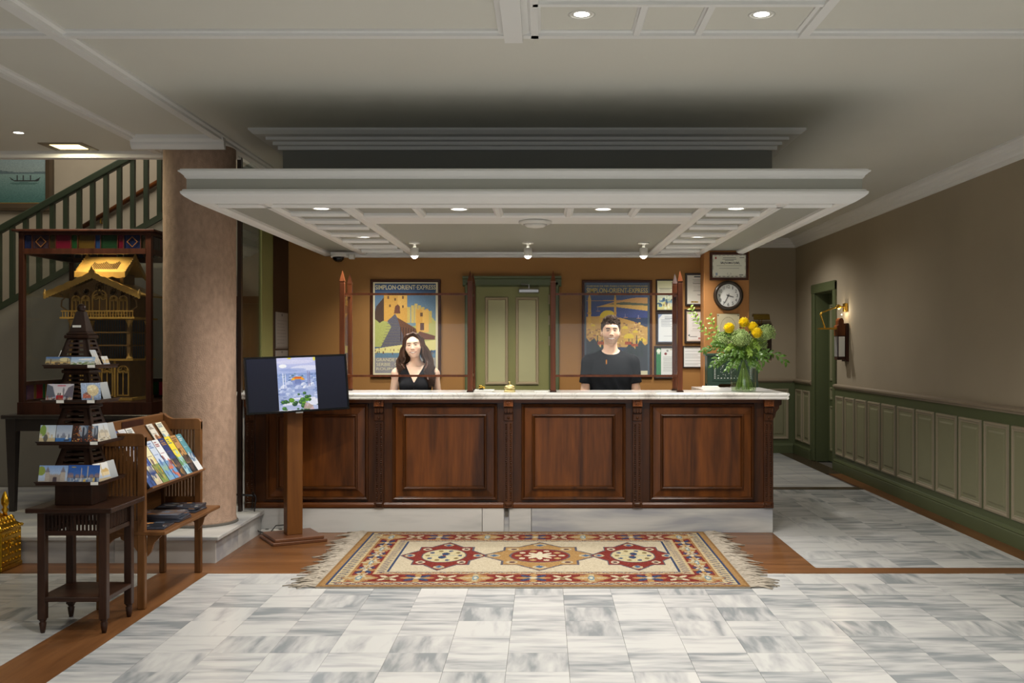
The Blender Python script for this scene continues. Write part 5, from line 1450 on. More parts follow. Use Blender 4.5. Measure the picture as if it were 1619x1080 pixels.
frieze(1.10, 1.22, 'k'); frieze(1.10, 1.22, 'l')
MB().box(CXa+.045, CXb-.045, CYa+.016, CYa+.020, CZa+.10, 2.30).build('pane', M['caseglass'], case)
MB().box(CXb-.022, CXb-.018, CYa+.045, CYb-.045, CZa+.10, 2.30).build('pane', M['caseglass'], case)
MB().box(CXa+.018, CXa+.022, CYa+.045, CYb-.045, 1.26, 2.30).build('pane', M['caseglass'], case)
MB().box(CXa+.045, CXb-.045, CYb-.022, CYb-.018, 1.26, 2.30).build('pane', M['caseglass'], case)
spot('case_lamp', (-3.78, 8.6, 2.44), 16, 120, .6, (1, .87, .60), .02, (-3.78, 8.85, 1.6))

# ---- carved model house inside
kh = thing('carved_model_house', (-3.77, 8.87, 1.082), 'golden fretwork wooden model of a gabled pavilion inside the glass case', 'model house')
KX0, KX1, KY0, KY1, KZ = -4.03, -3.50, 8.68, 9.12, 1.082
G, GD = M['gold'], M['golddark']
MB().box(KX0-.02, KX1+.02, KY0-.02, KY1+.02, KZ, KZ+.025).build('plinth', G, kh, bevel=.003)
MB().box(KX0+.012, KX1-.012, KY0+.012, KY1-.012, KZ+.025, 1.42).build('lower_storey', GD, kh)
MB().box(KX0-.03, KX1+.03, KY0-.03, KY1+.03, 1.42, 1.435).build('lower_cornice', G, kh)
def arch_window(cx_, z0, w_, h_, y, par, nm='arched_window', two=True):
    m = MB(); n = 10
    def arc(r): return [(cx_+r*math.cos(PI*k/n), z0+h_-w_/2+r*math.sin(PI*k/n)) for k in range(n+1)]
    o_, i_ = arc(w_/2), arc(w_/2-.010)
    out = [(cx_+w_/2, z0)]+o_+[(cx_-w_/2, z0)]; inn = [(cx_+w_/2-.01, z0+.01)]+i_+[(cx_-w_/2+.01, z0+.01)]
    k_ = len(out); v = [(a, y, b) for a, b in out]+[(a, y, b) for a, b in inn]+[(a, y+.012, b) for a, b in out]+[(a, y+.012, b) for a, b in inn]
    f = []
    for i in range(k_):
        j = (i+1) % k_
        f += [(i, j, k_+j, k_+i), (i, 2*k_+i, 2*k_+j, j), (k_+i, k_+j, 3*k_+j, 3*k_+i)]
    m.add(v, f)
    zc = z0+h_-w_/2
    for a in range(3):     # tracery: rings and a mullion
        m.lathe([(w_*.13, 0), (w_*.13, .008), (w_*.19, .008), (w_*.19, 0)], (0, 0, 0), 10, Matrix.Translation((cx_+(a-1)*w_*.24, y+.01, zc+(w_*.2 if a == 1 else -.0))) @ Matrix.Rotation(PI/2, 4, 'X'))
    m.box(cx_-.004, cx_+.004, y, y+.01, z0, zc).box(cx_-w_/2, cx_+w_/2, y, y+.01, zc-.006, zc+.002)
    m.build(nm, G, par)
    MB().add([(a, y+.0125, b) for a, b in inn], [tuple(range(k_))]).build('opening_shade', M['dark'], par)  # dark sheet stands in for the shade inside the arch
ls = [o for o in kh.children if o.name.startswith('lower_storey')][0]
for cx_ in (-3.97, -3.83, -3.70, -3.565):
    arch_window(cx_, KZ+.04, .10, .26, KY0-.004, ls)
for cx_ in (-3.90, -3.765, -3.635):
    MB().box(cx_-.008, cx_+.008, KY0-.006, KY0+.012, KZ+.025, 1.42).build('pilaster', G, ls)
# open middle storey
for x in (KX0+.02, KX1-.02):
    for y in (KY0+.02, KY1-.02):
        p = MB().box(x-.016, x+.016, y-.016, y+.016, 1.435, 1.775).build('post', GD, kh)
        MB().lathe([(.03, 0), (.02, .02), (.016, .05), (.016, .26), (.022, .30), (.035, .33)], (x, y, 1.438), 8).build('capital', G, p)
for z in (1.55, 1.66):
    MB().box(KX0, KX1, KY0, KY0+.012, z-.006, z+.006).box(KX1-.012, KX1, KY0, KY1, z-.006, z+.006).build('middle_rail', GD, kh)
slats = MB()
for k in range(24): slats.box(KX0+.02+k*.0213, KX0+.024+k*.0213, KY1-.04, KY1-.034, 1.435, 1.775)
tag(slats.build('lattice', GD, kh), kind='stuff')
MB().box(KX0+.01, KX1-.01, KY1-.03, KY1-.02, 1.435, 1.775).build('back_board', mat('blue_grey_backing', '3a4652', .6), kh)
# upper storey with balcony
MB().box(KX0-.05, KX1+.05, KY0-.05, KY1+.03, 1.775, 1.79).build('balcony_floor', G, kh)
up = MB().box(KX0+.01, KX1-.01, KY0+.01, KY1-.01, 1.79, 2.02).prism([(KX0+.01, 2.02), (KX1-.01, 2.02), (-3.765, 2.13)], 'y', KY0+.01, KY1-.01).build('upper_storey', GD, kh)
for cx_, w_, h_ in ((-3.965, .075, .17), (-3.885, .075, .17), (-3.765, .13, .22), (-3.645, .075, .17), (-3.565, .075, .17)):
    arch_window(cx_, 1.805, w_, h_, KY0-.002, up)
rr = MB()
for k in range(26): rr.box(KX0-.03+k*.0236, KX0-.024+k*.0236, KY0-.045, KY0-.039, 1.79, 1.835)
rr.box(KX0-.04, KX1+.04, KY0-.048, KY0-.036, 1.835, 1.845); rr.build('balustrade', G, kh)
fil = MB()
for cx_, cz_, r_ in ((-3.765, 2.045, .055), (-3.88, 2.0, .04), (-3.65, 2.0, .04), (-3.96, 1.985, .03), (-3.57, 1.985, .03), (-3.765, 2.045, .03)):
    fil.lathe([(r_*.72, 0), (r_*.72, .008), (r_, .008), (r_, 0)], (0, 0, 0), 14, Matrix.Translation((cx_, KY0+.008, cz_)) @ Matrix.Rotation(PI/2, 4, 'X'))
    for a in range(6): fil.ball((cx_+r_*.5*math.cos(a*PI/3), KY0, cz_+r_*.5*math.sin(a*PI/3)), r_*.16, 6, 4)
fil.build('fretwork', GD, kh)
for s in (-1, 1):
    xb_ = -3.765+s*.27
    MB().tube([(xb_, KY0, 1.84), (xb_+s*.05, KY0-.01, 1.88), (xb_+s*.045, KY0-.01, 1.93), (xb_+s*.02, KY0-.01, 1.95), (xb_+s*.06, KY0-.01, 1.985)], .007, 6).build('bracket', GD, kh)
# lower gable roof with scalloped bargeboards
XC = -3.79; GW = .405; ZP, ZE = 2.14, 1.965
for s in (-1, 1):
    MB().prism([(XC, ZP), (XC+s*GW, ZE), (XC+s*GW, ZE+.012), (XC, ZP+.014)], 'y', KY0-.08, KY1+.03).build('roof_slope', G, kh)
    bb = MB(); n = 16
    top_, bot = [], []
    for k in range(n*2+1):
        q = k/(n*2); x = XC+s*GW*q; z = ZP+(ZE-ZP)*q
        top_.append((x, z+.022+.010*abs(math.sin(q*PI*5)))); bot.append((x, z-.022-.008*(k % 2)))
    for k in range(n*2):
        bb.prism([top_[k], top_[k+1], bot[k+1], bot[k]], 'y', KY0-.095, KY0-.082)
    bb.lathe([(.012, 0), (.016, .02), (.008, .045), (0, .06)], (XC+s*GW*.98, KY0-.088, ZE+.0), 8)
    bb.build('bargeboard', G, kh)
MB().prism([(XC-.03, ZP-.01), (XC+.03, ZP-.01), (XC+.022, ZP+.04), (XC+.012, ZP+.045), (XC, ZP+.085), (XC-.012, ZP+.045), (XC-.022, ZP+.04)], 'y', KY0-.10, KY0-.08).build('gable_finial', G, kh)
# upper lantern roof: ridge across the front
UX0, UX1 = -3.99, -3.57
MB().box(UX0+.05, UX1-.05, 8.82, 9.06, 2.06, 2.17).build('lantern', GD, kh)
for x in (UX0+.06, (UX0+UX1)/2, UX1-.06):
    MB().box(x-.012, x+.012, 8.80, 8.825, 2.07, 2.17).build('lantern_post', G, kh)
MB().prism([(8.73, 2.155), (8.95, 2.31), (8.95, 2.322), (8.728, 2.168)], 'x', UX0, UX1).prism([(8.95, 2.31), (9.17, 2.155), (9.172, 2.168), (8.95, 2.322)], 'x', UX0, UX1).build('upper_roof', G, kh)
ob = MB(); e = Vector((0, .22, .154)).normalized(); nn = Vector((0, -.154, .22)).normalized()
for k in range(15):
    x = UX0+.10+k*.0158; b_ = Vector((x, 8.728, 2.168))+nn*.0015
    lo, hi = .06, .19-.04*abs(math.sin(k*.45+.4))
    p1, p2 = b_+e*lo, b_+e*hi
    ob.add([p1, p1+Vector((.010, 0, 0)), p2+Vector((.010, 0, 0)), p2], [(0, 1, 2, 3)])
ob.build('slot_shade', M['dark'], kh)  # flat dark quads laid on the roof for the shade in its slots
ev = MB()
for k in range(28):
    x = UX0+(UX1-UX0)*k/28; wd = (UX1-UX0)/28
    d0, d1 = .018+.014*abs(math.sin(k*PI/7)), .018+.014*abs(math.sin((k+1)*PI/7))
    ev.prism([(x, 2.168+.008), (x+wd, 2.168+.008), (x+wd, 2.155-d1), (x, 2.155-d0)], 'y', 8.718, 8.728)
ev.build('eaves_fringe', G, kh)
for x in (UX0, UX1):
    g = MB()
    for k in range(8):
        for sy in (-1, 1):
            q0, q1 = k/8, (k+1)/8
            ya, yb = 8.95+sy*.235*(1-q0), 8.95+sy*.235*(1-q1); za, zb = 2.15+.165*q0, 2.15+.165*q1
            g.prism([(ya, za-.02-.01*(k % 2)), (yb, zb-.02-.01*(k % 2)), (yb, zb+.02), (ya, za+.03)], 'x', x-.006, x+.006)
    g.build('gable_trim', G, kh)
for x in (UX0, UX1):
    MB().lathe([(.008, 0), (.012, .012), (.004, .03), (0, .04)], (x, 8.95, 2.32), 8).build('ridge_finial', G, kh)

# =================================================================== POSTCARD TOWER ON ITS SMALL TABLE
pt = thing('slatted_table', (-2.53, 5.67, 0), 'small dark wooden table with slatted frieze and low shelf, carrying the postcard tower', 'table')
ax, bx_, ay, by = -2.715, -2.345, 5.49, 5.86
for x in (ax+.02, bx_-.02):
    for y in (ay+.02, by-.02):
        l = MB().box(x-.021, x+.021, y-.021, y+.021, .075, .65).build('leg', M['walnut'], pt, bevel=.003)
        MB().lathe([(.011, 0), (.015, .02), (.019, .055), (.014, .062), (.02, .07), (.02, .075)], (x, y, 0), 12).build('turned_foot', M['walnut'], l, smooth=True)
MB().box(ax-.045, bx_+.045, ay-.045, by+.045, .652, .678).build('tabletop', M['walnutx'], pt, bevel=.004)
MB().box(ax, bx_, ay, by, .17, .195).build('shelf', M['walnutx'], pt, bevel=.003)
rails = MB()
for z0, z1 in ((.635, .652), (.525, .55)):
    rails.box(ax+.04, bx_-.04, ay+.008, ay+.03, z0, z1).box(ax+.04, bx_-.04, by-.03, by-.008, z0, z1).box(ax+.008, ax+.03, ay+.04, by-.04, z0, z1).box(bx_-.03, bx_-.008, ay+.04, by-.04, z0, z1)
rails.build('frieze_rails', M['walnutx'], pt)
for k in range(14):
    u = .052+k*.0205
    MB().box(ax+u-.005, ax+u+.005, ay+.013, ay+.023, .55, .635).build('slat', M['walnut'], pt)
    MB().box(bx_-.023, bx_-.013, ay+u-.005, ay+u+.005, .55, .635).build('slat', M['walnut'], pt)
    MB().box(ax+u-.005, ax+u+.005, by-.023, by-.013, .55, .635).build('slat', M['walnut'], pt)
    MB().box(ax+.013, ax+.023, ay+u-.005, ay+u+.005, .55, .635).build('slat', M['walnut'], pt)
tw = thing('postcard_tower', (-2.55, 5.67, .678), 'dark wooden pagoda-shaped postcard tower with slotted tiers and a ball on top', 'postcard stand')
PXc, PYc = -2.555, 5.66
MB().box(PXc-.10, PXc+.10, PYc-.10, PYc+.10, .678, .79).build('base', M['walnut'], tw, bevel=.003)
tiers = [(.795, .17, .125, .075, .985), (1.01, .165, .118, .072, 1.205), (1.232, .145, .105, .065, 1.395), (1.422, .14, .098, .055, 1.585)]
def slot_pyr(z0, z1, a0, a1, par):
    """four sloping frames with open slots"""
    m = MB()
    h = z1-z0
    def hw(z): return a0+(a1-a0)*(z-z0)/h
    for k in range(4):
        Tq = Matrix.Translation((PXc, PYc, 0)) @ Matrix.Rotation(k*PI/2, 4, 'Z')
        def slab(za, zb, ua, ub, m=m, Tq=Tq):
            # piece of the sloping face between heights za..zb and fractions ua..ub of its half width
            pts = []
            for z in (za, zb):
                w_ = hw(z)
                for u in (ua, ub):
                    pts += [(u*w_, -w_, z), (u*w_, -w_+.012, z)]
            m.add(pts, [(0, 2, 6, 4), (1, 5, 7, 3), (0, 4, 5, 1), (2, 3, 7, 6), (0, 1, 3, 2), (4, 6, 7, 5)], 0, Tq)
        slab(z0, z1, -1, -.6); slab(z0, z1, .6, 1)
        n = 6
        for j in range(n+1):
            za = z0+h*.02+h*.92*j/n; slab(za, za+h*.075, -.6, .6)
    m.build('slotted_tier', M['walnut'], par)
for i, (zs, hs, a0, a1, z1) in enumerate(tiers):
    sh = MB().box(PXc-hs, PXc+hs, PYc-hs, PYc+hs, zs, zs+.008).rings((PXc-hs, PYc-hs, zs+.008), (1, 0, 0), (0, 1, 0), (0, 0, 1), 2*hs, 2*hs, [(0, 0), (-.008, .012), (-.004, .013), (.004, 0)], cap1=False)
    p = sh.build('shelf', M['walnutx'], tw)
    slot_pyr(zs+.008, z1, a0, a1, tw)
    MB().box(PXc-a1-.012, PXc+a1+.012, PYc-a1-.012, PYc+a1+.012, z1, z1+.018).box(PXc-a1-.004, PXc+a1+.004, PYc-a1-.004, PYc+a1+.004, z1+.018, z1+.03).build('tier_cornice', M['walnut'], tw, bevel=.004)
MB().taper(PXc, PYc, 1.605, 1.62, .06, .06, .05, .05).taper(PXc, PYc, 1.62, 1.735, .048, .048, .02, .02).build('spire', M['walnut'], tw, bevel=.002)
MB().ball((PXc, PYc, 1.752), .024, 14, 10).build('ball', M['walnut'], tw, smooth=True)
MB().box(PXc-.028, PXc+.018, PYc-.0465, PYc-.0435, 1.645, 1.657).build('price_tag', M['paper'], tw)
for z, u in ((1.238, -.02), (1.015, .0)):
    pass

def card_art(kind, nx=66, ny=46, port=False):
    if port: nx, ny = 46, 66
    r = R(nx, ny, 'aebdd2')
    def sky(a, b): r.grad(.35, 1, a, b)
    def domes(c, c2, base=.35, n=3, lo=.06, hi=.13):
        for k in range(n):
            u = (k+.5)/n+random.uniform(-.08, .08); s = random.uniform(lo, hi); r.rect(u-s, base-.1, u+s, base+s*.7, c2); r.ell(u, base+s*.6, s, s*1.1, c, top=True)
    def tower(u, h, c, w_=.02): r.rect(u-w_, .25, u+w_, h, c); r.poly([(u-w_, h), (u, h+.1), (u+w_, h)], c)
    if kind == 'dusk':
        sky('e6b85a', '3f6fb4'); r.ell(.75, .75, .2, .2, 'f0dc9a', .8); r.rect(0, 0, 1, .32, '6b5a3c'); domes('8f7a4f', '5a4a38'); tower(.2, .75, '6a5a48'); tower(.88, .8, '6a5a48')
        for k in range(14): r.ell(random.random(), random.uniform(.02, .28), .04, .04, random.choice(('c9a34a', '4f6a3c', '8a3f34')))
    elif kind == 'hill':
        sky('d9e4ea', '8fb0d6'); r.ell(.6, .75, .3, .08, 'f4f4f0'); r.rect(0, 0, 1, .3, '6f8a4a'); domes('a9b4a4', 'd9d6c4', .35, 4); r.rect(.55, .8, .92, .86, 'd8dde6'); r.rect(.0, .0, 1, .08, '4f6f8a')
        for k in range(10): r.ell(random.random(), random.uniform(.2, .38), .07, .05, '5a7a3a')
    elif kind == 'tram':
        sky('d9d3d6', 'c8c4cc'); r.poly([(0, .2), (0, 1), (.22, .85), (.35, .3)], '5f6470'); r.poly([(1, .2), (1, .95), (.8, .8), (.65, .3)], '6a6470'); tower(.63, .72, '7d7a80', .03)
        r.rect(0, 0, 1, .25, 'b8b2b0'); r.rect(.38, .12, .64, .36, 'b3202c'); r.rect(.4, .36, .62, .52, 'e2ded8'); r.rect(.42, .38, .47, .5, '4a3f44'); r.rect(.5, .38, .55, .5, '4a3f44'); r.rect(.4, .88, .7, .94, 'c06a7a')
        for k in range(26): u = random.random(); r.rect(u, .05, u+.03, random.uniform(.15, .35), random.choice(('3a3440', '7d5a44', 'a04a3a', 'c9a878', '2f3a4c')))
    elif kind == 'paint':
        r.grad(0, 1, '7f97b8', '9fb0cc'); r.ell(.6, .6, .3, .3, 'e6c98a', .8); r.ell(.55, .75, .25, .15, 'f0e2b8', .7); r.poly([(.05, .2), (.1, .42), (.45, .36), (.5, .2)], 'b0583c'); r.poly([(.08, .42), (.28, .52), (.42, .38)], '7a4a3a'); r.rect(0, 0, 1, .2, '6f86a8'); r.rect(.55, .05, .6, .3, 'd9c08a')
        r.speck(.06, coarse=2)
    elif kind == 'fountain':
        sky('d6dce0', 'aebfd0'); r.rect(0, 0, 1, .3, 'c9b890'); r.ell(.2, .7, .2, .3, '7f9a4a'); domes('b9b0a0', 'd9ccb0', .4, 3); tower(.45, .9, 'cfc6b4'); r.ell(.4, .3, .14, .2, '4a4a4a', .8); r.rect(0, 0, 1, .1, '5a6a54')
    elif kind == 'sea':
        sky('c4cad4', '8f9fb8'); r.rect(0, 0, 1, .3, '3f74b4'); r.rect(.3, .3, .9, .42, '8a8f9c'); domes('8a90a4', '7d8290', .42, 3); r.poly([(.5, .2), (.9, .25), (.86, .15), (.55, .14)], '3a4458'); r.poly([(.6, .25), (.75, .5), (.78, .25)], 'e2e2e2')
    elif kind == 'night':
        r.grad(0, 1, '2a1c1a', '5f7490'); r.ell(.6, .7, .3, .3, 'c4ccd4', .6); r.rect(0, .0, .4, 1, '3a2420'); tower(.68, .85, '2f3444', .05)
        for k in range(36): r.ell(random.uniform(0, .55), random.uniform(.05, .95), .03, .03, random.choice(('d9822a', 'b84a20', 'f0b050', '3a2018')))
        for k in range(20): r.ell(random.random(), random.uniform(.05, .3), .04, .03, random.choice(('c85a2a', '2f2f3a', 'e0a860')))
    elif kind == 'sketch':
        r.grad(0, 1, 'd6cdb8', 'c4ccd6'); domes('b0a898', 'cfc4ae', .4, 3, .1, .18); tower(.3, .92, 'a89f94'); tower(.7, .86, 'a89f94')
        for k in range(20): r.ell(random.random(), random.uniform(.05, .3), .05, .03, random.choice(('8a7a60', 'b8a888', '6f6a60')))
    elif kind == 'gate':
        sky('b4c4dc', '7f9fd0'); r.ell(.08, .7, .14, .25, '8a9a4a'); r.rect(0, 0, 1, .15, 'a89f90'); r.rect(.3, .1, .85, .48, '9f948c')
        for k in range(8): r.rect(.3+k*.07, .48, .335+k*.07, .54, '9f948c')
        for u in (.3, .84): r.rect(u-.08, .08, u+.08, .62, 'b0a69c'); r.poly([(u-.09, .62), (u, .95), (u+.09, .62)], '7d7a86')
        r.rect(.5, .1, .64, .3, '4a4048'); r.ell(.57, .3, .07, .08, '4a4048')
    elif kind == 'harbour':
        sky('3f6ab0', '2f58a4'); r.rect(0, .3, 1, .42, '4a5a78'); domes('6f6a8a', '8f7a7a', .42, 5, .05, .1); tower(.42, .8, 'b8a4a0', .015); tower(.62, .88, 'c4b09c', .02); r.rect(0, 0, 1, .3, '8f9cb0'); r.rect(.1, .86, .25, .92, 'c9a84a')
        for k in range(24): u = random.random(); r.rect(u, random.uniform(.02, .25), u+.05, random.uniform(.2, .34), random.choice(('d9b860', '5a7aa8', 'c4c8cc', '3a4a70')))
    elif kind == 'city':
        sky('cdd2da', 'e2e2de'); r.rect(0, 0, 1, .2, 'b8a888'); domes('c9a86a', 'dcc9a0', .4, 3, .12, .2); tower(.5, .92, 'c4b48c', .03)
    elif kind == 'grey':
        r.grad(0, 1, '9aa0a4', 'b8bcbe')
    r.blur(1).speck(.015); return r
def card(label, x, y, z, w_, h_, kind, yaw=0, lean=14, port=False, th=.003, group='postcards on the tower'):
    """x,y,z: middle of the lower front edge"""
    T = Matrix.Translation((x, y, z)) @ Matrix.Rotation(math.radians(yaw), 4, 'Z') @ Matrix.Rotation(math.radians(-lean), 4, 'X') @ Matrix.Translation((0, 0, h_/2))
    o = sheet(card_art(kind, port=port), w_, h_, 'postcard', M['print'], None, T, th)
    return tag(o, label, 'postcard', group)
random.seed(31)
zt = [t_[0]+.0085 for t_ in tiers]; hh = [t_[1] for t_ in tiers]; aa = [t_[2] for t_ in tiers]
yf = lambda i: PYc-hh[i]+.010
xr_ = lambda i: PXc+hh[i]-.012
# top tier
card('landscape postcard of a golden dusk skyline, left on the front of the top tier', PXc-.072, yf(3), zt[3], .135, .056, 'dusk', 0, 18)
card('green hill postcard with white houses, right front of the top tier', PXc+.062, yf(3), zt[3], .13, .056, 'hill', 0, 18)
card('pale sketched postcard on the top tier, right side, nearer the front', xr_(3), PYc-.06, zt[3], .07, .10, 'sketch', 90, 24, True)
card('grey town postcard on the right side of the top tier, nearer the back', xr_(3), PYc+.04, zt[3], .08, .06, 'city', 90, 20)
card('pale postcard on the left side of the top tier', PXc-hh[3]+.012, PYc-.0, zt[3], .09, .095, 'grey', -90, 22, True)
# second tier
card('postcard with a red tram in a busy street, on the front of the second tier', PXc-.062, yf(2), zt[2], .145, .10, 'tram', 0, 14)
card('painted postcard of a red shore house, at the corner of the second tier', PXc+.103, yf(2)+.03, zt[2], .10, .105, 'paint', 38, 14)
card('blank grey-backed postcard on the right side of the second tier', xr_(2), PYc+.03, zt[2], .10, .105, 'grey', 90, 14, True)
# third tier
card('fountain watercolour postcard, leftmost on the third tier', PXc-.118, yf(1), zt[1], .085, .10, 'fountain', 0, 14, True)
card('grey watercolour postcard of boats, second from left on the third tier', PXc-.030, yf(1), zt[1], .085, .10, 'sea', 0, 14, True)
card('dark lantern-lit street postcard, third from left on the third tier', PXc+.058, yf(1), zt[1], .085, .098, 'night', 0, 14, True)
card('dark blue night postcard at the front right corner of the third tier', PXc+.128, yf(1)+.005, zt[1], .05, .096, 'night', 15, 14, True)
card('cream sketched postcard on the right side of the third tier', xr_(1), PYc-.06, zt[1], .13, .105, 'sketch', 80, 16)
card('blank grey card at the back of the right side of the third tier', xr_(1), PYc+.07, zt[1], .09, .10, 'grey', 90, 16)
# bottom tier
card('castle gate postcard with two pointed towers, left front of the bottom tier', PXc-.085, yf(0), zt[0], .155, .098, 'gate', 0, 12)
card('blue evening harbour postcard, right on the front of the bottom tier', PXc+.080, yf(0)-.001, zt[0], .17, .10, 'harbour', 0, 12)
card('pale postcard of a domed city on the right side of the bottom tier', xr_(0), PYc-.07, zt[0], .13, .105, 'city', 80, 16)
card('blank grey postcard on the right side of the bottom tier, nearest its back', xr_(0), PYc+.06, zt[0], .11, .105, 'grey', 90, 16)
shl = sorted([o for o in tw.children if o.name.startswith('shelf')], key=lambda o: o.name)
for i, u in ((2, -.045), (2, .12), (1, .15), (0, .155), (3, .12)):
    zs, hs = tiers[i][0], tiers[i][1]
    MB().box(PXc+min(u, hs-.02)-.02, PXc+min(u, hs-.02)+.02, PYc-hs-.011, PYc-hs-.0085, zs+.004, zs+.02).build('price_tag', M['paper'], tw)

# =================================================================== BROCHURE RACK
bk = thing('brochure_rack', (-2.48, 6.5, 0), 'brown oak brochure rack with slatted ends, standing before the round column', 'rack')
BX0, BX1, BYn, BYf = -2.62, -2.335, 6.01, 6.99
def rack_end(y, y2, top_):
    p = MB()
    for x0_, x1_, zt_ in ((BX1-.045, BX1, top_-.02), (BX0, BX0+.04, top_-.01)):
        p.box(x0_, x1_, y, y2, 0, zt_)
    e = p.build('end_post_pair', M['oak'], bk, bevel=.004)
    MB().prism([(BX1, top_-.075), (BX1, top_-.02), (BX1-.012, top_-.003), (BX1-.03, top_), (BX0+.09, top_), (BX0+.06, top_+.012), (BX0+.03, top_+.035), (BX0, top_+.04), (BX0, top_-.075)], 'y', y-.002, y2+.002).build('top_board', M['oak'], e, bevel=.003)
    MB().box(BX0+.04, BX1-.045, y+.004, y2-.004, .46, .52).build('lower_board', M['oak'], e)
    MB().prism([(BX0+.04, .46), (BX0+.04, .34), (BX0+.07, .38), (BX0+.10, .41), (-2.48, .425), (BX1-.14, .41), (BX1-.075, .38), (BX1-.045, .34), (BX1-.045, .46)], 'y', y+.004, y2-.004).build('arched_apron', M['oak'], e)
    n = 9
    for k in range(n):
        x = BX0+.055+(BX1-BX0-.115)*k/(n-1)
        MB().box(x-.006, x+.006, y+.01, y2-.01, .52, top_-.07).build('slat', M['oak'], e)
rack_end(BYn-.018, BYn+.018, 1.03); rack_end(BYf-.018, BYf+.018, 1.05)
A = Vector((-2.352, 0, .685)); E = Vector((-.225, 0, .345)).normalized(); NV = Vector((.345, 0, .225)).normalized()
def slope_box(s0, s1, n0, n1, y0_, y1_, nm, m):
    pts = [A+E*s+NV*n for s, n in ((s0, n0), (s1, n0), (s1, n1), (s0, n1))]
    return MB().prism([(p.x, p.z) for p in pts], 'y', y0_, y1_).build(nm, m, bk)
slope_box(.0, .42, -.016, -.002, BYn+.02, BYf-.02, 'sloping_board', M['oaky'])
slope_box(-.012, .0, -.018, .054, BYn+.02, BYf-.02, 'front_ledge', M['oaky'])
slope_box(.195, .205, -.002, .022, BYn+.02, BYf-.02, 'upper_ledge', M['oaky'])
MB().box(BX0, BX0+.03, BYn+.02, BYf-.02, 1.02, 1.085).build('top_rail', M['oaky'], bk, bevel=.004)
MB().box(BX0+.03, BX0+.034, 6.28, 6.62, 1.035, 1.075).build('name_strip', M['casewood'], bk)
MB().box(BX0, BX0+.015, BYn+.02, BYf-.02, .46, 1.02).build('back_board', M['oaky'], bk)
MB().box(BX0+.002, -2.215, BYn-.02, BYf+.02, .435, .455).build('lower_shelf', M['oaky'], bk, bevel=.003)
for y in (BYn+.03, BYf-.06):
    MB().prism([(BX1-.005, .30), (BX1+.02, .33), (BX1+.035, .38), (BX1+.09, .435), (BX1-.005, .435)], 'y', y, y+.02).build('shelf_bracket', M['oak'], bk)

def leaflet_art(pal, seed):
    random.seed(seed); bg, a, b, c = pal
    r = R(34, 90, bg)
    r.rect(0, 0, 1, .45, a); r.grad(.25, .45, b, a)
    for k in range(12): r.ell(random.random(), random.uniform(.05, .6), random.uniform(.06, .25), random.uniform(.03, .1), random.choice((a, b, c)), .8)
    r.rect(0, .78, 1, 1, bg)
    for v in (.92, .87, .82): r.rect(.12, v, random.uniform(.5, .88), v+.022, c)
    r.rect(.1, .64, .8, .66, c); r.blur(1).speck(.02); return r
pals = [('e3dcae', '6f8a3a', 'c9a23a', '5a3a2a'), ('c4cfe0', '6f9ac4', '8fb08a', '3a5f9a'), ('dfe2e6', '5f92c4', 'd9683a', '7a2a24'),
        ('25336a', '1c1c22', '6a4a20', 'c08a3a'), ('e8d23c', '9fc4cc', '4f7a3a', '3a6a8a'), ('b98e5a', '22201e', '8a6a48', '4a3322'), ('5f9aa6', 'd9dcdc', '2a4f7a', 'e0e4e4'),
        ('d9dade', '34508a', '22315a', 'b0b4c0'), ('3a58a4', 'c4b49a', '22346a', 'd9d0a0'),
        ('e0e2de', '7a8a90', '4a5a6a', '3a3f44'), ('ded8cc', 'a8683a', '5f7a9a', '4a3a30'), ('e6e2c8', 'e0c030', '6a92b4', '3a5a7a')]
names = ['cream and green', 'pale blue watercolour', 'white leaflet with orange stripes and', 'dark blue night', 'yellow and light blue', 'tan and black', 'teal and white', 'white and navy', 'deep blue']
def leaflet(i, s0, y, label, n0, L_=.205, wd=.098, th=.006):
    n = A+E*(s0+L_/2)+NV*n0
    T = mtx((0, 1, 0), E, (n.x, y, n.z))
    o = sheet(leaflet_art(pals[i], 40+i), wd, L_, 'brochure', M['print'], None, T, th, edge='3a3c44' if th > .01 else 'd8d6d0')
    o['label'] = label; o['category'] = 'brochure'
    return o
low = [7, 8, 0, 1, 2, 3, 4, 5, 6]
ll = ['white and navy brochure in the lower row, first behind the near slatted end', 'deep blue brochure in the lower row, second behind the near slatted end',
      'cream and green brochure at the near part of the lower row', 'pale blue watercolour brochure in the lower row', 'white brochure with orange and blue stripes in the lower row',
      'dark blue brochure of a city by night in the lower row', 'yellow and light blue brochure in the lower row', 'tan and black brochure second from the far end of the lower row', 'teal and white brochure at the far end of the lower row']
for k, i in enumerate(low):
    tag(leaflet(i, .0015, 6.085+k*.1045, ll[k], .042, .285, .096, .0185), group='brochures in the lower row')
for k, (i, y, l) in enumerate(((8, 6.10, 'deep blue brochure in the upper row, just above the near slatted end'), (9, 6.33, 'white brochure with a dark picture in the upper row'), (7, 6.22, 'white and navy brochure second in the upper row'),
                               (10, 6.66, 'white brochure with a brown town picture in the upper row'), (11, 6.82, 'cream and yellow brochure furthest in the upper row'))):
    tag(leaflet(i, .2065, y, l, .0095), group='brochures in the upper row')
random.seed(77)
def magazine(x, y, z, rz, label, dark='23272e'):
    t = Matrix.Translation((x, y, z)) @ Matrix.Rotation(rz, 4, 'Z') @ Matrix.Rotation(-PI/2, 4, 'X')
    r = R(40, 30, dark)
    for k in range(26): u, v = random.random(), random.random(); r.rect(u, v, u+random.uniform(.05, .25), v+random.uniform(.04, .15), random.choice(('3a3f4a', '8a4a34', '5f6a7a', 'a8a49c', '1c1e22', '4f3a30', '6f7d94', 'c98a4a')))
    o = sheet(r, .27, .20, 'magazine', M['print'], None, t, .0115, edge='4a5160')
    return tag(o, label, 'magazine', 'magazines on the rack shelf')
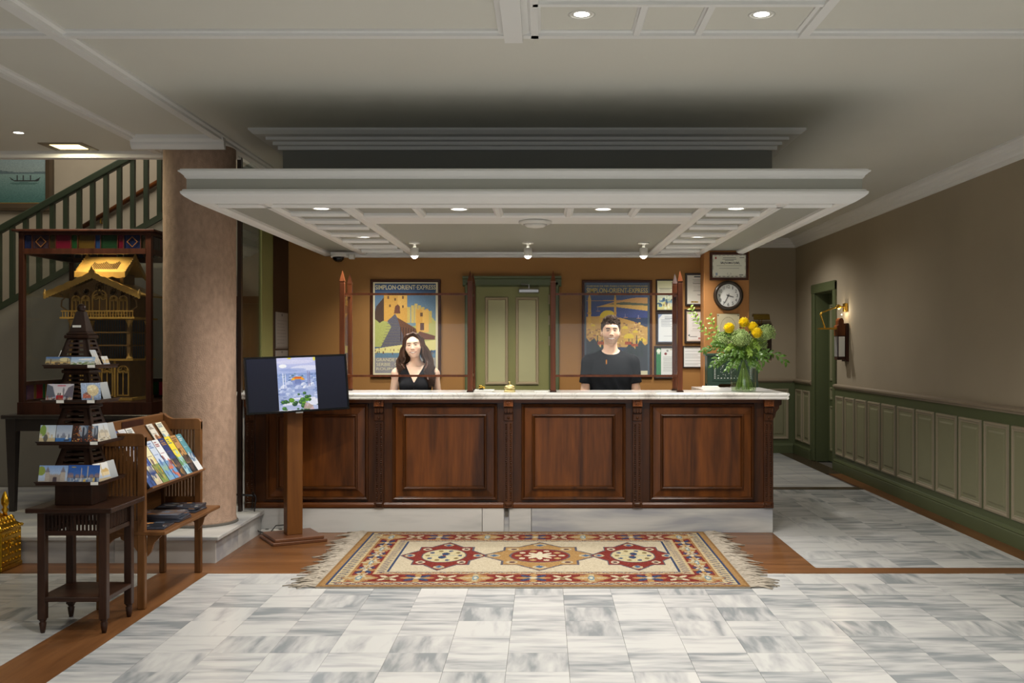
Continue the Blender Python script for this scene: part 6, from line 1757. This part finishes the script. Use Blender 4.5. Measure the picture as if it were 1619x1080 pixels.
for s, (x, y) in enumerate(((-2.385, 6.42), (-2.40, 6.78))):
    for k in range(4 if s == 0 else 3):
        lv = (['lowest', 'second', 'third', 'topmost'] if s == 0 else ['lowest', 'middle', 'topmost'])[k]
        magazine(x+random.uniform(-.01, .01), y+random.uniform(-.015, .015), .4556+.0122*(k+1), random.uniform(-.06, .06), lv+' dark magazine of the '+('nearer' if s == 0 else 'farther')+' pile on the rack shelf', '2a2f38' if k < 3 else '6a5a50')
magazine(-2.39, 6.16, .4556+.0122, .05, 'single dark magazine lying at the near end of the rack shelf')

# =================================================================== BRASS SHOESHINE BOX
bb = thing('brass_box', (-3.86, 7.12, 0), 'embossed golden brass box with a domed lid and finials at the left edge', 'box')
X0, X1, Y0, Y1 = -4.12, -3.70, 6.985, 7.255
MB().taper((X0+X1)/2, (Y0+Y1)/2, .0, .03, .215, .14, .215, .14).box(X0, X1, Y0, Y1, .03, .27).build('body', M['brassbox'], bb, bevel=.004)
MB().taper((X0+X1)/2, (Y0+Y1)/2, .27, .29, .218, .142, .225, .15).taper((X0+X1)/2, (Y0+Y1)/2, .29, .36, .215, .14, .12, .05).taper((X0+X1)/2, (Y0+Y1)/2, .36, .385, .13, .06, .11, .04).build('lid', M['brassbox'], bb, bevel=.004)
st_ = MB()
for j in range(5):
    for k in range(9): st_.ball((X0+.03+k*.045, Y0-.001, .06+j*.045), .010, 7, 5)
    for k in range(6): st_.ball((X1+.001, Y0+.025+k*.044, .06+j*.045), .010, 7, 5)
for k in range(14): st_.ball((X0+.005+k*.032, Y0-.004, .285), .013, 7, 5)
for k in range(9): st_.ball((X1+.004, Y0+.005+k*.032, .285), .013, 7, 5)
for k in range(6): st_.ball((X1-.055, Y0+.035+k*.04, .335), .022, 7, 5); st_.ball((X1-.04, Y0+.03+k*.042, .31), .018, 7, 5)
st_.build('studs', M['brassbox'], bb, smooth=True)['kind'] = 'stuff'
for x, y in ((X1-.09, Y0+.05), (X0+.06, Y0+.05), (X1-.09, Y1-.05), ((X0+X1)/2, (Y0+Y1)/2)):
    MB().lathe([(.02, .0), (.014, .03), (.024, .05), (.012, .065), (.026, .09), (.027, .12), (.016, .15), (.008, .17), (0, .18)], (x, y, .345), 14).build('finial', M['brassbox'], bb, smooth=True)
MB().ball((X1+.004, Y0+.13, .17), .016, 8, 6).box(X1, X1+.006, Y0+.09, Y0+.17, .12, .20).build('lock_plate', M['brassbox'], bb)

# =================================================================== PEOPLE: one smooth skin each, grown from blended tapering volumes
class Field:
    def __init__(s, xs, ys, zs):
        s.x, s.y, s.z = [np.asarray(a, np.float32) for a in (xs, ys, zs)]
        s.d = np.full((len(s.x), len(s.y), len(s.z)), 1.0, np.float32)
    def _sub(s, lo, hi):
        i = [slice(max(np.searchsorted(a, l)-1, 0), min(np.searchsorted(a, h)+1, len(a))) for a, l, h in zip((s.x, s.y, s.z), lo, hi)]
        return tuple(i), s.x[i[0]][:, None, None], s.y[i[1]][None, :, None], s.z[i[2]][None, None, :]
    def _mix(s, i, d, k, op):
        a = s.d[i]
        if op == 'u':
            h = np.clip(.5+.5*(a-d)/k, 0, 1); s.d[i] = a*(1-h)+d*h-k*h*(1-h)
        else:
            d = -d; h = np.clip(.5-.5*(a-d)/k, 0, 1); s.d[i] = a*(1-h)+d*h+k*h*(1-h)
    def cap(s, a, b, ra, rb, k=.02, op='u'):
        a, b = np.array(a, float), np.array(b, float); m = max(ra, rb)+k+.05
        i, X, Y, Z = s._sub(np.minimum(a, b)-m, np.maximum(a, b)+m)
        v = b-a; L = float(v@v)+1e-9
        t = np.clip(((X-a[0])*v[0]+(Y-a[1])*v[1]+(Z-a[2])*v[2])/L, 0, 1)
        d = np.sqrt((X-a[0]-t*v[0])**2+(Y-a[1]-t*v[1])**2+(Z-a[2]-t*v[2])**2)-(ra+(rb-ra)*t)
        s._mix(i, d, k, op); return s
    def ell(s, c, r, k=.02, op='u'):
        c, r = np.array(c, float), np.array(r, float); m = r+k+.05
        i, X, Y, Z = s._sub(c-m, c+m)
        p = ((X-c[0])/r[0])**2+((Y-c[1])/r[1])**2+((Z-c[2])/r[2])**2
        q = ((X-c[0])/r[0]**2)**2+((Y-c[1])/r[1]**2)**2+((Z-c[2])/r[2]**2)**2
        k0 = np.sqrt(p); d = k0*(k0-1)/np.sqrt(q+1e-9)
        s._mix(i, d, k, op); return s
    def mesh(s):
        x, y, z, d = s.x, s.y, s.z, s.d
        I = d < 0
        c = np.zeros(tuple(n-1 for n in d.shape), np.int8)
        for a in (0, 1):
            for b in (0, 1):
                for e in (0, 1):
                    c += I[a:a+c.shape[0], b:b+c.shape[1], e:e+c.shape[2]]
        act = (c > 0) & (c < 8); idx = np.argwhere(act); num = np.full(act.shape, -1, np.int64); num[act] = np.arange(len(idx))
        P = np.zeros((len(idx), 3)); W = np.zeros(len(idx))
        G = (x, y, z)
        cor = [(a, b, e) for a in (0, 1) for b in (0, 1) for e in (0, 1)]
        for p in cor:
            for ax in range(3):
                if p[ax]: continue
                q = list(p); q[ax] = 1
                ia, ib = idx+np.array(p), idx+np.array(q)
                da, db = d[tuple(ia.T)], d[tuple(ib.T)]
                cr = (da < 0) != (db < 0); t = np.where(cr, da/np.where(cr, da-db, 1), 0)
                for m in range(3):
                    va, vb = G[m][ia[:, m]], G[m][ib[:, m]]
                    P[:, m] += np.where(cr, va+(vb-va)*t, 0)
                W += cr
        P /= W[:, None]
        F = []
        for ax in range(3):
            u, v = [m for m in range(3) if m != ax]
            sl0 = [slice(None)]*3; sl1 = [slice(None)]*3
            sl0[ax] = slice(0, -1); sl1[ax] = slice(1, None)
            A, B = I[tuple(sl0)], I[tuple(sl1)]
            e = np.argwhere(A != B)
            e = e[(e[:, u] > 0) & (e[:, v] > 0) & (e[:, u] < d.shape[u]-1) & (e[:, v] < d.shape[v]-1)]
            if not len(e): continue
            o = np.zeros((4, 3), int); o[1, u] = -1; o[2, u] = -1; o[2, v] = -1; o[3, v] = -1
            qd = np.stack([num[tuple((e+k).T)] for k in o], 1)
            flip = A[tuple(e.T)] if ax != 1 else ~A[tuple(e.T)]
            qd[~flip] = qd[~flip][:, ::-1]
            F.append(qd)
        return P, np.vstack(F)

def grid(rng_, fine=None, c=.009, f=.003):
    a = list(np.arange(rng_[0], fine[0] if fine else rng_[1], c))
    if fine:
        a += list(np.arange(fine[0], fine[1], f))+list(np.arange(fine[1], rng_[1]+c, c))
    return np.array(a)

def field_obj(P, F, name, m, parent, xf, colors=None):
    Vw = P@np.array(xf.to_3x3()).T+np.array(xf.translation)-np.array(WPOS[parent.name])
    me = D.meshes.new(name)
    me.vertices.add(len(Vw)); me.vertices.foreach_set('co', Vw.astype(np.float32).ravel())
    me.loops.add(F.size); me.loops.foreach_set('vertex_index', F.astype(np.int32).ravel())
    me.polygons.add(len(F)); me.polygons.foreach_set('loop_start', np.arange(0, F.size, 4, dtype=np.int32))
    me.update(calc_edges=True); me.validate()
    bm = bmesh.new(); bm.from_mesh(me); bmesh.ops.recalc_face_normals(bm, faces=bm.faces); bm.to_mesh(me); bm.free()
    me.polygons.foreach_set('use_smooth', [True]*len(me.polygons))
    if colors is not None:
        at = me.attributes.new('Col', 'FLOAT_COLOR', 'POINT')
        at.data.foreach_set('color', np.hstack([lin_np(colors), np.ones((len(colors), 1))]).astype(np.float32).ravel())
    me.materials.append(m)
    o = D.objects.new(name, me); COL.objects.link(o); o.parent = parent; WPOS[o.name] = Vector(WPOS[parent.name])
    return o

def torso(F, fem, g=0.):
    """torso volumes, grown by g for clothes"""
    sh = .165 if fem else .178
    F.cap((-sh, .03, 1.405), (sh, .03, 1.405), .055+g, .055+g, .03)
    if fem:
        F.ell((0, .02, 1.30), (.150+g, .105+g, .17+g), .05)
        for s in (-1, 1): F.ell((s*.072, -.065, 1.275), (.066+g, .055+g, .062+g), .035)
        F.ell((0, .02, 1.10), (.130+g, .095+g, .17+g), .05).ell((0, .03, .93), (.175+g, .12+g, .15+g), .05)
    else:
        F.ell((0, .015, 1.30), (.182+g, .118+g, .19+g), .05)
        F.ell((0, .015, 1.08), (.168+g, .12+g, .20+g), .05).ell((0, .03, .93), (.172+g, .118+g, .14+g), .05)
    F.cap((-.135, .035, 1.43), (0, .045, 1.50), .040+g, .045+g, .03).cap((.135, .035, 1.43), (0, .045, 1.50), .040+g, .045+g, .03)
def arm_pts(fem, s):
    sh, el, wr = (s*(.185 if fem else .192), .03, 1.395), (s*.226, .035, 1.13), (s*.195, -.17, .99)
    return sh, el, wr
def head(F, fem):
    j = .97 if fem else 1.
    F.ell((0, .015, 1.700), (.076*j, .097, .090), .02)
    F.ell((0, -.025, 1.655), (.066*j, .070, .085), .03)
    F.ell((0, -.028, 1.608), (.055*j, .058, .050), .03)
    F.ell((0, -.067, 1.576), (.022*j, .020, .016), .028)
    F.ell((0, -.068, 1.706), (.050, .021, .016), .03)
    F.ell((0, -.074, 1.612), (.036, .018, .022), .02)
    for s in (-1, 1):
        F.ell((s*.043, -.054, 1.646), (.024, .026, .024), .03)
        F.ell((s*.031, -.099, 1.680), (.017, .013, .010), .016, 's')
        F.ell((s*.031, -.0765, 1.6785), (.015, .0095, .0095), .007)
        F.ell((s*.080*j, .020, 1.665), (.010, .024, .031), .010)
        F.ell((s*.085*j, .013, 1.667), (.006, .013, .017), .006, 's')
        F.ell((s*.0125, -.094, 1.6405), (.0075, .010, .0065), .007)
        F.cap((s*.033, -.076, 1.6185), (s*.004, -.0945, 1.6150), .0030, .0042, .007)
        F.cap((s*.030, -.075, 1.6115), (0, -.0930, 1.6010), .0035, .0055, .008)
    F.cap((0, -.079, 1.690), (0, -.101, 1.648), .0075, .0115, .016)
    F.ell((0, -.104, 1.6445), (.0120, .0105, .0095), .009)
    F.cap((0, .034, 1.62), (0, .04, 1.46), .046 if fem else .055, .052 if fem else .065, .016)

def person(name, label, x, y, scale, fem, tilt=0., turn=0.):
    root = thing(name, (x, y, 0), label, 'person')
    xf = Matrix.Translation((x, y, 0)) @ Matrix.Rotation(math.radians(turn), 4, 'Z') @ Matrix.Diagonal((scale*(1 if fem else 1.0), scale, scale, 1))
    xs = grid((-.36, .36), (-.066, .066), .008, .0016); ys = grid((-.30, .18), (-.125, -.04), .008, .0018); zs = grid((-.02, 1.84), (1.56, 1.72), .0085, .0016)
    F = Field(xs, ys, zs)
    torso(F, fem)
    for s in (-1, 1):
        sh, el, wr = arm_pts(fem, s)
        u, f0 = (.044, .036) if fem else (.053, .043)
        F.ell((s*(sh[0]*s-.002), .03, 1.395), (u+.006, u+.006, u+.010), .03)
        F.cap(sh, el, u, f0, .02).cap(el, wr, f0+.001, .026 if not fem else .022, .015)
        hd = Vector(wr)+Vector((-s*.02, -.085, -.02))
        F.ell((hd.x+s*.008, hd.y+.035, hd.z), (.038, .05, .018), .012)
        for q in range(4):
            k0 = Vector((hd.x-s*.026+s*.018*q, hd.y, hd.z+.002)); L = (.062, .072, .068, .052)[3-q if s > 0 else q]
            k1 = k0+Vector((0, -L*.55, -.004)); k2 = k1+Vector((0, -L*.45, -.022))
            F.cap(k0, k1, .0095, .009, .004).cap(k1, k2, .009, .0075, .004)
        th = Vector((hd.x-s*.03, hd.y+.045, hd.z)); F.cap(th, th+Vector((-s*.03, -.03, -.005)), .013, .010, .006).cap(th+Vector((-s*.03, -.03, -.005)), th+Vector((-s*.038, -.06, -.015)), .010, .008, .004)
        F.cap((s*.092, .03, .90), (s*.10, .025, .50), .088, .056, .03).cap((s*.10, .025, .50), (s*.10, .045, .09), .056, .036, .02)
        F.ell((s*.10, .06, .36), (.05, .055, .11), .03)
        F.cap((s*.10, .045, .05), (s*.115, -.12, .03), .042, .032, .02)
    head(F, fem)
    P, Q = F.mesh()
    # skin colours that belong to the face: lips, teeth, brows, stubble, lids
    base = hexf('edc8b0' if fem else 'e5bda2'); C_ = np.tile(base, (len(P), 1))
    X, Y, Z = P.T; A_ = np.abs(X)
    def put(wt, c):
        wt = np.clip(wt, 0, 1)[:, None]; C_[:] = C_*(1-wt)+hexf(c)*wt
    def soft(dist, wd): return np.clip(1-dist/wd, 0, 1)
    front = ((Y < -.035) & (Z > 1.55)).astype(float)
    if not fem:
        put(.30*np.clip((1.640-Z)/.02, 0, 1)*np.clip((Z-1.55)/.015, 0, 1)*(Y < .02), '8a7264')
    put(front*(.35 if fem else .22)*soft(np.hypot(A_-.042, Z-1.646), .026), 'cf7a68')
    put(front*.25*soft(np.hypot(X, Z-1.645), .018), 'c9806a')
    put(front*.35*soft(np.hypot((A_-.031)/1.5, Z-1.673), .010), '9a6a58')      # under the eye
    mw = 1.22 if fem else 1.36; zm = 1.6085+5.2*X**2; hh_ = .0058*np.clip(1-(A_/(.0255*mw))**2, 0, 1)
    dm = np.abs(Z-zm)-hh_; mouth = front*(Y < -.055)
    put(mouth*(A_ < .0285*mw)*(dm < .0040)*(.85 if fem else .55), 'a84f4a' if fem else 'a8695c')
    put(mouth*(dm < .0006)*(A_ < .027*mw), '5a2f2c'); put(mouth*(dm < -.0006), 'ece4da')
    da = A_-.031
    up_ = 1.6825-11*da**2; lo_ = 1.6762+5*da**2; ins = (A_ > .0175)*(A_ < .0445)
    put(front*ins*(Z < up_)*(Z > lo_), 'cfc4bc')
    put(front*(np.hypot(da, Z-1.6795) < .0048)*(Z < up_)*(Z > lo_), '2a1a12')
    put(front*ins*(np.abs(Z-up_-.0006) < .0015), '2a1c16'); put(front*ins*(np.abs(Z-lo_) < .0008)*.5, '5a3a2e')
    zb = 1.6985+.10*(A_-.013)-3.2*np.clip(A_-.033, 0, 1)**1.0*.06-5*np.clip(A_-.036, 0, 1)**2
    put(front*(A_ > .0125)*(A_ < .0485)*soft(np.abs(Z-zb), .0042 if fem else .0058)*1.6*.9, '3a281e')
    put(front*(np.hypot(A_-.0085, (Z-1.6375)*1.5) < .0040)*(Y < -.085)*.7, '6a3f32')
    C_[Z < .10] = hexf('151312')
    # tilt of the head on the neck
    if tilt:
        def bend(Pn):
            w_ = np.clip((Pn[:, 2]-1.48)/.09, 0, 1); a = math.radians(tilt)*w_
            dx, dz = Pn[:, 0], Pn[:, 2]-1.50
            q = Pn.copy(); q[:, 0] = dx*np.cos(a)+dz*np.sin(a); q[:, 2] = 1.50+dz*np.cos(a)-dx*np.sin(a); return q
    else: bend = lambda Pn: Pn
    field_obj(bend(P), Q, 'body', M['skin'], root, xf, C_)
    # upper garment
    F = Field(grid((-.34, .34), None, .0065), grid((-.20, .20), None, .0065), grid((.85, 1.52), None, .0065))
    torso(F, fem, .009)
    XX, YY, ZZ = F.x[:, None, None], F.y[None, :, None], F.z[None, None, :]
    if not fem:
        for s in (-1, 1):
            sh, el, wr = arm_pts(fem, s)
            e2 = Vector(sh).lerp(Vector(el), .80)
            F.ell((s*(sh[0]*s-.002), .03, 1.395), (.066, .067, .070), .03)
            F.cap(sh, e2, .066, .064, .02)
            d = Vector(el)-Vector(sh); d.normalize(); m = Vector(sh).lerp(Vector(el), .68)
            cut = ((XX-m.x)*d.x+(YY-m.y)*d.y+(ZZ-m.z)*d.z); side = np.where(s*XX > .185, cut, -1)
            F.d = np.maximum(F.d, side).astype(np.float32)
        nk = .085-np.sqrt(XX**2+((YY-.02)*.95)**2+((ZZ-1.525)*1.0)**2)
        F.d = np.maximum(F.d, nk)
        # soft folds
        F.d = (F.d+.0022*np.sin(38*(XX*.6+ZZ)+6*np.sin(9*XX))*np.clip((1.38-ZZ)*6, 0, 1)).astype(np.float32)
    else:
        vcut = np.where((YY < .03), np.minimum(ZZ-1.315, .9)-1.9*np.abs(XX), -1)
        F.d = np.maximum(F.d, np.where(vcut > -1, vcut*.5, -1)).astype(np.float32)
        F.d = np.maximum(F.d, (np.abs(XX)-.158-.02*np.clip((1.37-ZZ)*12, 0, 1))).astype(np.float32)
        nk = .074-np.sqrt(XX**2+(YY-.035)**2+(ZZ-1.52)**2); F.d = np.maximum(F.d, nk).astype(np.float32)
    F.d = np.maximum(F.d, .88-ZZ).astype(np.float32)
    P, Q = F.mesh()
    g = field_obj(P, Q, 'vest' if fem else 'tee_shirt', M['vest' if fem else 'shirt'], root, xf)
    if fem:
        for z in (1.262, 1.20, 1.14):
            yb = P[(np.abs(P[:, 0]) < .01) & (np.abs(P[:, 2]-z) < .01), 1].min()
            MB().ball((0, yb-.001, z), .006, 8, 6, T=xf).build('button', M['black'], g, smooth=True)
    else:
        k = (np.abs(P[:, 0]+.045) < .01) & (np.abs(P[:, 2]-1.405) < .012); yb = P[k, 1].min()
        MB().box(-.050, -.041, yb-.004, yb-.0005, 1.385, 1.425, T=xf @ Matrix.Translation((0, 0, 0))).build('badge', M['pinorange'], g, bevel=.001)
    # trousers
    F = Field(grid((-.26, .26), None, .009), grid((-.18, .20), None, .009), grid((.05, 1.06), None, .009))
    F.ell((0, .03, .94), (.186, .130, .15), .04)
    for s in (-1, 1):
        F.cap((s*.092, .03, .90), (s*.10, .025, .50), .098, .070, .03).cap((s*.10, .025, .50), (s*.10, .045, .10), .070, .060, .02)
    F.d = np.maximum(np.maximum(F.d, F.z[None, None, :]-1.0), .085-F.z[None, None, :]).astype(np.float32)
    P, Q = F.mesh(); field_obj(P, Q, 'trousers', M['trouser'], root, xf)
    # hair: a smooth cap with fine strands laid over it
    F = Field(grid((-.22, .22), None, .0045), grid((-.14, .19), None, .0045), grid((1.22, 1.84), None, .0045))
    rr_ = random.Random(8); strands = []
    if not fem:
        F.ell((0, .022, 1.708), (.082, .102, .095), .01)
        F.ell((0, -.088, 1.655), (.067, .075, .088), .012, 's')
        for s in (-1, 1):
            F.ell((s*.085, -.03, 1.645), (.030, .048, .050), .01, 's'); F.ell((s*.085, .018, 1.665), (.02, .030, .036), .008, 's')
            F.cap((s*.078, -.014, 1.70), (s*.078, -.012, 1.672), .006, .004, .008)
        F.ell((0, .03, 1.56), (.12, .14, .065), .015, 's')
        c0 = Vector((0, .022, 1.708)); rad = Vector((.082, .102, .095))
        while len(strands) < 1500:
            d = Vector((rr_.gauss(0, 1), rr_.gauss(0, 1), rr_.gauss(0, 1))).normalized()
            p = c0+Vector((d.x*rad.x, d.y*rad.y, d.z*rad.z)); n = Vector((d.x/rad.x, d.y/rad.y, d.z/rad.z)).normalized()
            if p.y < -.035 and p.z < 1.748-.4*abs(p.x)*(abs(p.x) > .045): continue
            if p.y < .0 and p.z < 1.69: continue
            if p.z < 1.665 and p.y < .04: continue
            if p.z < 1.625: continue
            topw = min(max((p.z-1.745)/.025, 0), 1)
            cdir = Vector((.75, .65 if p.y > -.03 else .25, .1))*topw+Vector((0, .45, -1))*(1-topw)
            cdir = (cdir-n*cdir.dot(n)).normalized()+Vector((rr_.uniform(-.12, .12), rr_.uniform(-.12, .12), rr_.uniform(-.1, .1)))
            L_ = .020+.030*topw; lf = .002+.007*topw*(1.5 if p.y < -.01 else 1)
            strands.append([p, p+cdir*L_*.33+n*lf, p+cdir*L_*.68+n*lf*1.1, p+cdir*L_+n*(lf*.4-.001)])
    else:
        F.ell((0, .025, 1.705), (.080, .102, .094), .01)
        F.ell((0, -.095, 1.645), (.064, .088, .100), .010, 's')
        F.ell((0, .03, 1.60), (.10, .12, .05), .015, 's')
        def path(s, q, ly, ph, ln):
            """from the parting over the temple and down; q 0 at the face, 1 at the nape; ly 0 inner .. 1 outer"""
            a = math.radians(-36+122*q); ca, sa = math.cos(a), math.sin(a)
            front = s > 0 and q < .55
            pts = [Vector((s*.004+.010, -.052+.12*q, 1.796-.02*q)), Vector((s*(.045+.010*ly), -.058+.125*q, 1.778-.012*q)),
                   Vector((s*(.074+.012*ly), .012+.085*sa, 1.728)), Vector((s*(.080+.016*ly)*(.55+.45*ca), .018+(.092+.01*ly)*sa, 1.67))]
            for m in range(1, 13):
                t = m/12; z = 1.67+(ln-1.67)*t
                wd = .086+.018*ly+(.055 if s > 0 else .046)*math.sin(min(t*1.25, 1)*PI/2)*(.55+.45*ly)
                yb = .018+.094*sa*(1-.35*t)-(.075*t*t if front else (-.035*t if q > .3 else .0))
                wv = .020*min(t*1.6, 1)*math.sin(t*13+ph)
                pts.append(Vector((s*(wd*(.5+.5*ca)+wv), yb+.016*t*math.cos(t*13+ph), z+.006*t*math.cos(t*13+ph*2))))
            return pts
        for s in (-1, 1):
            for k in range(14):
                p = path(s, k/13, .25, k*.55+s, 1.35 if s > 0 else 1.42)
                for m in range(len(p)-1):
                    F.cap(p[m], p[m+1], (.006, .008, .009, .010)[m] if m < 4 else .011-.0006*(m-4), (.008, .009, .010, .011)[m] if m < 4 else .0104-.0006*(m-4), .012)
            for k in range(900):
                q = rr_.random()**1.1; ly = rr_.uniform(.5, 1.5)
                p = path(s, q, ly, round(q*8)*1.1+s+rr_.uniform(-.25, .25), (1.30 if s > 0 else 1.37)+rr_.uniform(-.03, .06))
                j_ = Vector((rr_.uniform(-.009, .009), rr_.uniform(-.012, .010), rr_.uniform(-.002, .010)))
                strands.append([v+j_*min(1, .3+m*.15) for m, v in enumerate(p)])
    P, Q = F.mesh()
    ho = field_obj(bend(P), Q, 'hair', M['hairf' if fem else 'hairm'], root, xf)
    sm = MB()
    for st__ in strands:
        pb = bend(np.array([tuple(v) for v in st__])); n_ = len(st__)
        sm.tube([tuple(xf @ Vector(v)) for v in pb], [.0026*(1-.5*m/(n_-1)) for m in range(n_)] if fem else [.0022]*(n_-1)+[.0009], 4)
    tag(sm.build('strands', M['hairf' if fem else 'hairm'], ho, smooth=True, recalc=False), kind='stuff')
    return root
person('person', 'smiling man in a black crew-neck t-shirt with short dark hair, standing behind the desk', .594, 9.10, 1.0, False, 0)
person('person', 'smiling woman in a black sleeveless v-neck top with long wavy brown hair', -1.150, 9.15, .925, True, -5)
